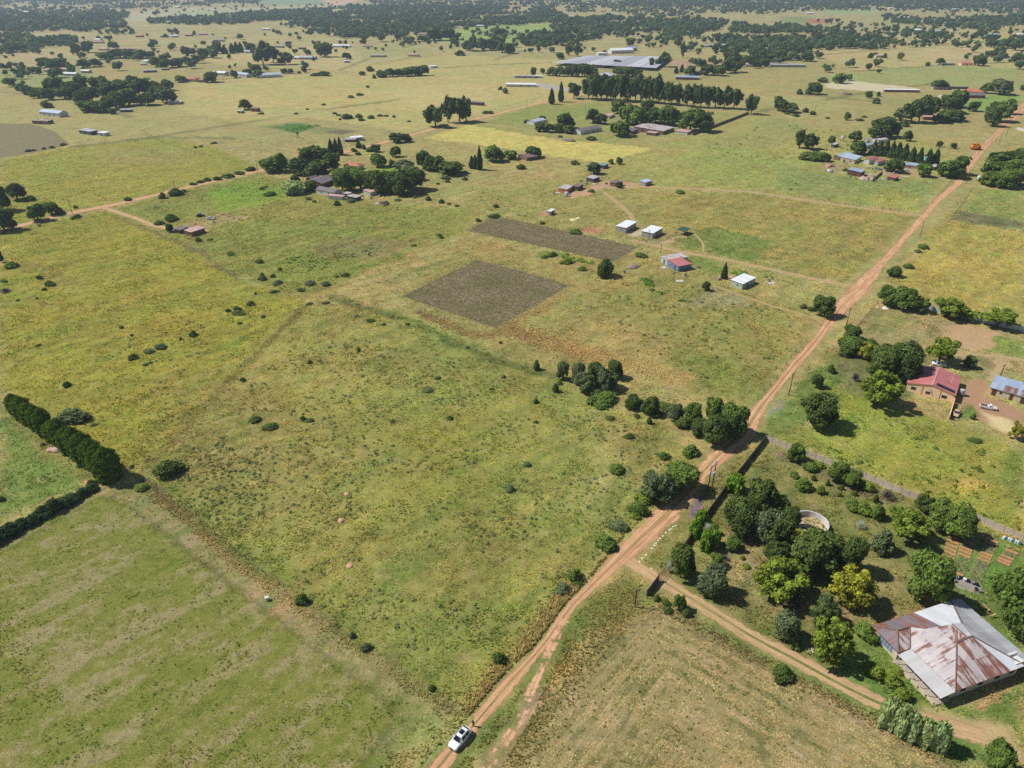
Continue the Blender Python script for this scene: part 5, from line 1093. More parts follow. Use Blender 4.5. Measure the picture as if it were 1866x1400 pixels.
def building(name, label, cat, org, ang, a, b, h, roof='mono', rise=.35, wall='g', rf='w', ov=.25, group=None, ops=(), t=.07, parts=None):
    root = empty(name, (org[0], org[1], 0), ang); tag(root, label, cat, group)
    wm = WALLS[wall] if isinstance(wall, str) else wall; rm = ROOFS[rf] if isinstance(rf, str) else rf
    q = [(0, 0), (a, 0), (a, b), (0, b)]; e = .012
    if roof == 'mono':                                        # low along y = 0
        prism('wall', q, [h - e, h - e, h + rise - e, h + rise - e], wm, root); k = rise / b
        slab('roof', [(-ov, -ov, h - k * ov + t), (a + ov, -ov, h - k * ov + t), (a + ov, b + ov, h + rise + k * ov + t), (-ov, b + ov, h + rise + k * ov + t)], t, rm, root)
    elif roof == 'monox':
        prism('wall', q, [h - e, h + rise - e, h + rise - e, h - e], wm, root); k = rise / a
        slab('roof', [(-ov, b + ov, h - k * ov + t), (-ov, -ov, h - k * ov + t), (a + ov, -ov, h + rise + k * ov + t), (a + ov, b + ov, h + rise + k * ov + t)], t, rm, root)
    elif roof == 'gable':                                     # ridge along x
        prism('wall', [(0, 0), (a, 0), (a, b / 2), (a, b), (0, b), (0, b / 2)], [h - e, h - e, h + rise - e, h - e, h - e, h + rise - e], wm, root); k = rise / (b / 2)
        slab('roof_slope', [(-ov, -ov, h - k * ov + t), (a + ov, -ov, h - k * ov + t), (a + ov, b / 2, h + rise + t), (-ov, b / 2, h + rise + t)], t, rm, root)
        slab('roof_slope', [(a + ov, b + ov, h - k * ov + t), (-ov, b + ov, h - k * ov + t), (-ov, b / 2, h + rise + t), (a + ov, b / 2, h + rise + t)], t, rm, root)
    elif roof == 'gabley':                                    # ridge along y
        prism('wall', [(0, 0), (a / 2, 0), (a, 0), (a, b), (a / 2, b), (0, b)], [h - e, h + rise - e, h - e, h - e, h + rise - e, h - e], wm, root); k = rise / (a / 2)
        slab('roof_slope', [(-ov, b + ov, h - k * ov + t), (-ov, -ov, h - k * ov + t), (a / 2, -ov, h + rise + t), (a / 2, b + ov, h + rise + t)], t, rm, root)
        slab('roof_slope', [(a + ov, -ov, h - k * ov + t), (a + ov, b + ov, h - k * ov + t), (a / 2, b + ov, h + rise + t), (a / 2, -ov, h + rise + t)], t, rm, root)
    elif roof == 'hip':
        prism('wall', q, [h - e] * 4, wm, root); m = min(a, b) / 2; z1 = h + rise; z0 = h - .06
        if a >= b: r0, r1 = (m, b / 2, z1 + t), (a - m + .01, b / 2, z1 + t)
        else: r0, r1 = (a / 2, m, z1 + t), (a / 2, b - m + .01, z1 + t)
        A, B, C, D = (-ov, -ov, z0 + t), (a + ov, -ov, z0 + t), (a + ov, b + ov, z0 + t), (-ov, b + ov, z0 + t)
        if a >= b: F = [[A, B, r1, r0], [B, C, r1], [C, D, r0, r1], [D, A, r0]]
        else: F = [[A, B, r0], [B, C, r1, r0], [C, D, r1], [D, A, r0, r1]]
        for f in F: slab('roof_slope', f, t, rm, root)
    for o_ in ops: opening(root, *o_, a, b)
    return root
def frame_LFR(L, F, R, h):
    L, F, R = PV(*L, h), PV(*F, h), PV(*R, h); ex = (R - F); a = ex.length; ex.normalize(); ey = Vector((-ex.y, ex.x, 0)); b = max(.8, (L - F).dot(ey))
    return (F.x, F.y), math.atan2(ex.y, ex.x), a, b
def lfr(name, label, cat, L, F, R, h, **kw):
    org, ang, a, b = frame_LFR(L, F, R, h); return building(name, label, cat, org, ang, a, b, h, **kw)
def at_center(name, label, cat, c, a, b, deg, h, **kw):
    x, y = P(*c); an = math.radians(deg); return building(name, label, cat, (x - math.cos(an) * a / 2 + math.sin(an) * b / 2, y - math.sin(an) * a / 2 - math.cos(an) * b / 2), an, a, b, h, **kw)
def zz(o, s):                                                 # reads points measured on an enlarged crop of the photo
    return lambda x, y: (o[0] + x / s, o[1] + y / s)

# ------------------------------------------------------------------ the rusty roofed farmhouse
def farmhouse():
    Wp = PV(1588.5, 1141.1, 2.8); Sp = PV(1713.9, 1271.3, 2.6); d = Sp - Wp; ang = math.atan2(d.y, d.x)
    root = empty('farmhouse', (Wp.x, Wp.y, 0), ang); tag(root, 'large farmhouse with rust streaked hipped iron roof and verandahs', 'house')
    cream = WALLS['c']; t = .06
    prism('wall', [(.5, .7), (6.2, .7), (6.2, 3.4), (15.8, 3.4), (15.8, 19.2), (.5, 19.2)], [2.7] * 6, cream, root)
    e = 2.86
    F = [('rust', DARK_RUST, [(0, 10.3, e), (0, 0, e), (3.2, 2.8, 4.0), (3.3, 5.6, 4.05), (4.9, 7.4, 4.62), (5.6, 10.6, 4.92)]),
         ('white', OLD_ZINC, [(0, 19.7, e + .12), (0, 10.3, e), (5.6, 10.6, 4.92), (5.9, 12.8, 5.05), (6.3, 14.7, 5.12)]),
         ('purple', DARK_RUST, [(0, 0, e), (6.7, 0, e), (3.2, 2.8, 4.0)]),
         ('wing', RUST_ROOF, [(6.7, 0, e), (6.6, 2.8, 3.04), (3.3, 5.6, 4.05), (3.2, 2.8, 4.0)]),
         ('front', PALE_RUST, [(6.6, 2.8, 3.04), (16.4, 3.2, 2.95), (9.4, 10.3, 4.7), (9.4, 12.9, 5.05), (5.9, 12.8, 5.05), (5.6, 10.6, 4.92), (4.9, 7.4, 4.62), (3.3, 5.6, 4.05)]),
         ('side', RUST_ROOF, [(16.4, 3.2, 2.95), (16.4, 16.2, 2.95), (9.4, 13.8, 5.2), (9.4, 10.3, 4.72)]),
         ('sidewhite', OLD_ZINC, [(16.4, 16.2, 2.95), (16.4, 19.7, 2.98), (9.4, 13.8, 5.2)]),
         ('rear', GREY_ROOF, [(16.4, 19.7, 2.98), (0, 19.7, e + .12), (6.3, 14.7, 5.12), (5.9, 12.8, 5.05), (9.4, 12.9, 5.05), (9.4, 13.8, 5.2)])]
    for nm, m, pts in F: slab('roof_slope', pts, t, m, root)
    slab('verandah_roof', [(16.5, 22.4, 2.42), (-.05, 22.4, 2.42), (-.05, 19.65, 2.9), (16.5, 19.65, 2.9)], t, GREY_ROOF, root)
    slab('verandah_roof', [(6.75, -.1, 2.55), (16.5, -.1, 2.5), (16.45, 3.22, 2.86), (6.75, 2.84, 2.92)], t, mat_roof('newer_verandah_sheets', (192,190,188), .15, (176,140,110), dull=.07), root)
    # upper patch of newer sheets on the front slope, set a little above it
    slab('roof_patch', [(6.6, 7.6, 4.1), (9.0, 10.0, 4.72), (8.9, 12.6, 5.09), (6.1, 12.5, 5.09)], .03, RUST_ROOF, root)
    prism('gablet', [(9.15, 10.5), (9.38, 10.5), (9.38, 13.6), (9.15, 13.6)], [4.85, 4.85, 5.16, 5.16], DARKMETAL, root, 4.4)
    for A, B in (((3.2, 2.8, 4.06), (6.7, 0, 2.92)), ((3.2, 2.8, 4.06), (0, 0, 2.92)), ((3.2, 2.8, 4.08), (3.3, 5.6, 4.12)), ((9.4, 10.3, 4.78), (16.4, 3.2, 3.0)), ((6.3, 14.7, 5.16), (0, 19.7, 3.02)), ((9.4, 13.8, 5.24), (16.4, 19.7, 3.03)), ((3.3, 5.6, 4.1), (6.6, 2.8, 3.08)), ((9.4, 10.3, 4.78), (9.4, 13.8, 5.26)), ((5.9, 12.8, 5.1), (9.4, 12.9, 5.1))):
        bm = bmesh.new(); cyl(bm, A, B, .13, .13, 6); add('ridge_cap', bm_mesh('ridge_cap', bm), plain('brown_ridge_metal', (122,98,92), .6), root)
    for i in range(6):
        bm = bmesh.new(); cyl(bm, (7.1 + i * 1.8, .12, -.05), (7.1 + i * 1.8, .12, 2.5), .07, .07, 8); add('verandah_post', bm_mesh('verandah_post', bm), FRAME, root)
    for i in range(8):
        bm = bmesh.new(); cyl(bm, (.3 + i * 2.25, 22.1, -.05), (.3 + i * 2.25, 22.1, 2.4), .07, .07, 8); add('verandah_post', bm_mesh('verandah_post', bm), FRAME, root)
    add('verandah_floor', box_mesh('verandah_floor', 6.3, 16.2, -.2, 3.39, -.1, .28), CONCRETE, root)
    for i in range(5): add('low_wall', box_mesh('low_wall', 7.3 + i * 1.8, 8.7 + i * 1.8, -.32, -.22, -.1, .75), cream, root)
    w = add('window', box_mesh('window', 1.6, 5.2, .64, .70, .6, 2.3), FRAME, root)
    for i in range(5): add('pane', box_mesh('pane', 1.7 + i * .69, 2.3 + i * .69, .62, .68, .7, 2.2), plain('pale_blue_window_glass', (110,132,156), .2, 0, .6), w)
    for y in (5.5, 9.5, 13.5, 17): 
        f = add('window', box_mesh('window', 15.79, 15.85, y, y + 1.4, .9, 2.1), FRAME, root); add('pane', box_mesh('pane', 15.82, 15.87, y + .08, y + 1.32, .98, 2.02), GLASS, f)
    add('door', box_mesh('door', 10.4, 11.3, 3.33, 3.39, .28, 2.3), DOOR, root)
    # solar water heater on the rear corner
    s = add('water_heater', box_mesh('water_heater', 14.2, 15.8, 18.0, 20.0, 3.15, 3.35), FRAME, root); bm = bmesh.new(); cyl(bm, (14.0, 18.0, 3.6), (14.0, 20.0, 3.6), .28, .28, 10); add('tank', bm_mesh('tank', bm), FRAME, s)
farmhouse()

# ------------------------------------------------------------------ the peach house, its yard and the long shed
def peach_house():
    A = PV(*zz((1640, 630), 8.234)(115, 558), 2.7); B = PV(*zz((1640, 630), 8.234)(835, 745), 2.7); d = B - A; ang = math.atan2(d.y, d.x)
    root = building('house', 'peach plastered house with low red gable roof and solar panels', 'house', (A.x, A.y), ang, 13.0, 13.4, 2.65, 'gabley', 1.45, 'p', 'R', .25,
                    ops=[('S', .15, 'window', 1.5, 1.1, .9), ('S', .46, 'window', 1.4, 1.0, .7), ('S', .80, 'window', 1.6, 1.1, .7), ('E', .25, 'window', 1.3, 1.0, 1.0), ('E', .5, 'door', .95, 2.05, 0), ('E', .8, 'window', 1.3, 1.0, 1.0)])
    k = 1.45 / 6.5
    for i in range(6):
        x0 = 7.5 + i * .86; z = lambda x: 2.65 + (13.0 - x) * k + .07
        p = slab('solar_panel', [(x0, .7, z(x0) + .12), (x0 + .80, .7, z(x0 + .8) + .12), (x0 + .80, 2.4, z(x0 + .8) + .12), (x0, 2.4, z(x0) + .12)], .05, plain('solar_cells', (34,38,48), .25, 0, .5), root)
    slab('ridge_flashing', [(6.3, -.2, 4.22), (6.7, -.2, 4.22), (6.7, 13.6, 4.22), (6.3, 13.6, 4.22)], .03, PINK_ROOF, root)
    slab('ridge_flashing', [(10.9, 6.5, 3.24), (11.15, 6.5, 3.19), (11.15, 13.6, 3.19), (10.9, 13.6, 3.24)], .03, PINK_ROOF, root)
    bm = bmesh.new(); cyl(bm, (6.2, -.25, 2.35), (6.35, -.42, 2.45), .05, .42, 14); add('satellite_dish', bm_mesh('satellite_dish', bm), FRAME, root)
    # buttress on the left corner, drain pipes on the front
    for x in (4.3, 9.2):
        bm = bmesh.new(); cyl(bm, (x, -.07, 0), (x, -.07, 2.9), .05, .05, 6); add('drain_pipe', bm_mesh('drain_pipe', bm), plain('brown_drain_pipe', (150,118,92), .7), root)
    M = root.matrix_basis.copy()
    M = Matrix.Translation((A.x, A.y, 0)) @ Matrix.Rotation(ang, 4, 'Z')
    def yard(x, y): v = M @ Vector((x, y, 0)); return (v.x, v.y, 0)
    # yard wall running forward from the corner
    w = empty('yard_wall', yard(13.2, -.3), ang); tag(w, 'plain plastered yard wall running forward from the peach house corner', 'wall')
    for i in range(5): add('wall_section', box_mesh('wall_section', -.09, .09, -(i + 1) * 2.15, -i * 2.15 - .015, -.1, 1.75), WALLS['p'], w)
    for i in range(6): add('pillar', box_mesh('pillar', -.14, .14, -i * 2.15 - .14, -i * 2.15 + .14, -.1, 1.85), WALLS['p'], w)
    w = empty('yard_wall', yard(4.0, 13.9), ang); tag(w, 'short plastered wall between the peach house and the parked white car', 'wall')
    for i in range(3): add('wall_section', box_mesh('wall_section', -.09, .09, i * 2.0, i * 2.0 + 1.985, -.1, 1.6), WALLS['c'], w)
    # water tank
    tk = empty('water_tank', yard(14.6, 6.4), ang); tag(tk, 'round grey water tank beside the peach house', 'tank')
    bm = bmesh.new(); cyl(bm, (0, 0, .5), (0, 0, 2.0), .75, .75, 16); cyl(bm, (0, 0, 2.0), (0, 0, 2.25), .75, .25, 16); add('tank_body', bm_mesh('tank_body', bm, False), plain('grey_plastic_tank', (166,172,172), .5), tk)
    for sx in (-.5, .5):
        for sy in (-.5, .5): add('leg', box_mesh('leg', sx - .08, sx + .08, sy - .08, sy + .08, -.05, .5), CONCRETE, tk)
    return M
PEACH = peach_house()
def long_shed():
    D = PV(*zz((1640, 630), 8.234)(1370, 620), 2.6); E = PV(*zz((1640, 630), 8.234)(1861, 758), 2.6); d = E - D
    root = building('long_shed', 'long cream outbuilding with patched blue and rust sheet roof', 'shed', (D.x, D.y), math.atan2(d.y, d.x), 19.0, 8.0, 2.5, 'mono', .55, 'c', BLUE_ROOF, .35,
             ops=[('S', .06, 'door', 1.2, 2.1, 0), ('S', .15, 'window', .8, .9, 1.1), ('S', .30, 'door', .9, 2.1, 0), ('S', .46, 'door', 1.3, 2.1, 0), ('S', .60, 'window', .9, .9, 1.1), ('S', .75, 'door', 1.3, 2.1, 0)])
    k = .55 / 8
    for x0, x1, y0, m in ((5.2, 6.6, -.3, RUST_ROOF), (7.6, 8.6, -.2, RUST_ROOF), (9.4, 13.5, -.32, mat_roof('red_rust_sheets', (178,96,78), .5, (150,74,52))), (3.2, 5.1, -.3, DARK_RUST), (14.5, 17.5, -.3, RUST_ROOF)):
        y1 = 3.6 if x0 < 9 else 8.2; z = lambda y: 2.5 + .07 + k * y + .025
        slab('roof_sheet', [(x0, y0, z(y0)), (x1, y0, z(y0)), (x1, y1, z(y1)), (x0, y1, z(y1))], .02, m, root)
long_shed()

# ------------------------------------------------------------------ sheds and shacks in the middle of the picture
Z8 = zz((980, 340), 4.0565); Z6 = zz((780, 130), 3.11); Z5 = zz((460, 200), 4.665); Z4 = zz((0, 220), 3.8875); ZR = zz((1440, 220), 6.22)
lfr('white_roofed_shed', 'new grey shed with flat white roof, left of the two', 'shed', Z8(590, 287), Z8(652, 306), Z8(729, 266), 2.8, roof='monox', rise=.25, wall='g', rf='w', group='new white roofed sheds', ops=[('S', .5, 'door', .9, 2, 0), ('W', .5, 'window', .6, .6, 1.3)])
lfr('white_roofed_shed', 'new grey shed with flat white roof, right of the two', 'shed', Z8(778, 324), Z8(851, 346), Z8(921, 308), 2.8, roof='monox', rise=.25, wall='g', rf='w', group='new white roofed sheds', ops=[('S', .45, 'door', .9, 2, 0), ('S', .75, 'window', .7, .6, 1.2)])
def shade_frame():
    org, ang, a, b = frame_LFR(Z8(1025, 324), Z8(1085, 336), Z8(1132, 314), 2.2); root = empty('shade_frame', (*org, 0), ang); tag(root, 'open carport on posts with dark green net roof', 'carport')
    slab('net_roof', [(-.2, -.2, 2.25), (a + .2, -.2, 2.25), (a + .2, b + .2, 2.5), (-.2, b + .2, 2.5)], .04, plain('dark_green_net', (52,86,72), .9), root)
    for x in (0, a / 2, a):
        for y in (0, b): bm = bmesh.new(); cyl(bm, (x, y, -.05), (x, y, 2.24), .05, .05, 6); add('post', bm_mesh('post', bm), TIMBER, root)
shade_frame()
lfr('shack', 'long shack with pale rusted roof behind the red roofed part', 'shack', Z8(907, 523), Z8(962, 548), Z8(1110, 520), 2.4, roof='mono', rise=.2, wall='t', rf='q', ops=[('W', .5, 'door', .9, 2, 0)])
lfr('red_roofed_shack', 'blue walled shack with faded red sheet roof', 'shack', Z8(955, 549), Z8(1042, 590), Z8(1138, 571), 2.5, roof='mono', rise=.3, wall='u', rf='R', ops=[('W', .3, 'door', .9, 2, 0), ('W', .7, 'window', .9, .9, 1), ('S', .5, 'window', 1.0, .8, 1.1)])
lfr('white_roofed_house', 'pale green house with flat white roof near the road', 'house', Z8(1430, 692), Z8(1515, 720), Z8(1610, 674), 2.5, roof='mono', rise=.2, wall='t', rf='w', ops=[('W', .4, 'window', .8, .8, 1), ('S', .4, 'door', .9, 2, 0), ('S', .7, 'window', .8, .8, 1)])
lfr('outhouse', 'tiny grey outhouse with white roof', 'outhouse', Z8(73, 182), Z8(93, 186), Z8(125, 170), 2.2, roof='mono', rise=.2, wall='g', rf='w', ops=[('S', .5, 'door', .7, 1.8, 0)])
lfr('shack', 'shack with orange painted front below the yellow field', 'shack', Z6(742, 662), Z6(785, 670), Z6(822, 650), 2.4, roof='mono', rise=.2, wall='o', rf='q')
lfr('shack', 'dark brown shack beside the orange fronted one', 'shack', Z6(824, 650), Z6(850, 656), Z6(880, 641), 2.4, roof='mono', rise=.2, wall='n', rf='k', ops=[('S', .5, 'door', .9, 1.9, 0)])
lfr('shack', 'low grey shack behind the orange fronted one', 'shack', Z6(896, 603), Z6(938, 610), Z6(973, 597), 2.4, roof='mono', rise=.2, wall='d', rf='g', ops=[('S', .6, 'door', .9, 1.9, 0)])
lfr('shack', 'brown hut half behind a round dark tree', 'shack', Z6(1036, 628), Z6(1072, 637), Z6(1105, 624), 2.3, roof='mono', rise=.2, wall='b', rf='k')
lfr('shed', 'plain pale grey shed standing alone above the track', 'shed', Z6(1195, 624), Z6(1232, 630), Z6(1270, 619), 2.4, roof='mono', rise=.2, wall='g', rf='B', ops=[('S', .5, 'door', .9, 2, 0)])
lfr('shack', 'small shack with teal roof at the field corner', 'shack', Z6(968, 528), Z6(1000, 535), Z6(1022, 524), 2.3, roof='mono', rise=.2, wall='d', rf='t')
lfr('hut', 'brown thatch coloured hut at the end of the yellow field', 'hut', Z6(512, 472), Z6(560, 489), Z6(622, 480), 2.4, roof='gable', rise=.9, wall='b', rf='k')
lfr('lean_to', 'low rusted scrap store beside the hut', 'shed', Z6(556, 484), Z6(575, 492), Z6(612, 486), 1.9, roof='mono', rise=.1, wall='d', rf='r')
lfr('house', 'grey gabled house of the middle homestead', 'house', Z6(820, 331), Z6(866, 341), Z6(985, 319), 2.7, roof='gable', rise=1.3, wall='w', rf='s', ops=[('S', .3, 'window', 1.2, 1, 1), ('S', .6, 'door', .9, 2, 0), ('S', .8, 'window', 1.2, 1, 1), ('W', .5, 'window', 1.2, 1, 1)])
lfr('house', 'white roofed cottage behind the clipped trees', 'house', Z6(572, 279), Z6(602, 288), Z6(668, 274), 2.7, roof='gable', rise=1.0, wall='w', rf='B', ops=[('S', .5, 'window', 1.2, 1, 1)])
lfr('barn', 'wide rusted barn of the middle homestead', 'barn', Z6(1172, 318), Z6(1332, 340), Z6(1396, 318), 2.8, roof='mono', rise=.9, wall='b', rf='q', ops=[('W', .3, 'door', 2.2, 2.2, 0), ('W', .7, 'door', 2.2, 2.2, 0)])
lfr('shed', 'dark grey shed left of the rusted barn', 'shed', Z6(1116, 332), Z6(1160, 341), Z6(1190, 328), 2.4, roof='mono', rise=.3, wall='d', rf='s')
lfr('shed', 'roofless looking block shed below the rusted barn', 'shed', Z6(1240, 346), Z6(1290, 352), Z6(1306, 344), 2.0, roof='mono', rise=.1, wall='b', rf='p')
lfr('shed', 'long low white shed at the end of the dark wall', 'shed', Z6(1400, 340), Z6(1470, 346), Z6(1495, 334), 2.0, roof='mono', rise=.1, wall='w', rf='p')
lfr('shed', 'pale shed between round trees of the middle homestead', 'shed', Z6(1002, 248), Z6(1030, 254), Z6(1058, 242), 2.2, roof='mono', rise=.2, wall='c', rf='p')
lfr('house', 'small brick house with pinkish rusted roof in the left field', 'house', Z4(1300, 781), Z4(1353, 791), Z4(1448, 760), 2.3, roof='mono', rise=.25, wall='b', rf='p', ops=[('W', .5, 'window', .8, .8, 1), ('S', .3, 'door', .9, 1.9, 0), ('S', .7, 'window', .9, .8, 1)])
lfr('lean_to', 'scrap metal lean-to behind the small brick house', 'shed', Z4(1240, 765), Z4(1275, 775), Z4(1330, 752), 2.0, roof='mono', rise=.15, wall='d', rf='k')
lfr('barn', 'long brown grey gabled barn of the old homestead', 'barn', Z5(500, 592), Z5(590, 630), Z5(705, 588), 2.8, roof='gable', rise=1.6, wall='n', rf='s')
lfr('barn', 'lower brown roofed wing of the old homestead', 'barn', Z5(470, 580), Z5(500, 592), Z5(560, 572), 2.6, roof='gable', rise=1.0, wall='n', rf='s')
lfr('house', 'grey roofed house in front of the old barn', 'house', Z5(556, 672), Z5(692, 706), Z5(760, 684), 2.6, roof='gabley', rise=1.2, wall='w', rf='s', ops=[('W', .3, 'window', 1.0, 1, .9), ('W', .7, 'window', 1.0, 1, .9)])
lfr('shack', 'white walled shack below the old barn', 'shack', Z5(672, 712), Z5(765, 740), Z5(786, 728), 2.0, roof='mono', rise=.1, wall='w', rf='p')
lfr('shack', 'tin shack with pale rust roof, nearest the pasture', 'shack', Z5(815, 732), Z5(880, 748), Z5(922, 732), 2.1, roof='mono', rise=.15, wall='d', rf='q')
lfr('shack', 'small tin shack between the white walls', 'shack', Z5(780, 708), Z5(812, 718), Z5(842, 704), 2.1, roof='mono', rise=.15, wall='d', rf='q')
lfr('shack', 'pale green shed under the dark tree bank', 'shack', Z5(938, 686), Z5(1000, 704), Z5(1060, 690), 2.3, roof='mono', rise=.2, wall='t', rf='p')
lfr('house', 'red roofed house hidden among the old homestead trees', 'house', Z5(812, 455), Z5(900, 482), Z5(945, 462), 2.7, roof='hip', rise=1.4, wall='w', rf='o')
# red roofed homestead on the right
lfr('house', 'long house with blue grey roof at the right homestead, left part', 'house', ZR(508, 392), ZR(560, 408), ZR(690, 372), 2.7, roof='gable', rise=.8, wall='b', rf='B', ops=[('S', .5, 'window', 1.2, 1, 1)])
lfr('house', 'house with blue grey roof at the right homestead, right part', 'house', ZR(565, 425), ZR(735, 446), ZR(812, 402), 2.7, roof='mono', rise=.8, wall='c', rf='B', ops=[('W', .3, 'window', 1.2, 1, 1), ('W', .7, 'door', 1, 2, 0)])
lfr('house', 'red roofed house between the conifers', 'house', ZR(845, 440), ZR(900, 452), ZR(1000, 420), 2.7, roof='gable', rise=.9, wall='w', rf='R', ops=[('S', .5, 'window', 1.2, 1, 1)])
lfr('house', 'red roofed wing beside the dark tree', 'house', ZR(955, 465), ZR(1000, 470), ZR(1085, 440), 2.6, roof='mono', rise=.6, wall='t', rf='R', ops=[('S', .5, 'window', 1.2, 1, 1)])
r_ = lfr('long_shed', 'long low house carrying a row of solar panels', 'house', ZR(1215, 486), ZR(1225, 492), ZR(1450, 510), 2.6, roof='mono', rise=.9, wall='c', rf='b', ops=[('S', .3, 'door', 1, 2, 0), ('S', .6, 'window', 1.2, 1, 1)])
lfr('shed', 'brown board shed with blue roof in front of the homestead', 'shed', ZR(640, 572), ZR(806, 586), ZR(850, 560), 3.0, roof='mono', rise=.5, wall='n', rf='b', ops=[('W', .5, 'door', 2, 2.2, 0)])
lfr('shack', 'small shack with rusty red roof in the right paddock', 'shack', ZR(1108, 636), ZR(1190, 652), ZR(1232, 628), 2.0, roof='mono', rise=.2, wall='n', rf='R')
lfr('carport', 'pale roofed carport at the end of the homestead', 'carport', ZR(1580, 516), ZR(1640, 526), ZR(1700, 506), 2.3, roof='mono', rise=.2, wall='d', rf='q')
lfr('shed', 'long white roofed shed behind the tall gums', 'shed', ZR(920, 208), ZR(1000, 222), ZR(1110, 212), 2.6, roof='gable', rise=.8, wall='w', rf='q')
lfr('shed', 'pale blue roofed shed left of the conifer screen', 'shed', ZR(838, 268), ZR(870, 280), ZR(950, 262), 2.6, roof='gable', rise=.8, wall='w', rf='B')
lfr('shed', 'white arched shed beside the dark round tree', 'shed', ZR(845, 220), ZR(868, 228), ZR(915, 210), 2.4, roof='gable', rise=1.0, wall='w', rf='w')
lfr('shack', 'tin shelter at the edge of the right homestead', 'shack', ZR(466, 268), ZR(500, 274), ZR(555, 258), 2.2, roof='mono', rise=.2, wall='d', rf='q')
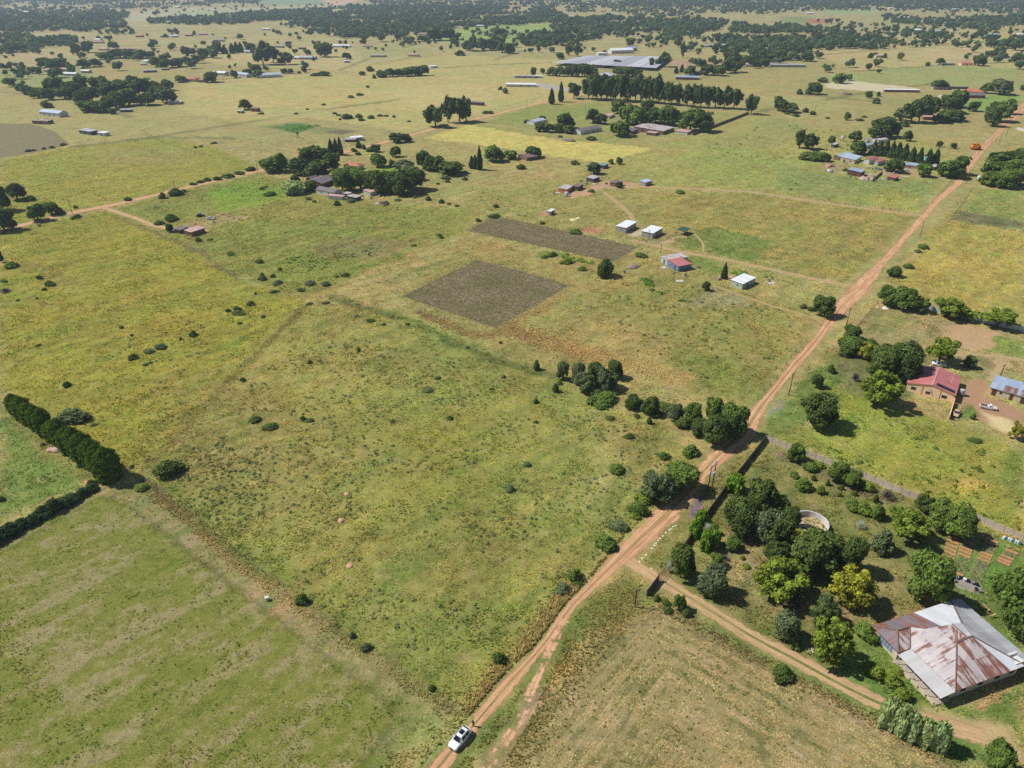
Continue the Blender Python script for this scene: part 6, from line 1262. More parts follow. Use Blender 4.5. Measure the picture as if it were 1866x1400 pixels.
# ------------------------------------------------------------------ buildings in the distance: x y (photo pixels), length, depth (m), turn, eave, roof shape, wall, roof, label
FAR = '''99 211 26 9 -24 3.5 gable w B|long barn with pale blue grey roof at far left|barn
79 225 15 7 -12 2.6 mono b r|low rusted shed below the pale barn|shed
162 244 15 6 -30 2.8 mono d g|dark grey shed in the left paddock|shed
190 247 7 5 -20 2.4 mono w w|white shack beside the dark grey shed|shack
466 203 7 5 -20 2.8 mono r k|red brick hut under a lone tree|hut
439 206 5 4 -20 2 mono g g|small grey pen left of the brick hut|pen
319 190 12 5 10 2.6 mono g w|white roofed shed at the edge of the wood|shed
231 204 10 4 5 2.2 mono d g|dark low shed in the shade of the wood|shed
92 131 14 8 -10 3 hip p p|pink walled farmhouse at far left|house
116 130 12 8 10 3 hip c p|pink roofed farmhouse beside the pink house|house
130 138 18 7 -10 2.8 gable w w|white roofed farm shed left of the road|shed
158 133 12 6 -15 2.8 gable g w|grey walled shed beside the white farm shed|shed
216 118 9 7 -20 3 hip n k|dark red cottage in the left pasture|house
272 115 14 6 5 2.8 gable w w|white cottage among round trees|house
262 119 7 5 5 2.6 mono w w|small white annex beside the white cottage|shed
274 132 16 5 20 2.6 mono d g|long grey stock shed in the left pasture|shed
302 128 9 4 20 2.2 mono d g|small dark stock shelter in the left pasture|shed
348 148 18 11 -8 3 hip c o|orange roofed house beyond the wood|house
370 150 10 5 -15 2.6 mono r R|dark red shed beside the orange roofed house|shed
402 137 20 9 -20 3.2 gable w w|white roofed house, leftmost of the three by the road|house
444 140 24 9 -35 3.4 gable w B|blue roofed house, middle of the three by the road|house
492 141 26 10 25 3.4 gable w B|blue walled house, rightmost of the three by the road|house
180 79 18 9 10 3 hip c p|pale roofed farmhouse at the upper left|house
180 75 14 8 -20 3 gable w w|white roofed house behind the upper left farm|house
218 93 24 9 12 3 gable p p|pink roofed barn at the upper left|barn
190 92 16 8 -12 3 hip c p|tan house left of the pink barn|house
240 92 20 7 12 2.8 mono w p|pale long shed right of the pink barn|shed
255 68 14 7 -10 3 gable r o|red shed among upper left trees|shed
318 68 20 8 25 3 gable w w|white gabled church-like house in the distance|house
345 66 20 8 5 3 hip r p|reddish house beside the white gable|house
370 64 18 8 15 3 hip w p|pink roofed house on the far road|house
300 68 14 7 0 3 hip d g|grey house on the far road|house
400 76 26 8 -8 2.8 mono g t|teal roofed long shed in the far pasture|shed
455 97 14 8 -20 3 gable w B|small white house behind the cypress row|house
510 87 20 7 -8 2.8 mono g g|grey shed in the far pasture|shed
551 90 12 6 -8 2.6 mono d k|dark shed in the far pasture|shed
562 108 34 10 -8 2.8 gable g g|long grey farm shed on the upper plain|shed
540 108 12 6 -8 2.6 gable w w|white shed left of the long grey shed|shed
622 86 46 9 -3 2.6 gable w w|long white plastic tunnel on the upper plain|greenhouse
632 114 8 6 20 2.6 mono g w|small white kiosk on the upper plain|shed
670 86 16 6 -5 2.6 gable p p|pink roofed shed right of the plastic tunnel|shed
485 55 24 8 0 3 gable w w|white long roof among far trees|house
310 42 16 7 0 3 gable w w|white shed beside the tan far fields|shed
325 15 26 10 0 4 gable w w|white warehouse on the pale far field|shed
50 24 24 10 0 4 gable w w|white roof in the woods at top left|house
72 17 24 10 10 4 gable w B|blue roof in the woods at top left|house
205 19 18 9 10 4 gable w w|white roof at the edge of the top left woods|house
690 104 34 6 -3 2.6 mono g q|long scrap coloured shed on the upper plain|shed
754 103 24 9 -8 3.2 hip p p|pink flat house on the upper plain|house
770 64 22 8 -6 3 hip w p|pale roofed house at the tree edge|house
875 49 22 7 5 3 gable w w|white long house beyond the green field|house
950 158 34 7 -6 2.8 gable w w|long white roofed stable by the paved strip|stable
957 142 26 6 -8 2.4 mono g g|grey scrap shed left of the dark tree belt|shed
980 142 10 5 -8 2.4 mono w w|small white shed beside the scrap shed|shed
1105 141 17 15 -20 3 hip g B|square house with blue grey pyramid roof|house
1077 136 14 8 -20 3 gable w R|small red and white house behind the tree belt|house
1131 97 52 16 14 5 gable w w|large white warehouse beside the grey net house|warehouse
1150 93 22 12 14 5 gable g b|blue roofed end of the large warehouse|warehouse
1096 101 20 9 14 3.5 mono w w|low white store left of the large warehouse|shed
930 94 12 7 -10 3 gable w R|red roofed cottage at the dark trees|house
876 86 14 8 -10 3 gable r o|orange roofed cottage at the dark trees|house
1006 82 22 9 -10 3 hip r o|orange tiled house, left of the orange group|house
1030 84 18 9 10 3 hip r o|orange tiled house, right of the orange group|house
993 84 14 8 0 3 hip r R|dull red house beside the orange tiled house|house
1050 74 14 8 0 3 gable r R|red roof among trees above the orange houses|house
1075 41 52 9 -4 3.5 gable w p|long pinkish school-like roof in far woods|school
776 28 24 9 0 4 gable w w|white roof in the far middle woods|house
960 12 26 9 0 4 gable w w|white roof near the horizon, centre|house
1005 14 22 9 0 4 gable w B|blue roof near the horizon, centre|house
1145 45 14 8 0 3.5 gable w t|teal roof in the far woods|house
1178 54 20 9 0 3.5 hip r p|tan roof in the far woods|house
1252 145 28 8 -12 3 gable b b|long brown house with blue roof behind the gum row|house
1276 136 14 8 -20 3 hip b s|brown roofed hut behind the gum row|house
1372 122 20 9 -14 3.4 gable w p|white walled farm building, leftmost of the group|house
1387 119 12 8 -14 4 gabley w p|tall pale gabled barn of the same group|barn
1408 120 16 9 -10 3 hip c s|brown roofed house of the same group|house
1435 122 46 9 -4 3 mono g g|long grey poultry shed|shed
1400 76 22 10 -10 3.2 hip w R|white house with red roof deep in the dark wood|house
1390 53 12 7 0 3.2 gable w B|small blue roofed house at the wood edge|house
1355 51 12 7 0 3.2 gable w B|small blue walled house left in the wood|house
1290 86 20 8 0 3 gable w g|pale shed at the wood's left end|shed
1318 85 24 8 -5 3 gable w B|pale blue shed at the wood's left end|shed
1604 105 16 9 -8 3.2 hip c p|lone pale house on the tan plain|house
1726 119 18 6 -5 2.8 mono g g|grey low house beside the red roofed house|house
1760 119 16 10 -10 3 hip p R|red roofed pink house on the right plain|house
1665 58 34 12 -6 4 gable w w|large white shed at upper right|shed
1705 60 24 9 -6 3.4 gable w B|blue grey shed right of the large white shed|shed
1640 34 60 9 -3 3.4 gable w w|long white greenhouse at upper right|greenhouse
1740 19 34 10 0 4 gable w w|white roof near the horizon at right|house
1808 66 24 10 -8 3.4 gable w B|blue roofed house at the upper right edge|house
1858 66 18 10 10 3.6 hip w w|white house at the upper right edge|house
1775 44 16 9 10 3.6 gable w w|white gabled house, left of two by the far trees|house
1806 44 16 9 -10 3.6 gable w w|white gabled house, right of two by the far trees|house
1598 17 20 10 0 4 gable w w|white house near the horizon, left of two|house
1622 17 20 10 0 4 gable w w|white house near the horizon, right of two|house
1475 26 30 9 0 3.6 gable w w|white low roof beside the far green field|shed
1850 20 30 9 0 4 gable p p|pink long roof near the right horizon|house
1858 104 18 8 5 2.8 gable g s|grey roofed house at the right edge|house
1830 106 14 7 5 2.8 mono w q|pale shed at the right edge|shed
1642 168 36 5 -6 2.6 mono r w|long white roofed stand beside the bare pitch|stand
1772 171 18 12 -30 3 hip p o|house with orange tiled hip roof among lawns|house
1770 178 22 10 -8 3 gable r s|dark slate roofed house below the orange one|house
1712 163 16 6 -5 2.8 mono g s|slate roofed shed left of the orange house|shed
1685 210 12 7 -20 2.8 gable r o|orange roof glimpsed between tall gums|house
1696 218 14 6 -10 2.6 mono r p|brick shed under the tall gums|shed
1735 162 34 2 -3 2 mono d s|long dark carport behind the slate roofed shed|carport
650 256 9 5 25 2.6 mono w w|white caravan-like store beside the left road|store
640 258 8 5 0 2 mono d q|scrap tin store beside the white one|shed
866 191 9 5 -20 2.4 mono n k|dark twin hut on the pale plain|hut
876 192 6 5 -20 2.6 mono n k|small dark hut right of the twin hut|hut'''
for row in FAR.split('\n'):
    d_, lab, cat = row.split('|'); x, y, a, b, dg, h, shp, wl, rf = d_.split(); a, b, h = float(a), float(b), float(h)
    ops = [('S', .25, 'window', 1.4, 1.1, 1.0), ('S', .5, 'door', 1.1, 2.1, 0), ('S', .75, 'window', 1.4, 1.1, 1.0)] if a >= 9 else [('S', .5, 'door', .9, 1.9, 0)]
    if float(y) < 60: ops = []
    if float(y) < 115 and a > 18: a *= .72
    at_center({'shed': 'farm_shed', 'barn': 'barn', 'house': 'house'}.get(cat, cat.replace(' ', '_')), lab, cat, (float(x), float(y)), a, b, float(dg), h, roof=shp, rise=(1.5 if shp in ('gable', 'hip', 'gabley') else .4) * (b / 9 if b > 5 else .6), wall=wl, rf=rf, ops=ops, ov=.35)
# the big grey shade-net house
def net_house():
    root = empty('net_house', (*P(1130, 112), 0)); tag(root, 'huge flat grey shade net house on posts', 'net house'); o = Vector((*P(1130, 112), 0))
    q = [PV(*p, 4) - o for p in ((1004, 114), (1196, 124), (1262, 112), (1225, 103), (1070, 101))]
    a0, a1, b0, b1 = q[0], q[4], q[1], q[3]                    # bays of netting side by side, each slung a little differently
    for k in range(7):
        t0, t1 = k / 7 + .002, (k + 1) / 7 - .002; z = 3.9 + .12 * (k % 2)
        f = [a0.lerp(b0, t0), a0.lerp(b0, t1), a1.lerp(b1, t1), a1.lerp(b1, t0)]
        slab('net_bay', [(v.x, v.y, z) for v in f], .05, mat_wall('grey_shade_net_%d' % (k % 3), [(176,176,182), (160,162,168), (186,186,190)][k % 3], .12), root)
    me = box_mesh('post', -.12, .12, -.12, .12, -.1, 3.95); me.materials.append(STEEL)
    for i in range(5):
        A, B = q[i], q[(i + 1) % 5]; n = max(3, int((B - A).length / 12))
        for k in range(n): v = A.lerp(B, k / n); add('post', me, None, root, (v.x * .995, v.y * .995, 0))
net_house()
# round reservoirs
def ring_tank(name, label, c, R, h, mat, inner=None, th=.25, z=None):
    root = empty(name, (c[0], c[1], 0)); tag(root, label, 'reservoir'); bm = bmesh.new(); n = 40
    for r0, r1, flip in ((R, R, 0),):
        vs = [[bm.verts.new((math.cos(t) * r, math.sin(t) * r, zz_)) for t in [2 * math.pi * i / n for i in range(n)]] for r, zz_ in ((R, -.1), (R, h), (R - th, h), (R - th, -.1))]
        for a in range(3):
            for i in range(n): j = (i + 1) % n; bm.faces.new((vs[a][i], vs[a][j], vs[a + 1][j], vs[a + 1][i]))
    add('ring_wall', bm_mesh('ring_wall', bm), mat, root)
    bm = bmesh.new(); bm.faces.new([bm.verts.new((math.cos(2 * math.pi * i / n) * (R - th - .01), math.sin(2 * math.pi * i / n) * (R - th - .01), z or .06)) for i in range(n)])
    add('floor', bm_mesh('floor', bm), inner or plain('dry_sandy_floor', (186,160,128), .95, vary=.2), root); return root
ring_tank('reservoir', 'empty round concrete reservoir among the garden trees', (69.6, 127.3), 4.0, 1.55, mat_wall('lime_stained_concrete', (206,202,200), .16))
ring_tank('reservoir', 'pale round reservoir near the orange roofed house', P(1722, 178), 6.5, 2.2, mat_wall('pinkish_concrete', (206,182,168)), plain('grey_tank_cover', (180,176,170), .9), z=2.1)
ring_tank('reservoir', 'white round tank on the upper plain', P(789, 123), 6.0, 2.2, WALLS['w'], plain('white_tank_cover', (220,220,220), .9), z=2.15)
ring_tank('reservoir', 'small round white tank on the right tan plain', P(1740, 56), 7.0, 3.0, WALLS['w'], plain('white_tank_cover', (220,220,220), .9), z=2.95)

# ------------------------------------------------------------------ precast panel walls: every panel and post a piece
def panel_wall(name, label, pts, mat, h=1.8, step=2.0, post=.14, slabs=5):
    W = [Vector((*P(*p), 0)) for p in pts]; root = empty(name, W[0]); tag(root, label, 'wall')
    for A, B in zip(W, W[1:]):
        d = B - A; L = d.length; n = max(1, round(L / step)); s = L / n; ang = math.atan2(d.y, d.x)
        bm = bmesh.new()
        for i in range(slabs): bx(bm, post / 2, s - post / 2, -.035 + .012 * (i % 2), .035 - .012 * (i % 2), h * i / slabs - (.1 if i == 0 else 0), h * (i + 1) / slabs - .02)
        pm = bm_mesh('panel', bm); pm.materials.append(mat); om = box_mesh('post', -post / 2, post / 2, -post / 2, post / 2, -.1, h + .06); om.materials.append(mat)
        for i in range(n):
            v = A + d * (i / n) - W[0]; r = random.Random(i * 31 + int(L)); add('panel', pm, None, root, (v.x, v.y, r.uniform(-.04, .0)), ang + r.uniform(-.008, .008)); add('post', om, None, root, (v.x, v.y, 0), ang)
        add('post', om, None, root, B - W[0], ang)
    return root
M_PANEL = mat_wall('grey_precast_concrete', (204,188,168), .18); M_DPANEL = mat_wall('dark_precast_concrete', (120,112,102), .25)  # M_DPANEL is a darker, more mottled concrete
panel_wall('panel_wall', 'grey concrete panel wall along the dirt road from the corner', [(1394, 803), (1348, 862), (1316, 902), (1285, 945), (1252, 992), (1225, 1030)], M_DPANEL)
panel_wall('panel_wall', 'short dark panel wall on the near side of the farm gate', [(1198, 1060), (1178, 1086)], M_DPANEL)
panel_wall('panel_wall', 'grey concrete panel wall running right from the road corner', [(1395, 803), (1470, 831), (1560, 866), (1640, 900), (1700, 921), (1775, 948), (1880, 992)], M_PANEL)
panel_wall('panel_wall', 'whitewashed panel wall under the row of green trees', [(1606, 544), (1655, 556), (1720, 572), (1800, 590), (1890, 611)], mat_wall('whitewashed_precast', (206,206,206), .12), 1.9)
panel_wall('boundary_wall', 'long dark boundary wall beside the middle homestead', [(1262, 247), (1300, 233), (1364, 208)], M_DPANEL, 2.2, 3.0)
panel_wall('boundary_wall', 'white wall segment at the right edge near the junction', [(1853, 236), (1880, 243)], WALLS['w'], 1.8, 3.0)
# farm gate: two leaves of steel bars standing open
def gate():
    A, B = Vector((*P(1199, 1059), 0)), Vector((*P(1224, 1031), 0)); d = B - A; L = d.length; ang = math.atan2(d.y, d.x)
    root = empty('farm_gate', A, ang); tag(root, 'brown steel bar gate across the farm driveway', 'gate'); m = plain('rusty_gate_steel', (112,76,58), .7)
    for x in (0, L): add('gate_post', box_mesh('gate_post', x - .12, x + .12, -.12, .12, -.1, 2.1), m, root)
    bm = bmesh.new()
    for z in (.2, 1.0, 1.8): bx(bm, .15, L - .15, -.03, .03, z, z + .07)
    add('frame', bm_mesh('frame', bm), m, root); me = box_mesh('bar', -.02, .02, -.02, .02, .2, 1.8); me.materials.append(m)
    for i in range(int(L / .35)): add('bar', me, None, root, (.3 + i * .35, 0, 0))
gate()

# ------------------------------------------------------------------ fences and poles
POSTM = box_mesh('post', -.06, .06, -.06, .06, -.1, 1.35); POSTM.materials.append(TIMBER)
WIRE = plain('fence_wire', (120,114,108), .6, .3)
def fence(label, pts, step=4.0):
    W = [Vector((*P(*p), 0)) for p in pts]; root = empty('wire_fence', W[0]); tag(root, label, 'fence'); bm = bmesh.new()
    for A, B in zip(W, W[1:]):
        d = B - A; n = max(1, round(d.length / step))
        for i in range(n):
            v = A + d * (i / n) - W[0]; r = random.Random(int(v.x * 9 + v.y * 5)); o = add('post', POSTM, None, root, v); o.rotation_euler = (r.uniform(-.06, .06), r.uniform(-.06, .06), r.uniform(0, 3)); o.scale = (1, 1, r.uniform(.85, 1.1))
        for z in (.4, .8, 1.2): cyl(bm, A - W[0] + Vector((0, 0, z)), B - W[0] + Vector((0, 0, z)), .008, .008, 3, False)
    add('wire', bm_mesh('wire', bm), WIRE, root); return root
fence('wire fence slanting through the upper left pasture', [(257, 238), (300, 262), (380, 284), (453, 299)])
fence('wire fence below the red roofed homestead paddock', [(1372, 347), (1527, 371), (1680, 391)])
fence('wire fence on the west side of the upper road', [(1681, 391), (1712, 355), (1744, 318)])
fence('wire fence on the east side of the upper road', [(1734, 400), (1752, 375), (1772, 344)])
fence('wire fence between the two right hand fields', [(1738, 403), (1800, 412), (1880, 427)])
fence('field fence running from the yellow field corner to the wall', [(1106, 301), (1180, 275), (1262, 247)])
fence('wire fence along the north side of the left road', [(480, 300), (560, 283), (640, 266), (700, 252)])
fence('wire fence along the upper left road', [(870, 207), (930, 193), (1000, 174)])
fence('wire fence in front of the peach house property', [(1541, 622), (1570, 588), (1602, 550)], 2.5)
fence('low garden fence beside the vegetable plot', [(1648, 1056), (1656, 1068), (1674, 1082)], 1.6)
fence('wire fence on the shed yard edge', [(1085, 424), (1130, 433), (1190, 446)], 3.5)
fence('wire fence along the two track path to the road', [(1260, 458), (1330, 471), (1400, 486), (1530, 514)], 6)
fence('old fence beside the west verge of the main road', [(1380, 728), (1415, 690), (1450, 642), (1478, 614)], 5)
fence('leaning fence posts along the lower field boundary', [(262, 874), (340, 932), (420, 997), (510, 1066), (600, 1140)], 7)
fence('fence around the paddock below the green crop plot', [(520, 216), (580, 220), (640, 228)], 4)
fence('paddock fence below the red roofed shack', [(1560, 370), (1650, 352), (1712, 342)], 5)
def pole_mesh(h, arm=True):
    bm = bmesh.new(); cyl(bm, (0, 0, -.3), (0, 0, h), .15, .10, 8); p = bm_mesh('pole', bm); p.materials.append(TIMBER); bm = bmesh.new(); bx(bm, -1.0, 1.0, -.05, .05, h - .45, h - .33); a = bm_mesh('crossarm', bm); a.materials.append(TIMBER)
    bm = bmesh.new()
    for x in (-.85, 0, .85): cyl(bm, (x, 0, h - .33), (x, 0, h - .1), .05, .04, 6)
    i = bm_mesh('insulators', bm); i.materials.append(plain('brown_glazed_insulator', (96,66,52), .3)); return p, a, i
PM = pole_mesh(7.8); PS = pole_mesh(4.8)
def pole(label, x, y, ang=.8, small=False, group='power poles along the roads'):
    root = empty('power_pole', (*P(x, y), 0), ang); tag(root, label, 'pole', group); p, a, i = PS if small else PM
    add('pole', p, None, root); c = add('crossarm', a, None, root); add('insulators', i, None, c); return root
for x, y, l in ((1437, 721, 'power pole on the grass beside the lone dark tree'), (1541, 598, 'power pole at the corner opposite the junction bush'), (1676, 432, 'power pole right of the road beside the tan field'),
                (1760, 335, 'power pole at the homestead turn off'), (1819, 267, 'power pole right of the upper road, below the junction'), (1833, 249, 'power pole at the upper road junction'), (1752, 230, 'power pole in the pasture below the gums'),
                (132, 390, 'power pole by the left road near the drive'), (321, 354, 'power pole by the left road above the small brick house'), (470, 315, 'power pole by the left road near the old homestead'),
                (710, 258, 'power pole by the left road past the homestead'), (960, 199, 'power pole on the pale plain by the upper road'), (1484, 208, 'power pole behind the pasture bush'), (1066, 208, 'power pole on the homestead lawn'), (408, 150, 'power pole by the three blue roofed houses')):
    pole(l, x, y, .8 if x > 1000 else -.25)
for x, y, l in ((1822, 688, 'short pole on the yard track behind the long shed'), (1227, 516, 'thin pole below the red roofed shack'), (1204, 462, 'thin pole above the scrap stack'), (1182, 437, 'thin pole at the shed yard fence'), (1157, 1106, 'leaning post on the verge below the gate')):
    pole(l, x, y, .5, True, 'short poles')
def transformer():
    A = Vector((*P(1289, 897), 0)); B = Vector((*P(1297, 890), 0)); root = empty('transformer_poles', A); tag(root, 'twin pole transformer stand beside the dirt road', 'transformer'); d = B - A; ang = math.atan2(d.y, d.x)
    for v in (Vector((0, 0, 0)), d): bm = bmesh.new(); cyl(bm, v - Vector((0, 0, .3)), v + Vector((0, 0, 8.2)), .16, .11, 8); add('pole', bm_mesh('pole', bm), TIMBER, root)
    R = Matrix.Rotation(ang, 4, 'Z'); L = d.length
    for z in (7.2, 7.8): bm = bmesh.new(); bx(bm, -.8, L + .8, -.16, -.06, z, z + .14, R); add('crossarm', bm_mesh('crossarm', bm), STEEL, root)
    bm = bmesh.new(); bx(bm, L / 2 - .55, L / 2 + .55, -.45, .35, 4.6, 5.7, R); t = add('transformer_tank', bm_mesh('transformer_tank', bm), plain('pale_grey_transformer', (196,190,170), .5), root)
    bm = bmesh.new()
    for i in range(3): cyl(bm, R @ Vector((L / 2 - .35 + i * .35, 0, 5.7)), R @ Vector((L / 2 - .35 + i * .35, 0, 6.1)), .06, .05, 6)
    add('bushing', bm_mesh('bushing', bm), DOOR, t)
    bm = bmesh.new()
    for i in range(4): cyl(bm, R @ Vector((-.5 + i * (L + 1) / 3, -.11, 7.94)), R @ Vector((-.5 + i * (L + 1) / 3, -.11, 8.3)), .08, .06, 6)
    add('insulators', bm_mesh('insulators', bm), plain('white_insulator', (210,208,204), .4), root)
transformer()
# ------------------------------------------------------------------ vehicles
def loft(bm, rings, cap=True):
    R = [[bm.verts.new(p) for p in r] for r in rings]; n = len(R[0])
    for a, b in zip(R, R[1:]):
        for i in range(n): j = (i + 1) % n; bm.faces.new((a[i], a[j], b[j], b[i]))
    if cap: bm.faces.new(R[0][::-1]); bm.faces.new(R[-1])
def ring(x, hw, z0, z1, c=.12):
    c = min(c, (z1 - z0) * .45, hw * .45); return [(x, -hw + c, z0), (x, hw - c, z0), (x, hw, z0 + c), (x, hw, z1 - c), (x, hw - c, z1), (x, -hw + c, z1), (x, -hw, z1 - c), (x, -hw, z0 + c)]
TYRE = plain('tyre_rubber', (30,30,30), .9); RIM = plain('alloy_rim', (150,152,156), .35, .7); CARGLASS = plain('car_glass', (28,34,42), .08, 0, .6, .05); LAMP = plain('clear_lamp', (206,210,214), .15, 0, .6); REDLAMP = plain('red_lamp', (150,24,22), .25); BLACKTRIM = plain('black_trim', (26,26,28), .6)
def paint_mat(name, rgb, rough=.28, vary=.02):
    if name in MATS: return MATS[name]
    nt = NT(name); n = nt.noise(objc(nt), 2.5, 4, .6); col = nt.mix(1.0, tuple(lin(rgb)), nt.rng(n, .3, .7, 1 - vary, 1 + vary), 'MULTIPLY')
    MATS[name] = nt.surf(nt.bsdf(col, rough, 0, .5)); return MATS[name]
def car(name, label, cat, loc, ang, L, W, H, mat, kind='suv', sunroof=False, group=None):
    root = empty(name, loc, ang); tag(root, label, cat, group); h = W / 2; b = .52 * H; f = L / 2; bon = b + .10 * H
    bm = bmesh.new()
    st = [(-f, h * .80, .36, b * .96), (-f + .12, h * .93, .28, b + .06), (-f + .5, h * .985, .25, b + .12), (-.2, h, .25, b + .13), (f - 1.5, h, .25, b + .12), (f - .9, h * .985, .25, bon), (f - .35, h * .95, .27, bon - .08), (f - .08, h * .86, .33, bon - .2), (f, h * .74, .38, b * .86)]
    if kind == 'pickup': st[1] = (-f + .05, h * .97, .4, b + .12); st[0] = (-f, h * .95, .45, b + .1)
    loft(bm, [ring(*s) for s in st]); body = add('body', bm_mesh('body', bm, False), mat, root)
    if kind == 'suv': cab = [(-f + .22, b + .06, h * .80), (-f + .75, H - .1, h * .70), (-f + 1.15, H - .01, h * .69), (.35, H, h * .70), (f - 1.95, H - .1, h * .69), (f - 1.18, bon - .02, h * .83)]
    elif kind == 'sedan': cab = [(-f + .55, b + .1, h * .84), (-f + 1.15, H - .12, h * .70), (-f + 1.5, H - .02, h * .68), (.2, H, h * .69), (f - 2.0, H - .1, h * .69), (f - 1.25, bon - .02, h * .83)]
    else: cab = [(-.1, b + .1, h * .86), (.05, H - .12, h * .74), (.25, H - .02, h * .72), (.7, H, h * .72), (f - 1.75, H - .1, h * .72), (f - 1.2, bon - .02, h * .85)]
    zb = b + .08
    bm = bmesh.new(); R = []
    for x, z, w in cab:
        wl = h * .93; zt = max(z, zb + .02); R.append([(x, -wl, zb), (x, wl, zb), (x, w, zt - .05), (x, w * .88, zt), (x, -w * .88, zt), (x, -w, zt - .05)])
    loft(bm, R); c = add('cabin', bm_mesh('cabin', bm), mat, root)
    def quad(nm, pts, m, par, off):
        bm = bmesh.new(); bm.faces.new([bm.verts.new(Vector(p) + Vector(off)) for p in pts]); me = bm_mesh(nm, bm); return add(nm, me, m, par)
    (xa, za, wa), (xb, zb2, wb) = cab[-1], cab[-2]; n = Vector((zb2 - za, 0, xa - xb)).normalized() * .02
    quad('windscreen', [(xa - .06, -wa * .9, za + .05), (xa - .06, wa * .9, za + .05), (xb + .05, wb * .86, zb2 - .02), (xb + .05, -wb * .86, zb2 - .02)], CARGLASS, c, n)
    (xa, za, wa), (xb, zb2, wb) = cab[0], cab[1]; n = Vector((-(zb2 - za), 0, xb - xa)).normalized() * .02
    quad('rear_window', [(xa + .08, -wa * .85, za + .1), (xb - .03, -wb * .84, zb2 - .03), (xb - .03, wb * .84, zb2 - .03), (xa + .08, wa * .85, za + .1)], CARGLASS, c, n)
    x0, x3 = cab[1][0] + .1, cab[-2][0] - .02; xm = (x0 + x3) / 2
    for s in (-1, 1):
        for u0, u1 in (((x0, xm - .06), (xm + .06, x3)) if kind != 'pickup' else ((x0, x3),)):
            quad('side_window', [(u0, s * h * .915, zb + .06), (u1, s * h * .915, zb + .06), (u1 - .03, s * cab[3][2] * 1.02, H - .13), (u0 + .05, s * cab[3][2] * 1.02, H - .13)], CARGLASS, c, (0, s * .025, 0))
        add('mirror', box_mesh('mirror', x3 + .15, x3 + .32, s * h * 1.0 - .09, s * h * 1.0 + .09, zb + .05, zb + .2), mat, root)
        add('headlight', box_mesh('headlight', f - .26, f - .05, s * h * .62 - .16, s * h * .62 + .16, bon - .3, bon - .17), LAMP, root)
        add('tail_light', box_mesh('tail_light', -f - .01, -f + .14, s * h * .76 - .09, s * h * .76 + .09, b - .12, b + .05), REDLAMP, root)
        for x in (-f + .85, f - .9):
            w = empty('wheel', (0, 0, 0)); w.parent = root; w.location = (x, s * (h - .12), .34)
            bm = bmesh.new(); cyl(bm, (0, -.11, 0), (0, .11, 0), .34, .34, 18); add('tyre', bm_mesh('tyre', bm), TYRE, w)
            bm = bmesh.new(); cyl(bm, (0, s * .08, 0), (0, s * .125, 0), .22, .20, 14); add('rim', bm_mesh('rim', bm), RIM, w)
    add('grille', box_mesh('grille', f - .1, f + .012, -h * .42, h * .42, .5, bon - .3), BLACKTRIM, root)
    add('bumper_trim', box_mesh('bumper_trim', f - .12, f + .02, -h * .70, h * .70, .3, .44), BLACKTRIM, root)
    if sunroof:
        add('sunroof', box_mesh('sunroof', -1.0, -.12, -h * .46, h * .46, H - .02, H + .012), CARGLASS, c)
        add('rear_spoiler', box_mesh('rear_spoiler', cab[1][0] - .22, cab[1][0] + .02, -h * .64, h * .64, H - .12, H - .06), BLACKTRIM, c)
        for s in (-1, 1): add('roof_rail', box_mesh('roof_rail', -1.3, .9, s * h * .63 - .02, s * h * .63 + .02, H - .03, H + .05), STEEL, c)
    if kind == 'pickup':
        bm = bmesh.new()
        for y0, y1, xx0, xx1 in ((-h * .95, -h * .88, -f + .05, -.15), (h * .88, h * .95, -f + .05, -.15), (-h * .95, h * .95, -f + .02, -f + .09)): bx(bm, xx0, xx1, y0, y1, b + .1, b + .32)
        add('load_bed', bm_mesh('load_bed', bm), mat, root); add('load', box_mesh('load', -f + .2, -.4, -h * .7, h * .7, b + .08, b + .2), DOOR, root)
    return root
def heading(a, b):
    A, B = P(*a), P(*b); return math.atan2(B[1] - A[1], B[0] - A[0])
WHITEPAINT = paint_mat('white_car_paint', (232,234,236))
car('suv', 'white SUV with dark sunroof on the dirt road in the foreground', 'car', (*P(838.6, 1349.5), .022), heading((853, 1328.6), (823.4, 1364.6)), 4.55, 1.86, 1.66, WHITEPAINT, 'suv', True)
ZP = zz((1640, 630), 8.234)
car('hatchback', 'white car parked behind the peach house', 'car', (*P(*ZP(580, 300)), 0), heading(ZP(470, 285), ZP(690, 318)), 4.2, 1.75, 1.5, WHITEPAINT, 'sedan')
car('old_car', 'old tan car facing forward on the grass by the yard wall', 'car', (*P(*ZP(840, 1040)), 0), heading(ZP(865, 985), ZP(822, 1085)), 3.9, 1.65, 1.4, paint_mat('faded_tan_paint', (190,160,128), .7, .2), 'suv')
car('pickup', 'small white pickup parked by the long shed', 'pickup', (*P(*ZP(1320, 945)), 0), heading(ZP(1240, 925), ZP(1420, 960)), 4.6, 1.7, 1.5, paint_mat('chalky_white_paint', (214,208,204), .6, .1), 'pickup')
car('parked_car', 'dark car in the yard above the small brick house', 'car', (*P(366, 395), 0), .3, 4.2, 1.7, 1.6, paint_mat('black_car_paint', (40,42,44), .4), 'suv')
car('parked_car', 'pale blue car right of the dark car', 'car', (*P(384, 400), 0), -.2, 4.2, 1.7, 1.45, paint_mat('pale_blue_car_paint', (160,178,196), .4), 'sedan')
car('parked_car', 'pale blue pickup in front of the red roofed house', 'pickup', (*P(*ZR(1000, 556)), 0), -.4, 4.8, 1.75, 1.6, paint_mat('dull_blue_car_paint', (132,148,168), .5), 'pickup')
car('parked_car', 'white pickup under the tree by the solar roofed house', 'pickup', (*P(*ZR(1300, 572)), 0), -.2, 4.8, 1.75, 1.6, WHITEPAINT, 'pickup')
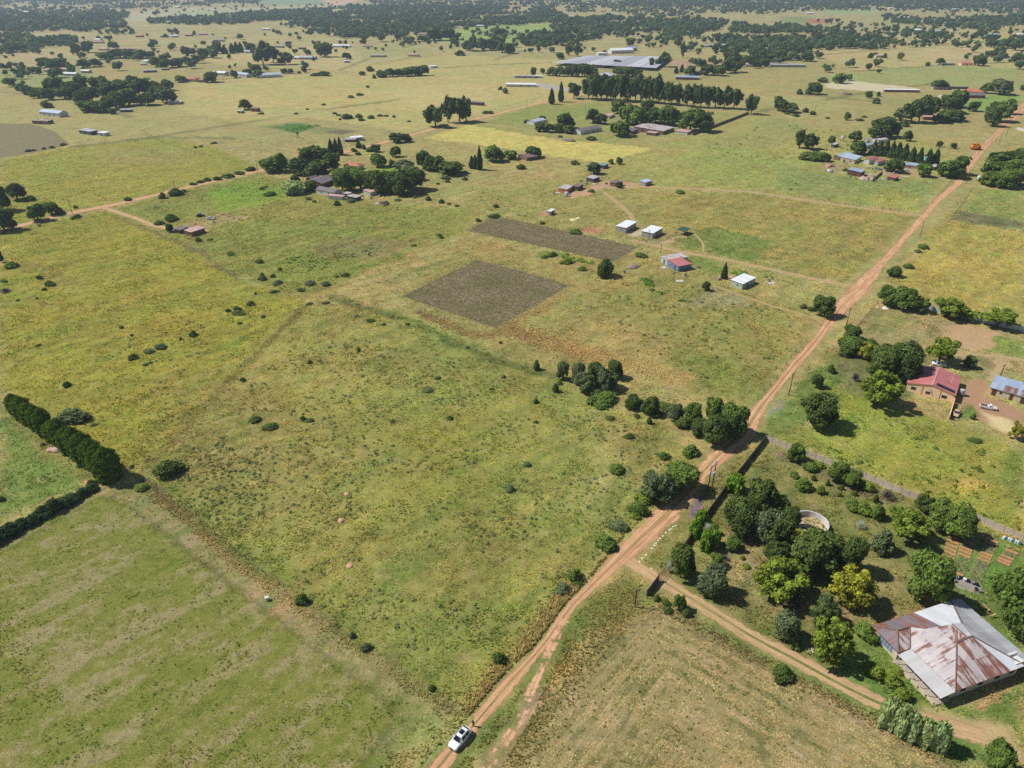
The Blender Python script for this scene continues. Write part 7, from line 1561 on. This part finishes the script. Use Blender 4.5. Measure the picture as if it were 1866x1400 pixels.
car('parked_car', 'white van standing at the left road scrapyard', 'van', (*P(654, 256), 0), .6, 5.0, 1.9, 2.1, WHITEPAINT, 'suv')

# ------------------------------------------------------------------ people and animals (one continuous skin each)
def skinned(name, verts, edges, radii, mats, pick, sub=1):
    me = bpy.data.meshes.new(name); me.from_pydata(verts, edges, []); ob = bpy.data.objects.new(name, me); COL.objects.link(ob)
    md = ob.modifiers.new('skin', 'SKIN'); md.use_smooth_shade = True
    for v, r in zip(me.skin_vertices[0].data, radii): v.radius = (r, r)
    me.skin_vertices[0].data[0].use_root = True
    ob.modifiers.new('sub', 'SUBSURF').levels = sub; ob.modifiers['sub'].render_levels = sub
    bpy.context.view_layer.update(); ev = ob.evaluated_get(bpy.context.evaluated_depsgraph_get()); out = bpy.data.meshes.new_from_object(ev)
    bpy.data.objects.remove(ob); bpy.data.meshes.remove(me)
    for m in mats: out.materials.append(m)
    for p in out.polygons: p.material_index = pick(p.center); p.use_smooth = True
    out.name = name; return out
def person_mesh():
    V = [(0,0,.95),(0,0,1.12),(0,.0,1.3),(0,0,1.45),(0,.01,1.53),(0,.02,1.62),(0,.03,1.72)]; E = [(0,1),(1,2),(2,3),(3,4),(4,5),(5,6)]; R = [.15,.14,.16,.12,.06,.095,.07]
    for s in (-1, 1):
        i = len(V); V += [(s*.19,0,1.42),(s*.24,-.02,1.14),(s*.22,.12,.92),(s*.21,.16,.85)]; E += [(3,i),(i,i+1),(i+1,i+2),(i+2,i+3)]; R += [.065,.05,.04,.035]
        for k, (dx, dy, dz) in enumerate(((-.03,.05,-.06),(-.012,.04,-.09),(.006,.035,-.095),(.022,.03,-.085),(-.045*s,.06,-.03))):
            j = len(V); V.append((s*.21+dx,.16+dy,.85+dz)); E.append((i+3,j)); R.append(.009)
        i = len(V); V += [(s*.1,0,.86),(s*.11,.02,.48),(s*.12,-.01,.09),(s*.12,.14,.04)]; E += [(0,i),(i,i+1),(i+1,i+2),(i+2,i+3)]; R += [.095,.068,.05,.04]
    cloth, trou, skin, shoe, hair = plain('dark_grey_shirt', (62,60,62), .9), plain('dark_trousers', (46,46,54), .9), plain('brown_skin', (112,78,58), .7), plain('black_shoes', (28,26,26), .7), plain('short_black_hair', (24,20,18), .9)
    def pick(c):
        if c.z < .1: return 3
        if c.z > 1.68 or (c.z > 1.58 and c.y < .0): return 4
        if c.z > 1.47 or (abs(c.x) > .16 and c.z < .98 and c.y > .06): return 2
        return 0 if c.z > .95 else 1
    return skinned('person', V, E, R, [cloth, trou, skin, shoe, hair], pick)
PERS = person_mesh()
o = add('person', PERS, None, None, (*P(862.5, 1323.5), .02), 2.4); tag(o, 'person in dark clothes standing behind the white SUV', 'person')
o = add('person', PERS, None, None, (*P(1177, 417), 0), 1.0); tag(o, 'person standing between the two new white roofed sheds', 'person')
def beast(kind, mats, pick, s=1.0):
    if kind == 'cow':
        V = [(0,0,1.0),(.45,0,1.02),(.75,0,1.05),(1.0,0,1.15),(1.22,0,1.0),(1.42,0,.82),(-.45,0,1.03),(-.75,0,1.05),(-.86,0,.7),(-.88,0,.4)]
        E = [(0,1),(1,2),(2,3),(3,4),(4,5),(0,6),(6,7),(7,8),(8,9)]; R = [.36,.35,.30,.2,.15,.09,.34,.24,.03,.04]; legs = [((.6,.18),(2, 1)), ((.6,-.18),(2,1)), ((-.65,.18),(7,-1)), ((-.65,-.18),(7,-1))]
        for (x, y), (r, d) in legs:
            i = len(V); V += [(x, y, .72), (x + (.05 if d < 0 else 0), y, .55), (x - (.1 if d < 0 else 0), y, .36), (x, y, .05)]; E += [(r if d > 0 else 7, i), (i, i+1), (i+1, i+2), (i+2, i+3)]; R += [.14, .09, .06, .06]
        for y in (-1, 1): i = len(V); V += [(1.12, y*.18, 1.16)]; E += [(4, i)]; R += [.03]
    else:
        V = [(0,0,.48),(.2,0,.5),(.36,0,.56),(.46,0,.68),(.58,0,.7),(.72,0,.66),(-.2,0,.5),(-.34,0,.52),(-.5,0,.6),(-.6,0,.7)]; E = [(0,1),(1,2),(2,3),(3,4),(4,5),(0,6),(6,7),(7,8),(8,9)]; R = [.11,.13,.11,.08,.075,.035,.1,.09,.03,.015]
        for (x, y), d in (((.26,.08),1),((.26,-.08),1),((-.28,.08),-1),((-.28,-.08),-1)):
            i = len(V); V += [(x,y,.38),(x + (.05 if d < 0 else 0),y,.27),(x - (.06 if d < 0 else 0),y,.17),(x+.01,y,.03)]; E += [(2 if d > 0 else 7, i),(i,i+1),(i+1,i+2),(i+2,i+3)]; R += [.06,.04,.028,.03]
        for y in (-1,1): i = len(V); V += [(.56,y*.06,.8)]; E += [(4,i)]; R += [.02]
    return skinned(kind, V, E, R, mats, pick)
DARKHIDE, BROWNHIDE, WHITEHIDE, TANFUR = plain('black_hide', (40,34,32), .8), plain('brown_hide', (108,66,44), .8), plain('white_hide', (206,200,192), .8), plain('tan_fur', (206,168,118), .9)
COWD = beast('cow', [DARKHIDE], lambda c: 0); COWP = beast('cow', [BROWNHIDE, WHITEHIDE], lambda c: 1 if (c.x > .05 and c.x < .6) or c.z < .3 else 0); COWG = beast('cow', [plain('grey_hide', (128,122,118), .8)], lambda c: 0)
DOG = beast('dog', [TANFUR], lambda c: 0)
for me, px, an, lab in ((COWD, (1450, 336), 1.2, 'dark cow in the right paddock, the upper one'), (COWD, (1439, 348), -.3, 'dark cow in the right paddock, the lower one'), (COWP, (671, 466), 2.2, 'brown and white cow on the middle pasture'), (COWG, (642, 468), .4, 'grey cow on the middle pasture')):
    o = add('cow', me, None, None, (*P(*px), 0), an); tag(o, lab, 'cow', 'cattle on the pastures')
for px, an, lab in (((1806, 1126), .2, 'tan dog on the lawn beside the farmhouse, the right one'), ((1797, 1113), 1.9, 'tan dog on the lawn beside the farmhouse, the left one')):
    o = add('dog', DOG, None, None, (*P(*px), 0), an); o.scale = (1.35,) * 3; tag(o, lab, 'dog', 'dogs at the farmhouse')

# ------------------------------------------------------------------ vegetable beds, drums, stones, heaps
def rough(name, seed, sx=1.0, flat=.5, amp=.18):
    g = np.random.default_rng(seed); v, f = icos((0, 0, 0), 1.0, 3); d = v / np.linalg.norm(v, axis=1, keepdims=True)
    n = sum(math.pow(.55, k) * np.sin(d @ g.normal(0, 2.2 * 1.7 ** k, 3) + g.uniform(0, 6)) for k in range(5)); v = v * (1 + amp * n)[:, None]; v[:, 2] = np.maximum(v[:, 2], -.25) * flat
    return quads_mesh(name, v, f, None, False)
SOIL = plain('dug_garden_soil', (176,128,92), .95, vary=.25, scale=3); STALK = plain('dry_bed_plants', (142,132,100), .95, vary=.3, scale=5)
def bed_mesh(seed, stalk):
    g = np.random.default_rng(seed); bm = bmesh.new(); n = 8
    for i in range(n): x0 = -1.25 + 2.5 * i / n; bx(bm, x0, x0 + 2.5 / n, -.42 + g.uniform(-.06, .06), .42 + g.uniform(-.06, .06), -.05, .10 + g.uniform(0, .06))
    if stalk:
        for i in range(36): x, y = g.uniform(-1.2, 1.2), g.uniform(-.4, .4); cyl(bm, (x, y, .05), (x + g.normal(0, .12), y + g.normal(0, .12), g.uniform(.3, .7)), .05, .015, 4, False)
    me = bm_mesh('bed', bm); me.materials.append(STALK if stalk else SOIL); return me
BEDS = [[bed_mesh(i, False) for i in range(3)], [bed_mesh(9 + i, True) for i in range(3)]]
ZG = zz((1620, 960), 7.585); wall_ang = heading((1395, 803), (1866, 985))
cols = [('first', [(900,158,0),(882,213,0),(862,264,0),(845,318,0),(830,364,0),(815,414,0),(800,468,1),(782,524,0),(768,590,0)]), ('second', [(1095,218,0),(1085,262,1),(1062,308,0),(1050,352,0),(1038,400,0),(1030,448,1),(1000,500,1),(975,552,1),(955,600,1),(935,645,0)]),
        ('third', [(1425,190,0),(1410,236,0),(1385,290,1),(1365,338,1),(1340,380,0),(1320,420,0),(1300,462,0),(1278,506,1),(1256,552,1),(1232,600,1),(1212,648,1),(1192,700,1),(1170,748,1)]), ('fourth', [(1720,300,0),(1690,346,0),(1655,384,1),(1630,424,0),(1600,464,0),(1580,500,0)])]
for cn, L in cols:
    for i, (x, y, s) in enumerate(L):
        o = add('vegetable_bed', BEDS[s][i % 3], None, None, (*P(*ZG(x, y)), 0), wall_ang + .06); tag(o, f'{"withered planted" if s else "bare dug"} garden bed, {ordinal(i + 1)} from top in the {cn} column', 'garden bed', 'vegetable beds of the farm garden')
bm = bmesh.new(); cyl(bm, (0, 0, 0), (0, 0, .7), .28, .28, 12); cyl(bm, (0, 0, .7), (0, 0, .74), .30, .30, 12); DRUM = bm_mesh('drum', bm)
for i in range(8):
    me = DRUM.copy(); me.materials.append([plain('white_plastic', (222,226,228), .5), plain('teal_plastic', (72,128,138), .5)][i % 3 == 1]); t = i / 7
    o = add('plastic_drum', me, None, None, (*P(*ZG(1580 + 225 * t, 170 + 75 * t)), 0)); tag(o, f'{"teal" if i % 3 == 1 else "white"} plastic drum in the row by the panel wall, {ordinal(i + 1)} from left', 'drum', 'plastic drums by the panel wall')
bm = bmesh.new(); q = [P(*ZG(*p)) for p in ((700, 640), (1270, 790), (1300, 960), (820, 800))]; bm.faces.new([bm.verts.new((x, y, .03)) for x, y in q]); tag(add('paved_patch', bm_mesh('paved_patch', bm), plain('grey_paving', (150,138,130), .9, vary=.2, scale=2)), kind='structure')
bm = bmesh.new(); cyl(bm, (0, 0, 0), (0, 0, .45), .22, .3, 12); cyl(bm, (0, 0, .40), (0, 0, .48), .33, .33, 12); POT = bm_mesh('pot', bm)
for i, (x, y) in enumerate([(770,660),(830,690),(880,705),(930,720),(990,720),(1040,745),(1090,765),(1150,790),(1210,815),(900,760),(1200,880),(1255,905)]):
    me = POT.copy(); me.materials.append([plain('black_pot', (34,34,38), .6), plain('white_pot', (214,214,214), .6), plain('grey_pot', (120,120,124), .7)][[0, 1, 0, 2][i % 4]])
    o = add('plant_pot', me, None, None, (*P(*ZG(x, y)), .03)); o.scale = (1.2, 1.2, 1.1); tag(o, f'{["black","white","black","grey"][i % 4]} pot on the paved patch below the beds, {ordinal(i + 1)} from left', 'pot', 'pots on the paved patch')
STONE = [rough('stone', 20 + i) for i in range(3)]
for m in STONE: m.materials.append(plain('white_painted_stone', (224,220,208), .8))
Z5b = zz((1140, 840), 4.665)
for i, (x, y) in enumerate([(425,552),(405,562),(385,580),(372,588),(345,612),(318,640),(295,660),(280,678),(262,700),(248,720),(225,745),(178,798),(142,830),(122,858),(222,915)]):
    o = add('verge_stone', STONE[i % 3], None, None, (*P(*Z5b(x, y)), 0)); o.scale = (.24, .2, .3); tag(o, f'white painted stone on the verge beside the driveway, {ordinal(i + 1)} from the top', 'stone', 'white stones along the verge')
MOUND = [rough('mound', 30 + i, amp=.12) for i in range(3)]
for m in MOUND: m.materials.append(plain('pinkish_termite_earth', (196,152,128), .95, vary=.15))
for i, (x, y, s) in enumerate([(622, 949, .85), (637, 1031, .8), (632, 901, .7), (545, 918, .4)]):
    o = add('termite_mound', MOUND[i % 3], None, None, (*P(x, y), 0)); o.scale = (s, s, s); tag(o, ['rounded pink termite mound, middle of the three in a column', 'rounded pink termite mound nearest the lower boundary', 'rounded pink termite mound, topmost of the three', 'tiny pink termite mound left of the others'][i], 'mound', 'termite mounds in the central field')
for i, (x, y, s, rgb, lab) in enumerate([(98, 820, 1.9, (190,156,136), 'pinkish rubble heap halfway along the conifer hedge'), (170, 880, 1.8, (196,148,116), 'orange earth heap at the end of the conifer hedge'), (1158, 487, 3.2, (150,128,112), 'low stack of rusty scrap beside the red roofed shack'), (1510, 303, 4.0, (176,128,106), 'reddish rubble heap left of the right homestead'), (1512, 312, 3.4, (180,178,178), 'grey rubble heap left of the right homestead'),
                                         (1575, 326, 4.0, (168,152,138), 'grey rubble heap below the brown board shed'), (1590, 328, 2.4, (160,146,132), 'small rubble heap at the end of the scrap wall'), (696, 372, 4.0, (112,92,74), 'dark log and junk pile below the old homestead'), (625, 256, 4.5, (150,140,136), 'scrap heap beside the left road'), (1037, 257, 5.0, (120,112,104), 'dark tyre heap on the yellow field edge'), (1540, 172, 6.0, (128,112,100), 'brown brick stacks beside the bare pitch')]):
    m = rough('heap', 50 + i, amp=.28, flat=.32); m.materials.append(plain(f'heap_material_{i}', rgb, .95, vary=.4, scale=1.2)); o = add('rubble_heap', m, None, None, (*P(x, y), 0), .3 * i); o.scale = (s, s * .6, s * .9); tag(o, lab, 'heap')
# small white concrete box in the mown field, sheet on the grass, shards
r_ = empty('water_meter_box', (*P(487, 1094), 0), .5); tag(r_, 'small white concrete box on the straw strip of the mown field', 'box'); add('box', box_mesh('box', -.32, .32, -.28, .28, -.05, .85), WALLS['w'], r_); add('lid', box_mesh('lid', -.38, .38, -.34, .34, .85, .93), FRAME, r_)
def sheet(label, pts, rgb, nm='plastic_sheet', z=.06):
    g = np.random.default_rng(len(label)); w = [P(*p) for p in pts]; bm = bmesh.new(); c = np.mean(w, 0); ctr = bm.verts.new((c[0], c[1], z + .08)); vs = []
    for i in range(len(w)):
        for t in (0, .5): a, b = np.array(w[i]), np.array(w[(i + 1) % len(w)]); p = a * (1 - t) + b * t; vs.append(bm.verts.new((p[0] + g.normal(0, .1), p[1] + g.normal(0, .1), z + g.uniform(-.03, .05))))
    for i in range(len(vs)): bm.faces.new((vs[i], vs[(i + 1) % len(vs)], ctr))
    tag(add(nm, bm_mesh(nm, bm), plain('sheet_' + nm + str(rgb[2]), rgb, .7)), label, 'sheet')
Zw = zz((1426, 400), 4.241)
sheet('white crumpled sheet on the grass inside the white wall', [Zw(762, 680), Zw(800, 664), Zw(838, 680), Zw(815, 698), Zw(775, 694)], (226,222,214)); sheet('small white sheet beside the crumpled one', [Zw(718, 674), Zw(740, 672), Zw(745, 682), Zw(722, 682)], (214,210,200))
sheet('pale sand patch sheet above the outhouse garden, left', [Z8(228, 245), Z8(258, 236), Z8(285, 248), Z8(255, 260)], (216,200,150), 'sand_spread'); sheet('pale sand patch sheet above the outhouse garden, right', [Z8(272, 236), Z8(300, 226), Z8(318, 236), Z8(290, 244)], (210,196,150), 'sand_spread')
# scrap wall at the right homestead, dish on a post, windpump-like tank stand
panel_wall('scrap_wall', 'dark scrap wall in front of the right homestead', [(1590, 331), (1607, 316)], M_DPANEL, 1.6, 2.4)
def tank_stand(label, x, y, h, rgb):
    r = empty('tank_stand', (*P(x, y), 0)); tag(r, label, 'tank'); bm = bmesh.new(); cyl(bm, (0, 0, h), (0, 0, h + 2.0), .95, .95, 14); cyl(bm, (0, 0, h + 2.0), (0, 0, h + 2.3), .95, .3, 14); add('tank_body', bm_mesh('tank_body', bm), plain('tank_%d' % rgb[0], rgb, .5), r)
    for sx in (-.7, .7):
        for sy in (-.7, .7): add('leg', box_mesh('leg', sx - .07, sx + .07, sy - .07, sy + .07, -.1, h), TIMBER, r)
tank_stand('green water tank on a tall stand among the conifers', 1683, 303, 4.0, (130,186,160)); tank_stand('white water tank at the edge of the right hand clump', 1782, 330, 1.0, (226,228,228)); tank_stand('grey tank on a stand above the left road', 543, 252, 3.0, (110,112,118)); tank_stand('white water tank beside the orange fronted shack', 1032, 358, .4, (200,206,210)); tank_stand('white tank behind the round tree at the right homestead', 1534, 258, 2.0, (214,220,222)); tank_stand('white tank by the upper road cottage', 1619, 312, .5, (226,226,226))

# yard clutter around the homesteads
bm = bmesh.new(); cyl(bm, (0, 0, 0), (0, 0, .9), .3, .3, 12); JD = bm_mesh('scrap_drum', bm); bm = bmesh.new(); bx(bm, -.6, .6, -.4, .4, 0, .5); bx(bm, -.5, .3, -.3, .3, .5, .8); JB = bm_mesh('scrap_crate', bm)
bm = bmesh.new()
for i in range(4): bx(bm, -1.0 + i * .5, -.5 + i * .5, -.7, .7, .05 + .06 * (i % 2), .09 + .06 * (i % 2))
JS = bm_mesh('scrap_sheet', bm)
for me, m in ((JD, plain('blue_drum_paint', (84,110,140), .6)), (JB, plain('grey_crate_wood', (150,134,116), .9)), (JS, plain('pale_scrap_iron', (196,190,184), .6))): me.materials.append(m)
def clutter(place, grp, pts):
    for i, (x, y) in enumerate(pts):
        nm, me, lk = [('scrap_sheet', JS, 'pale scrap iron sheet'), ('oil_drum', JD, 'blue oil drum'), ('wooden_crate', JB, 'grey wooden crate')][(i * 7 + int(x)) % 3 if i > 2 else i % 3]
        o = add(nm, me, None, None, (*P(x, y), 0), i * 1.3); o.scale = (1.5, 1.5, 1.3); CL.setdefault((lk, place), []).append((x, o, grp))
CL = {}
clutter('in the right homestead yard', 'yard scrap at the right homestead', [ZR(*p) for p in ((900,520),(930,560),(885,545),(960,590),(1060,610),(1110,560),(1050,660),(1300,636),(500,530),(400,575),(470,590),(590,592),(680,640),(740,662),(815,640),(900,610),(940,640),(1180,600))])
clutter('beside the old homestead shacks', 'yard scrap at the old homestead', [Z5(*p) for p in ((770,760),(840,770),(930,740),(1010,760),(1080,740),(1120,790),(1060,800),(700,740),(640,720))])
clutter('around the shacks below the yellow field', 'yard scrap at the shacks', [Z6(*p) for p in ((735,690),(800,700),(865,625),(900,640),(940,640),(1010,640))])
clutter('by the red roofed shack', 'yard scrap at the red roofed shack', [Z8(*p) for p in ((1050,700),(1090,660),(1180,600),(930,600),(1700,700),(1725,715),(1340,690),(640,640))])
for (lk, place), L in CL.items():
    L.sort(key=lambda q: q[0])
    for i, (x, o, grp) in enumerate(L): tag(o, f'{lk} {place}' + ('' if len(L) == 1 else ', ' + ('leftmost' if i == 0 else ('rightmost' if i == len(L) - 1 else ordinal(i + 1) + ' from left'))), 'scrap', grp)

# ------------------------------------------------------------------ the hazy summer air over the plain
def haze_box():
    bm = bmesh.new(); bx(bm, -5200, 5200, -1700, 7200, -1.5, 113.5); o = add('haze', bm_mesh('haze', bm)); tag(o, kind='stuff')
    nt = NT('summer_haze'); v = nt.n('ShaderNodeVolumePrincipled'); v.inputs['Color'].default_value = (.70, .83, 1.0, 1)
    v.inputs['Density'].default_value = HAZE; v.inputs['Anisotropy'].default_value = .25
    nt.t.links.new(v.outputs[0], nt.out.inputs['Volume']); o.data.materials.append(nt.m); return o
HAZE = .000125
haze_box()

label_plants()
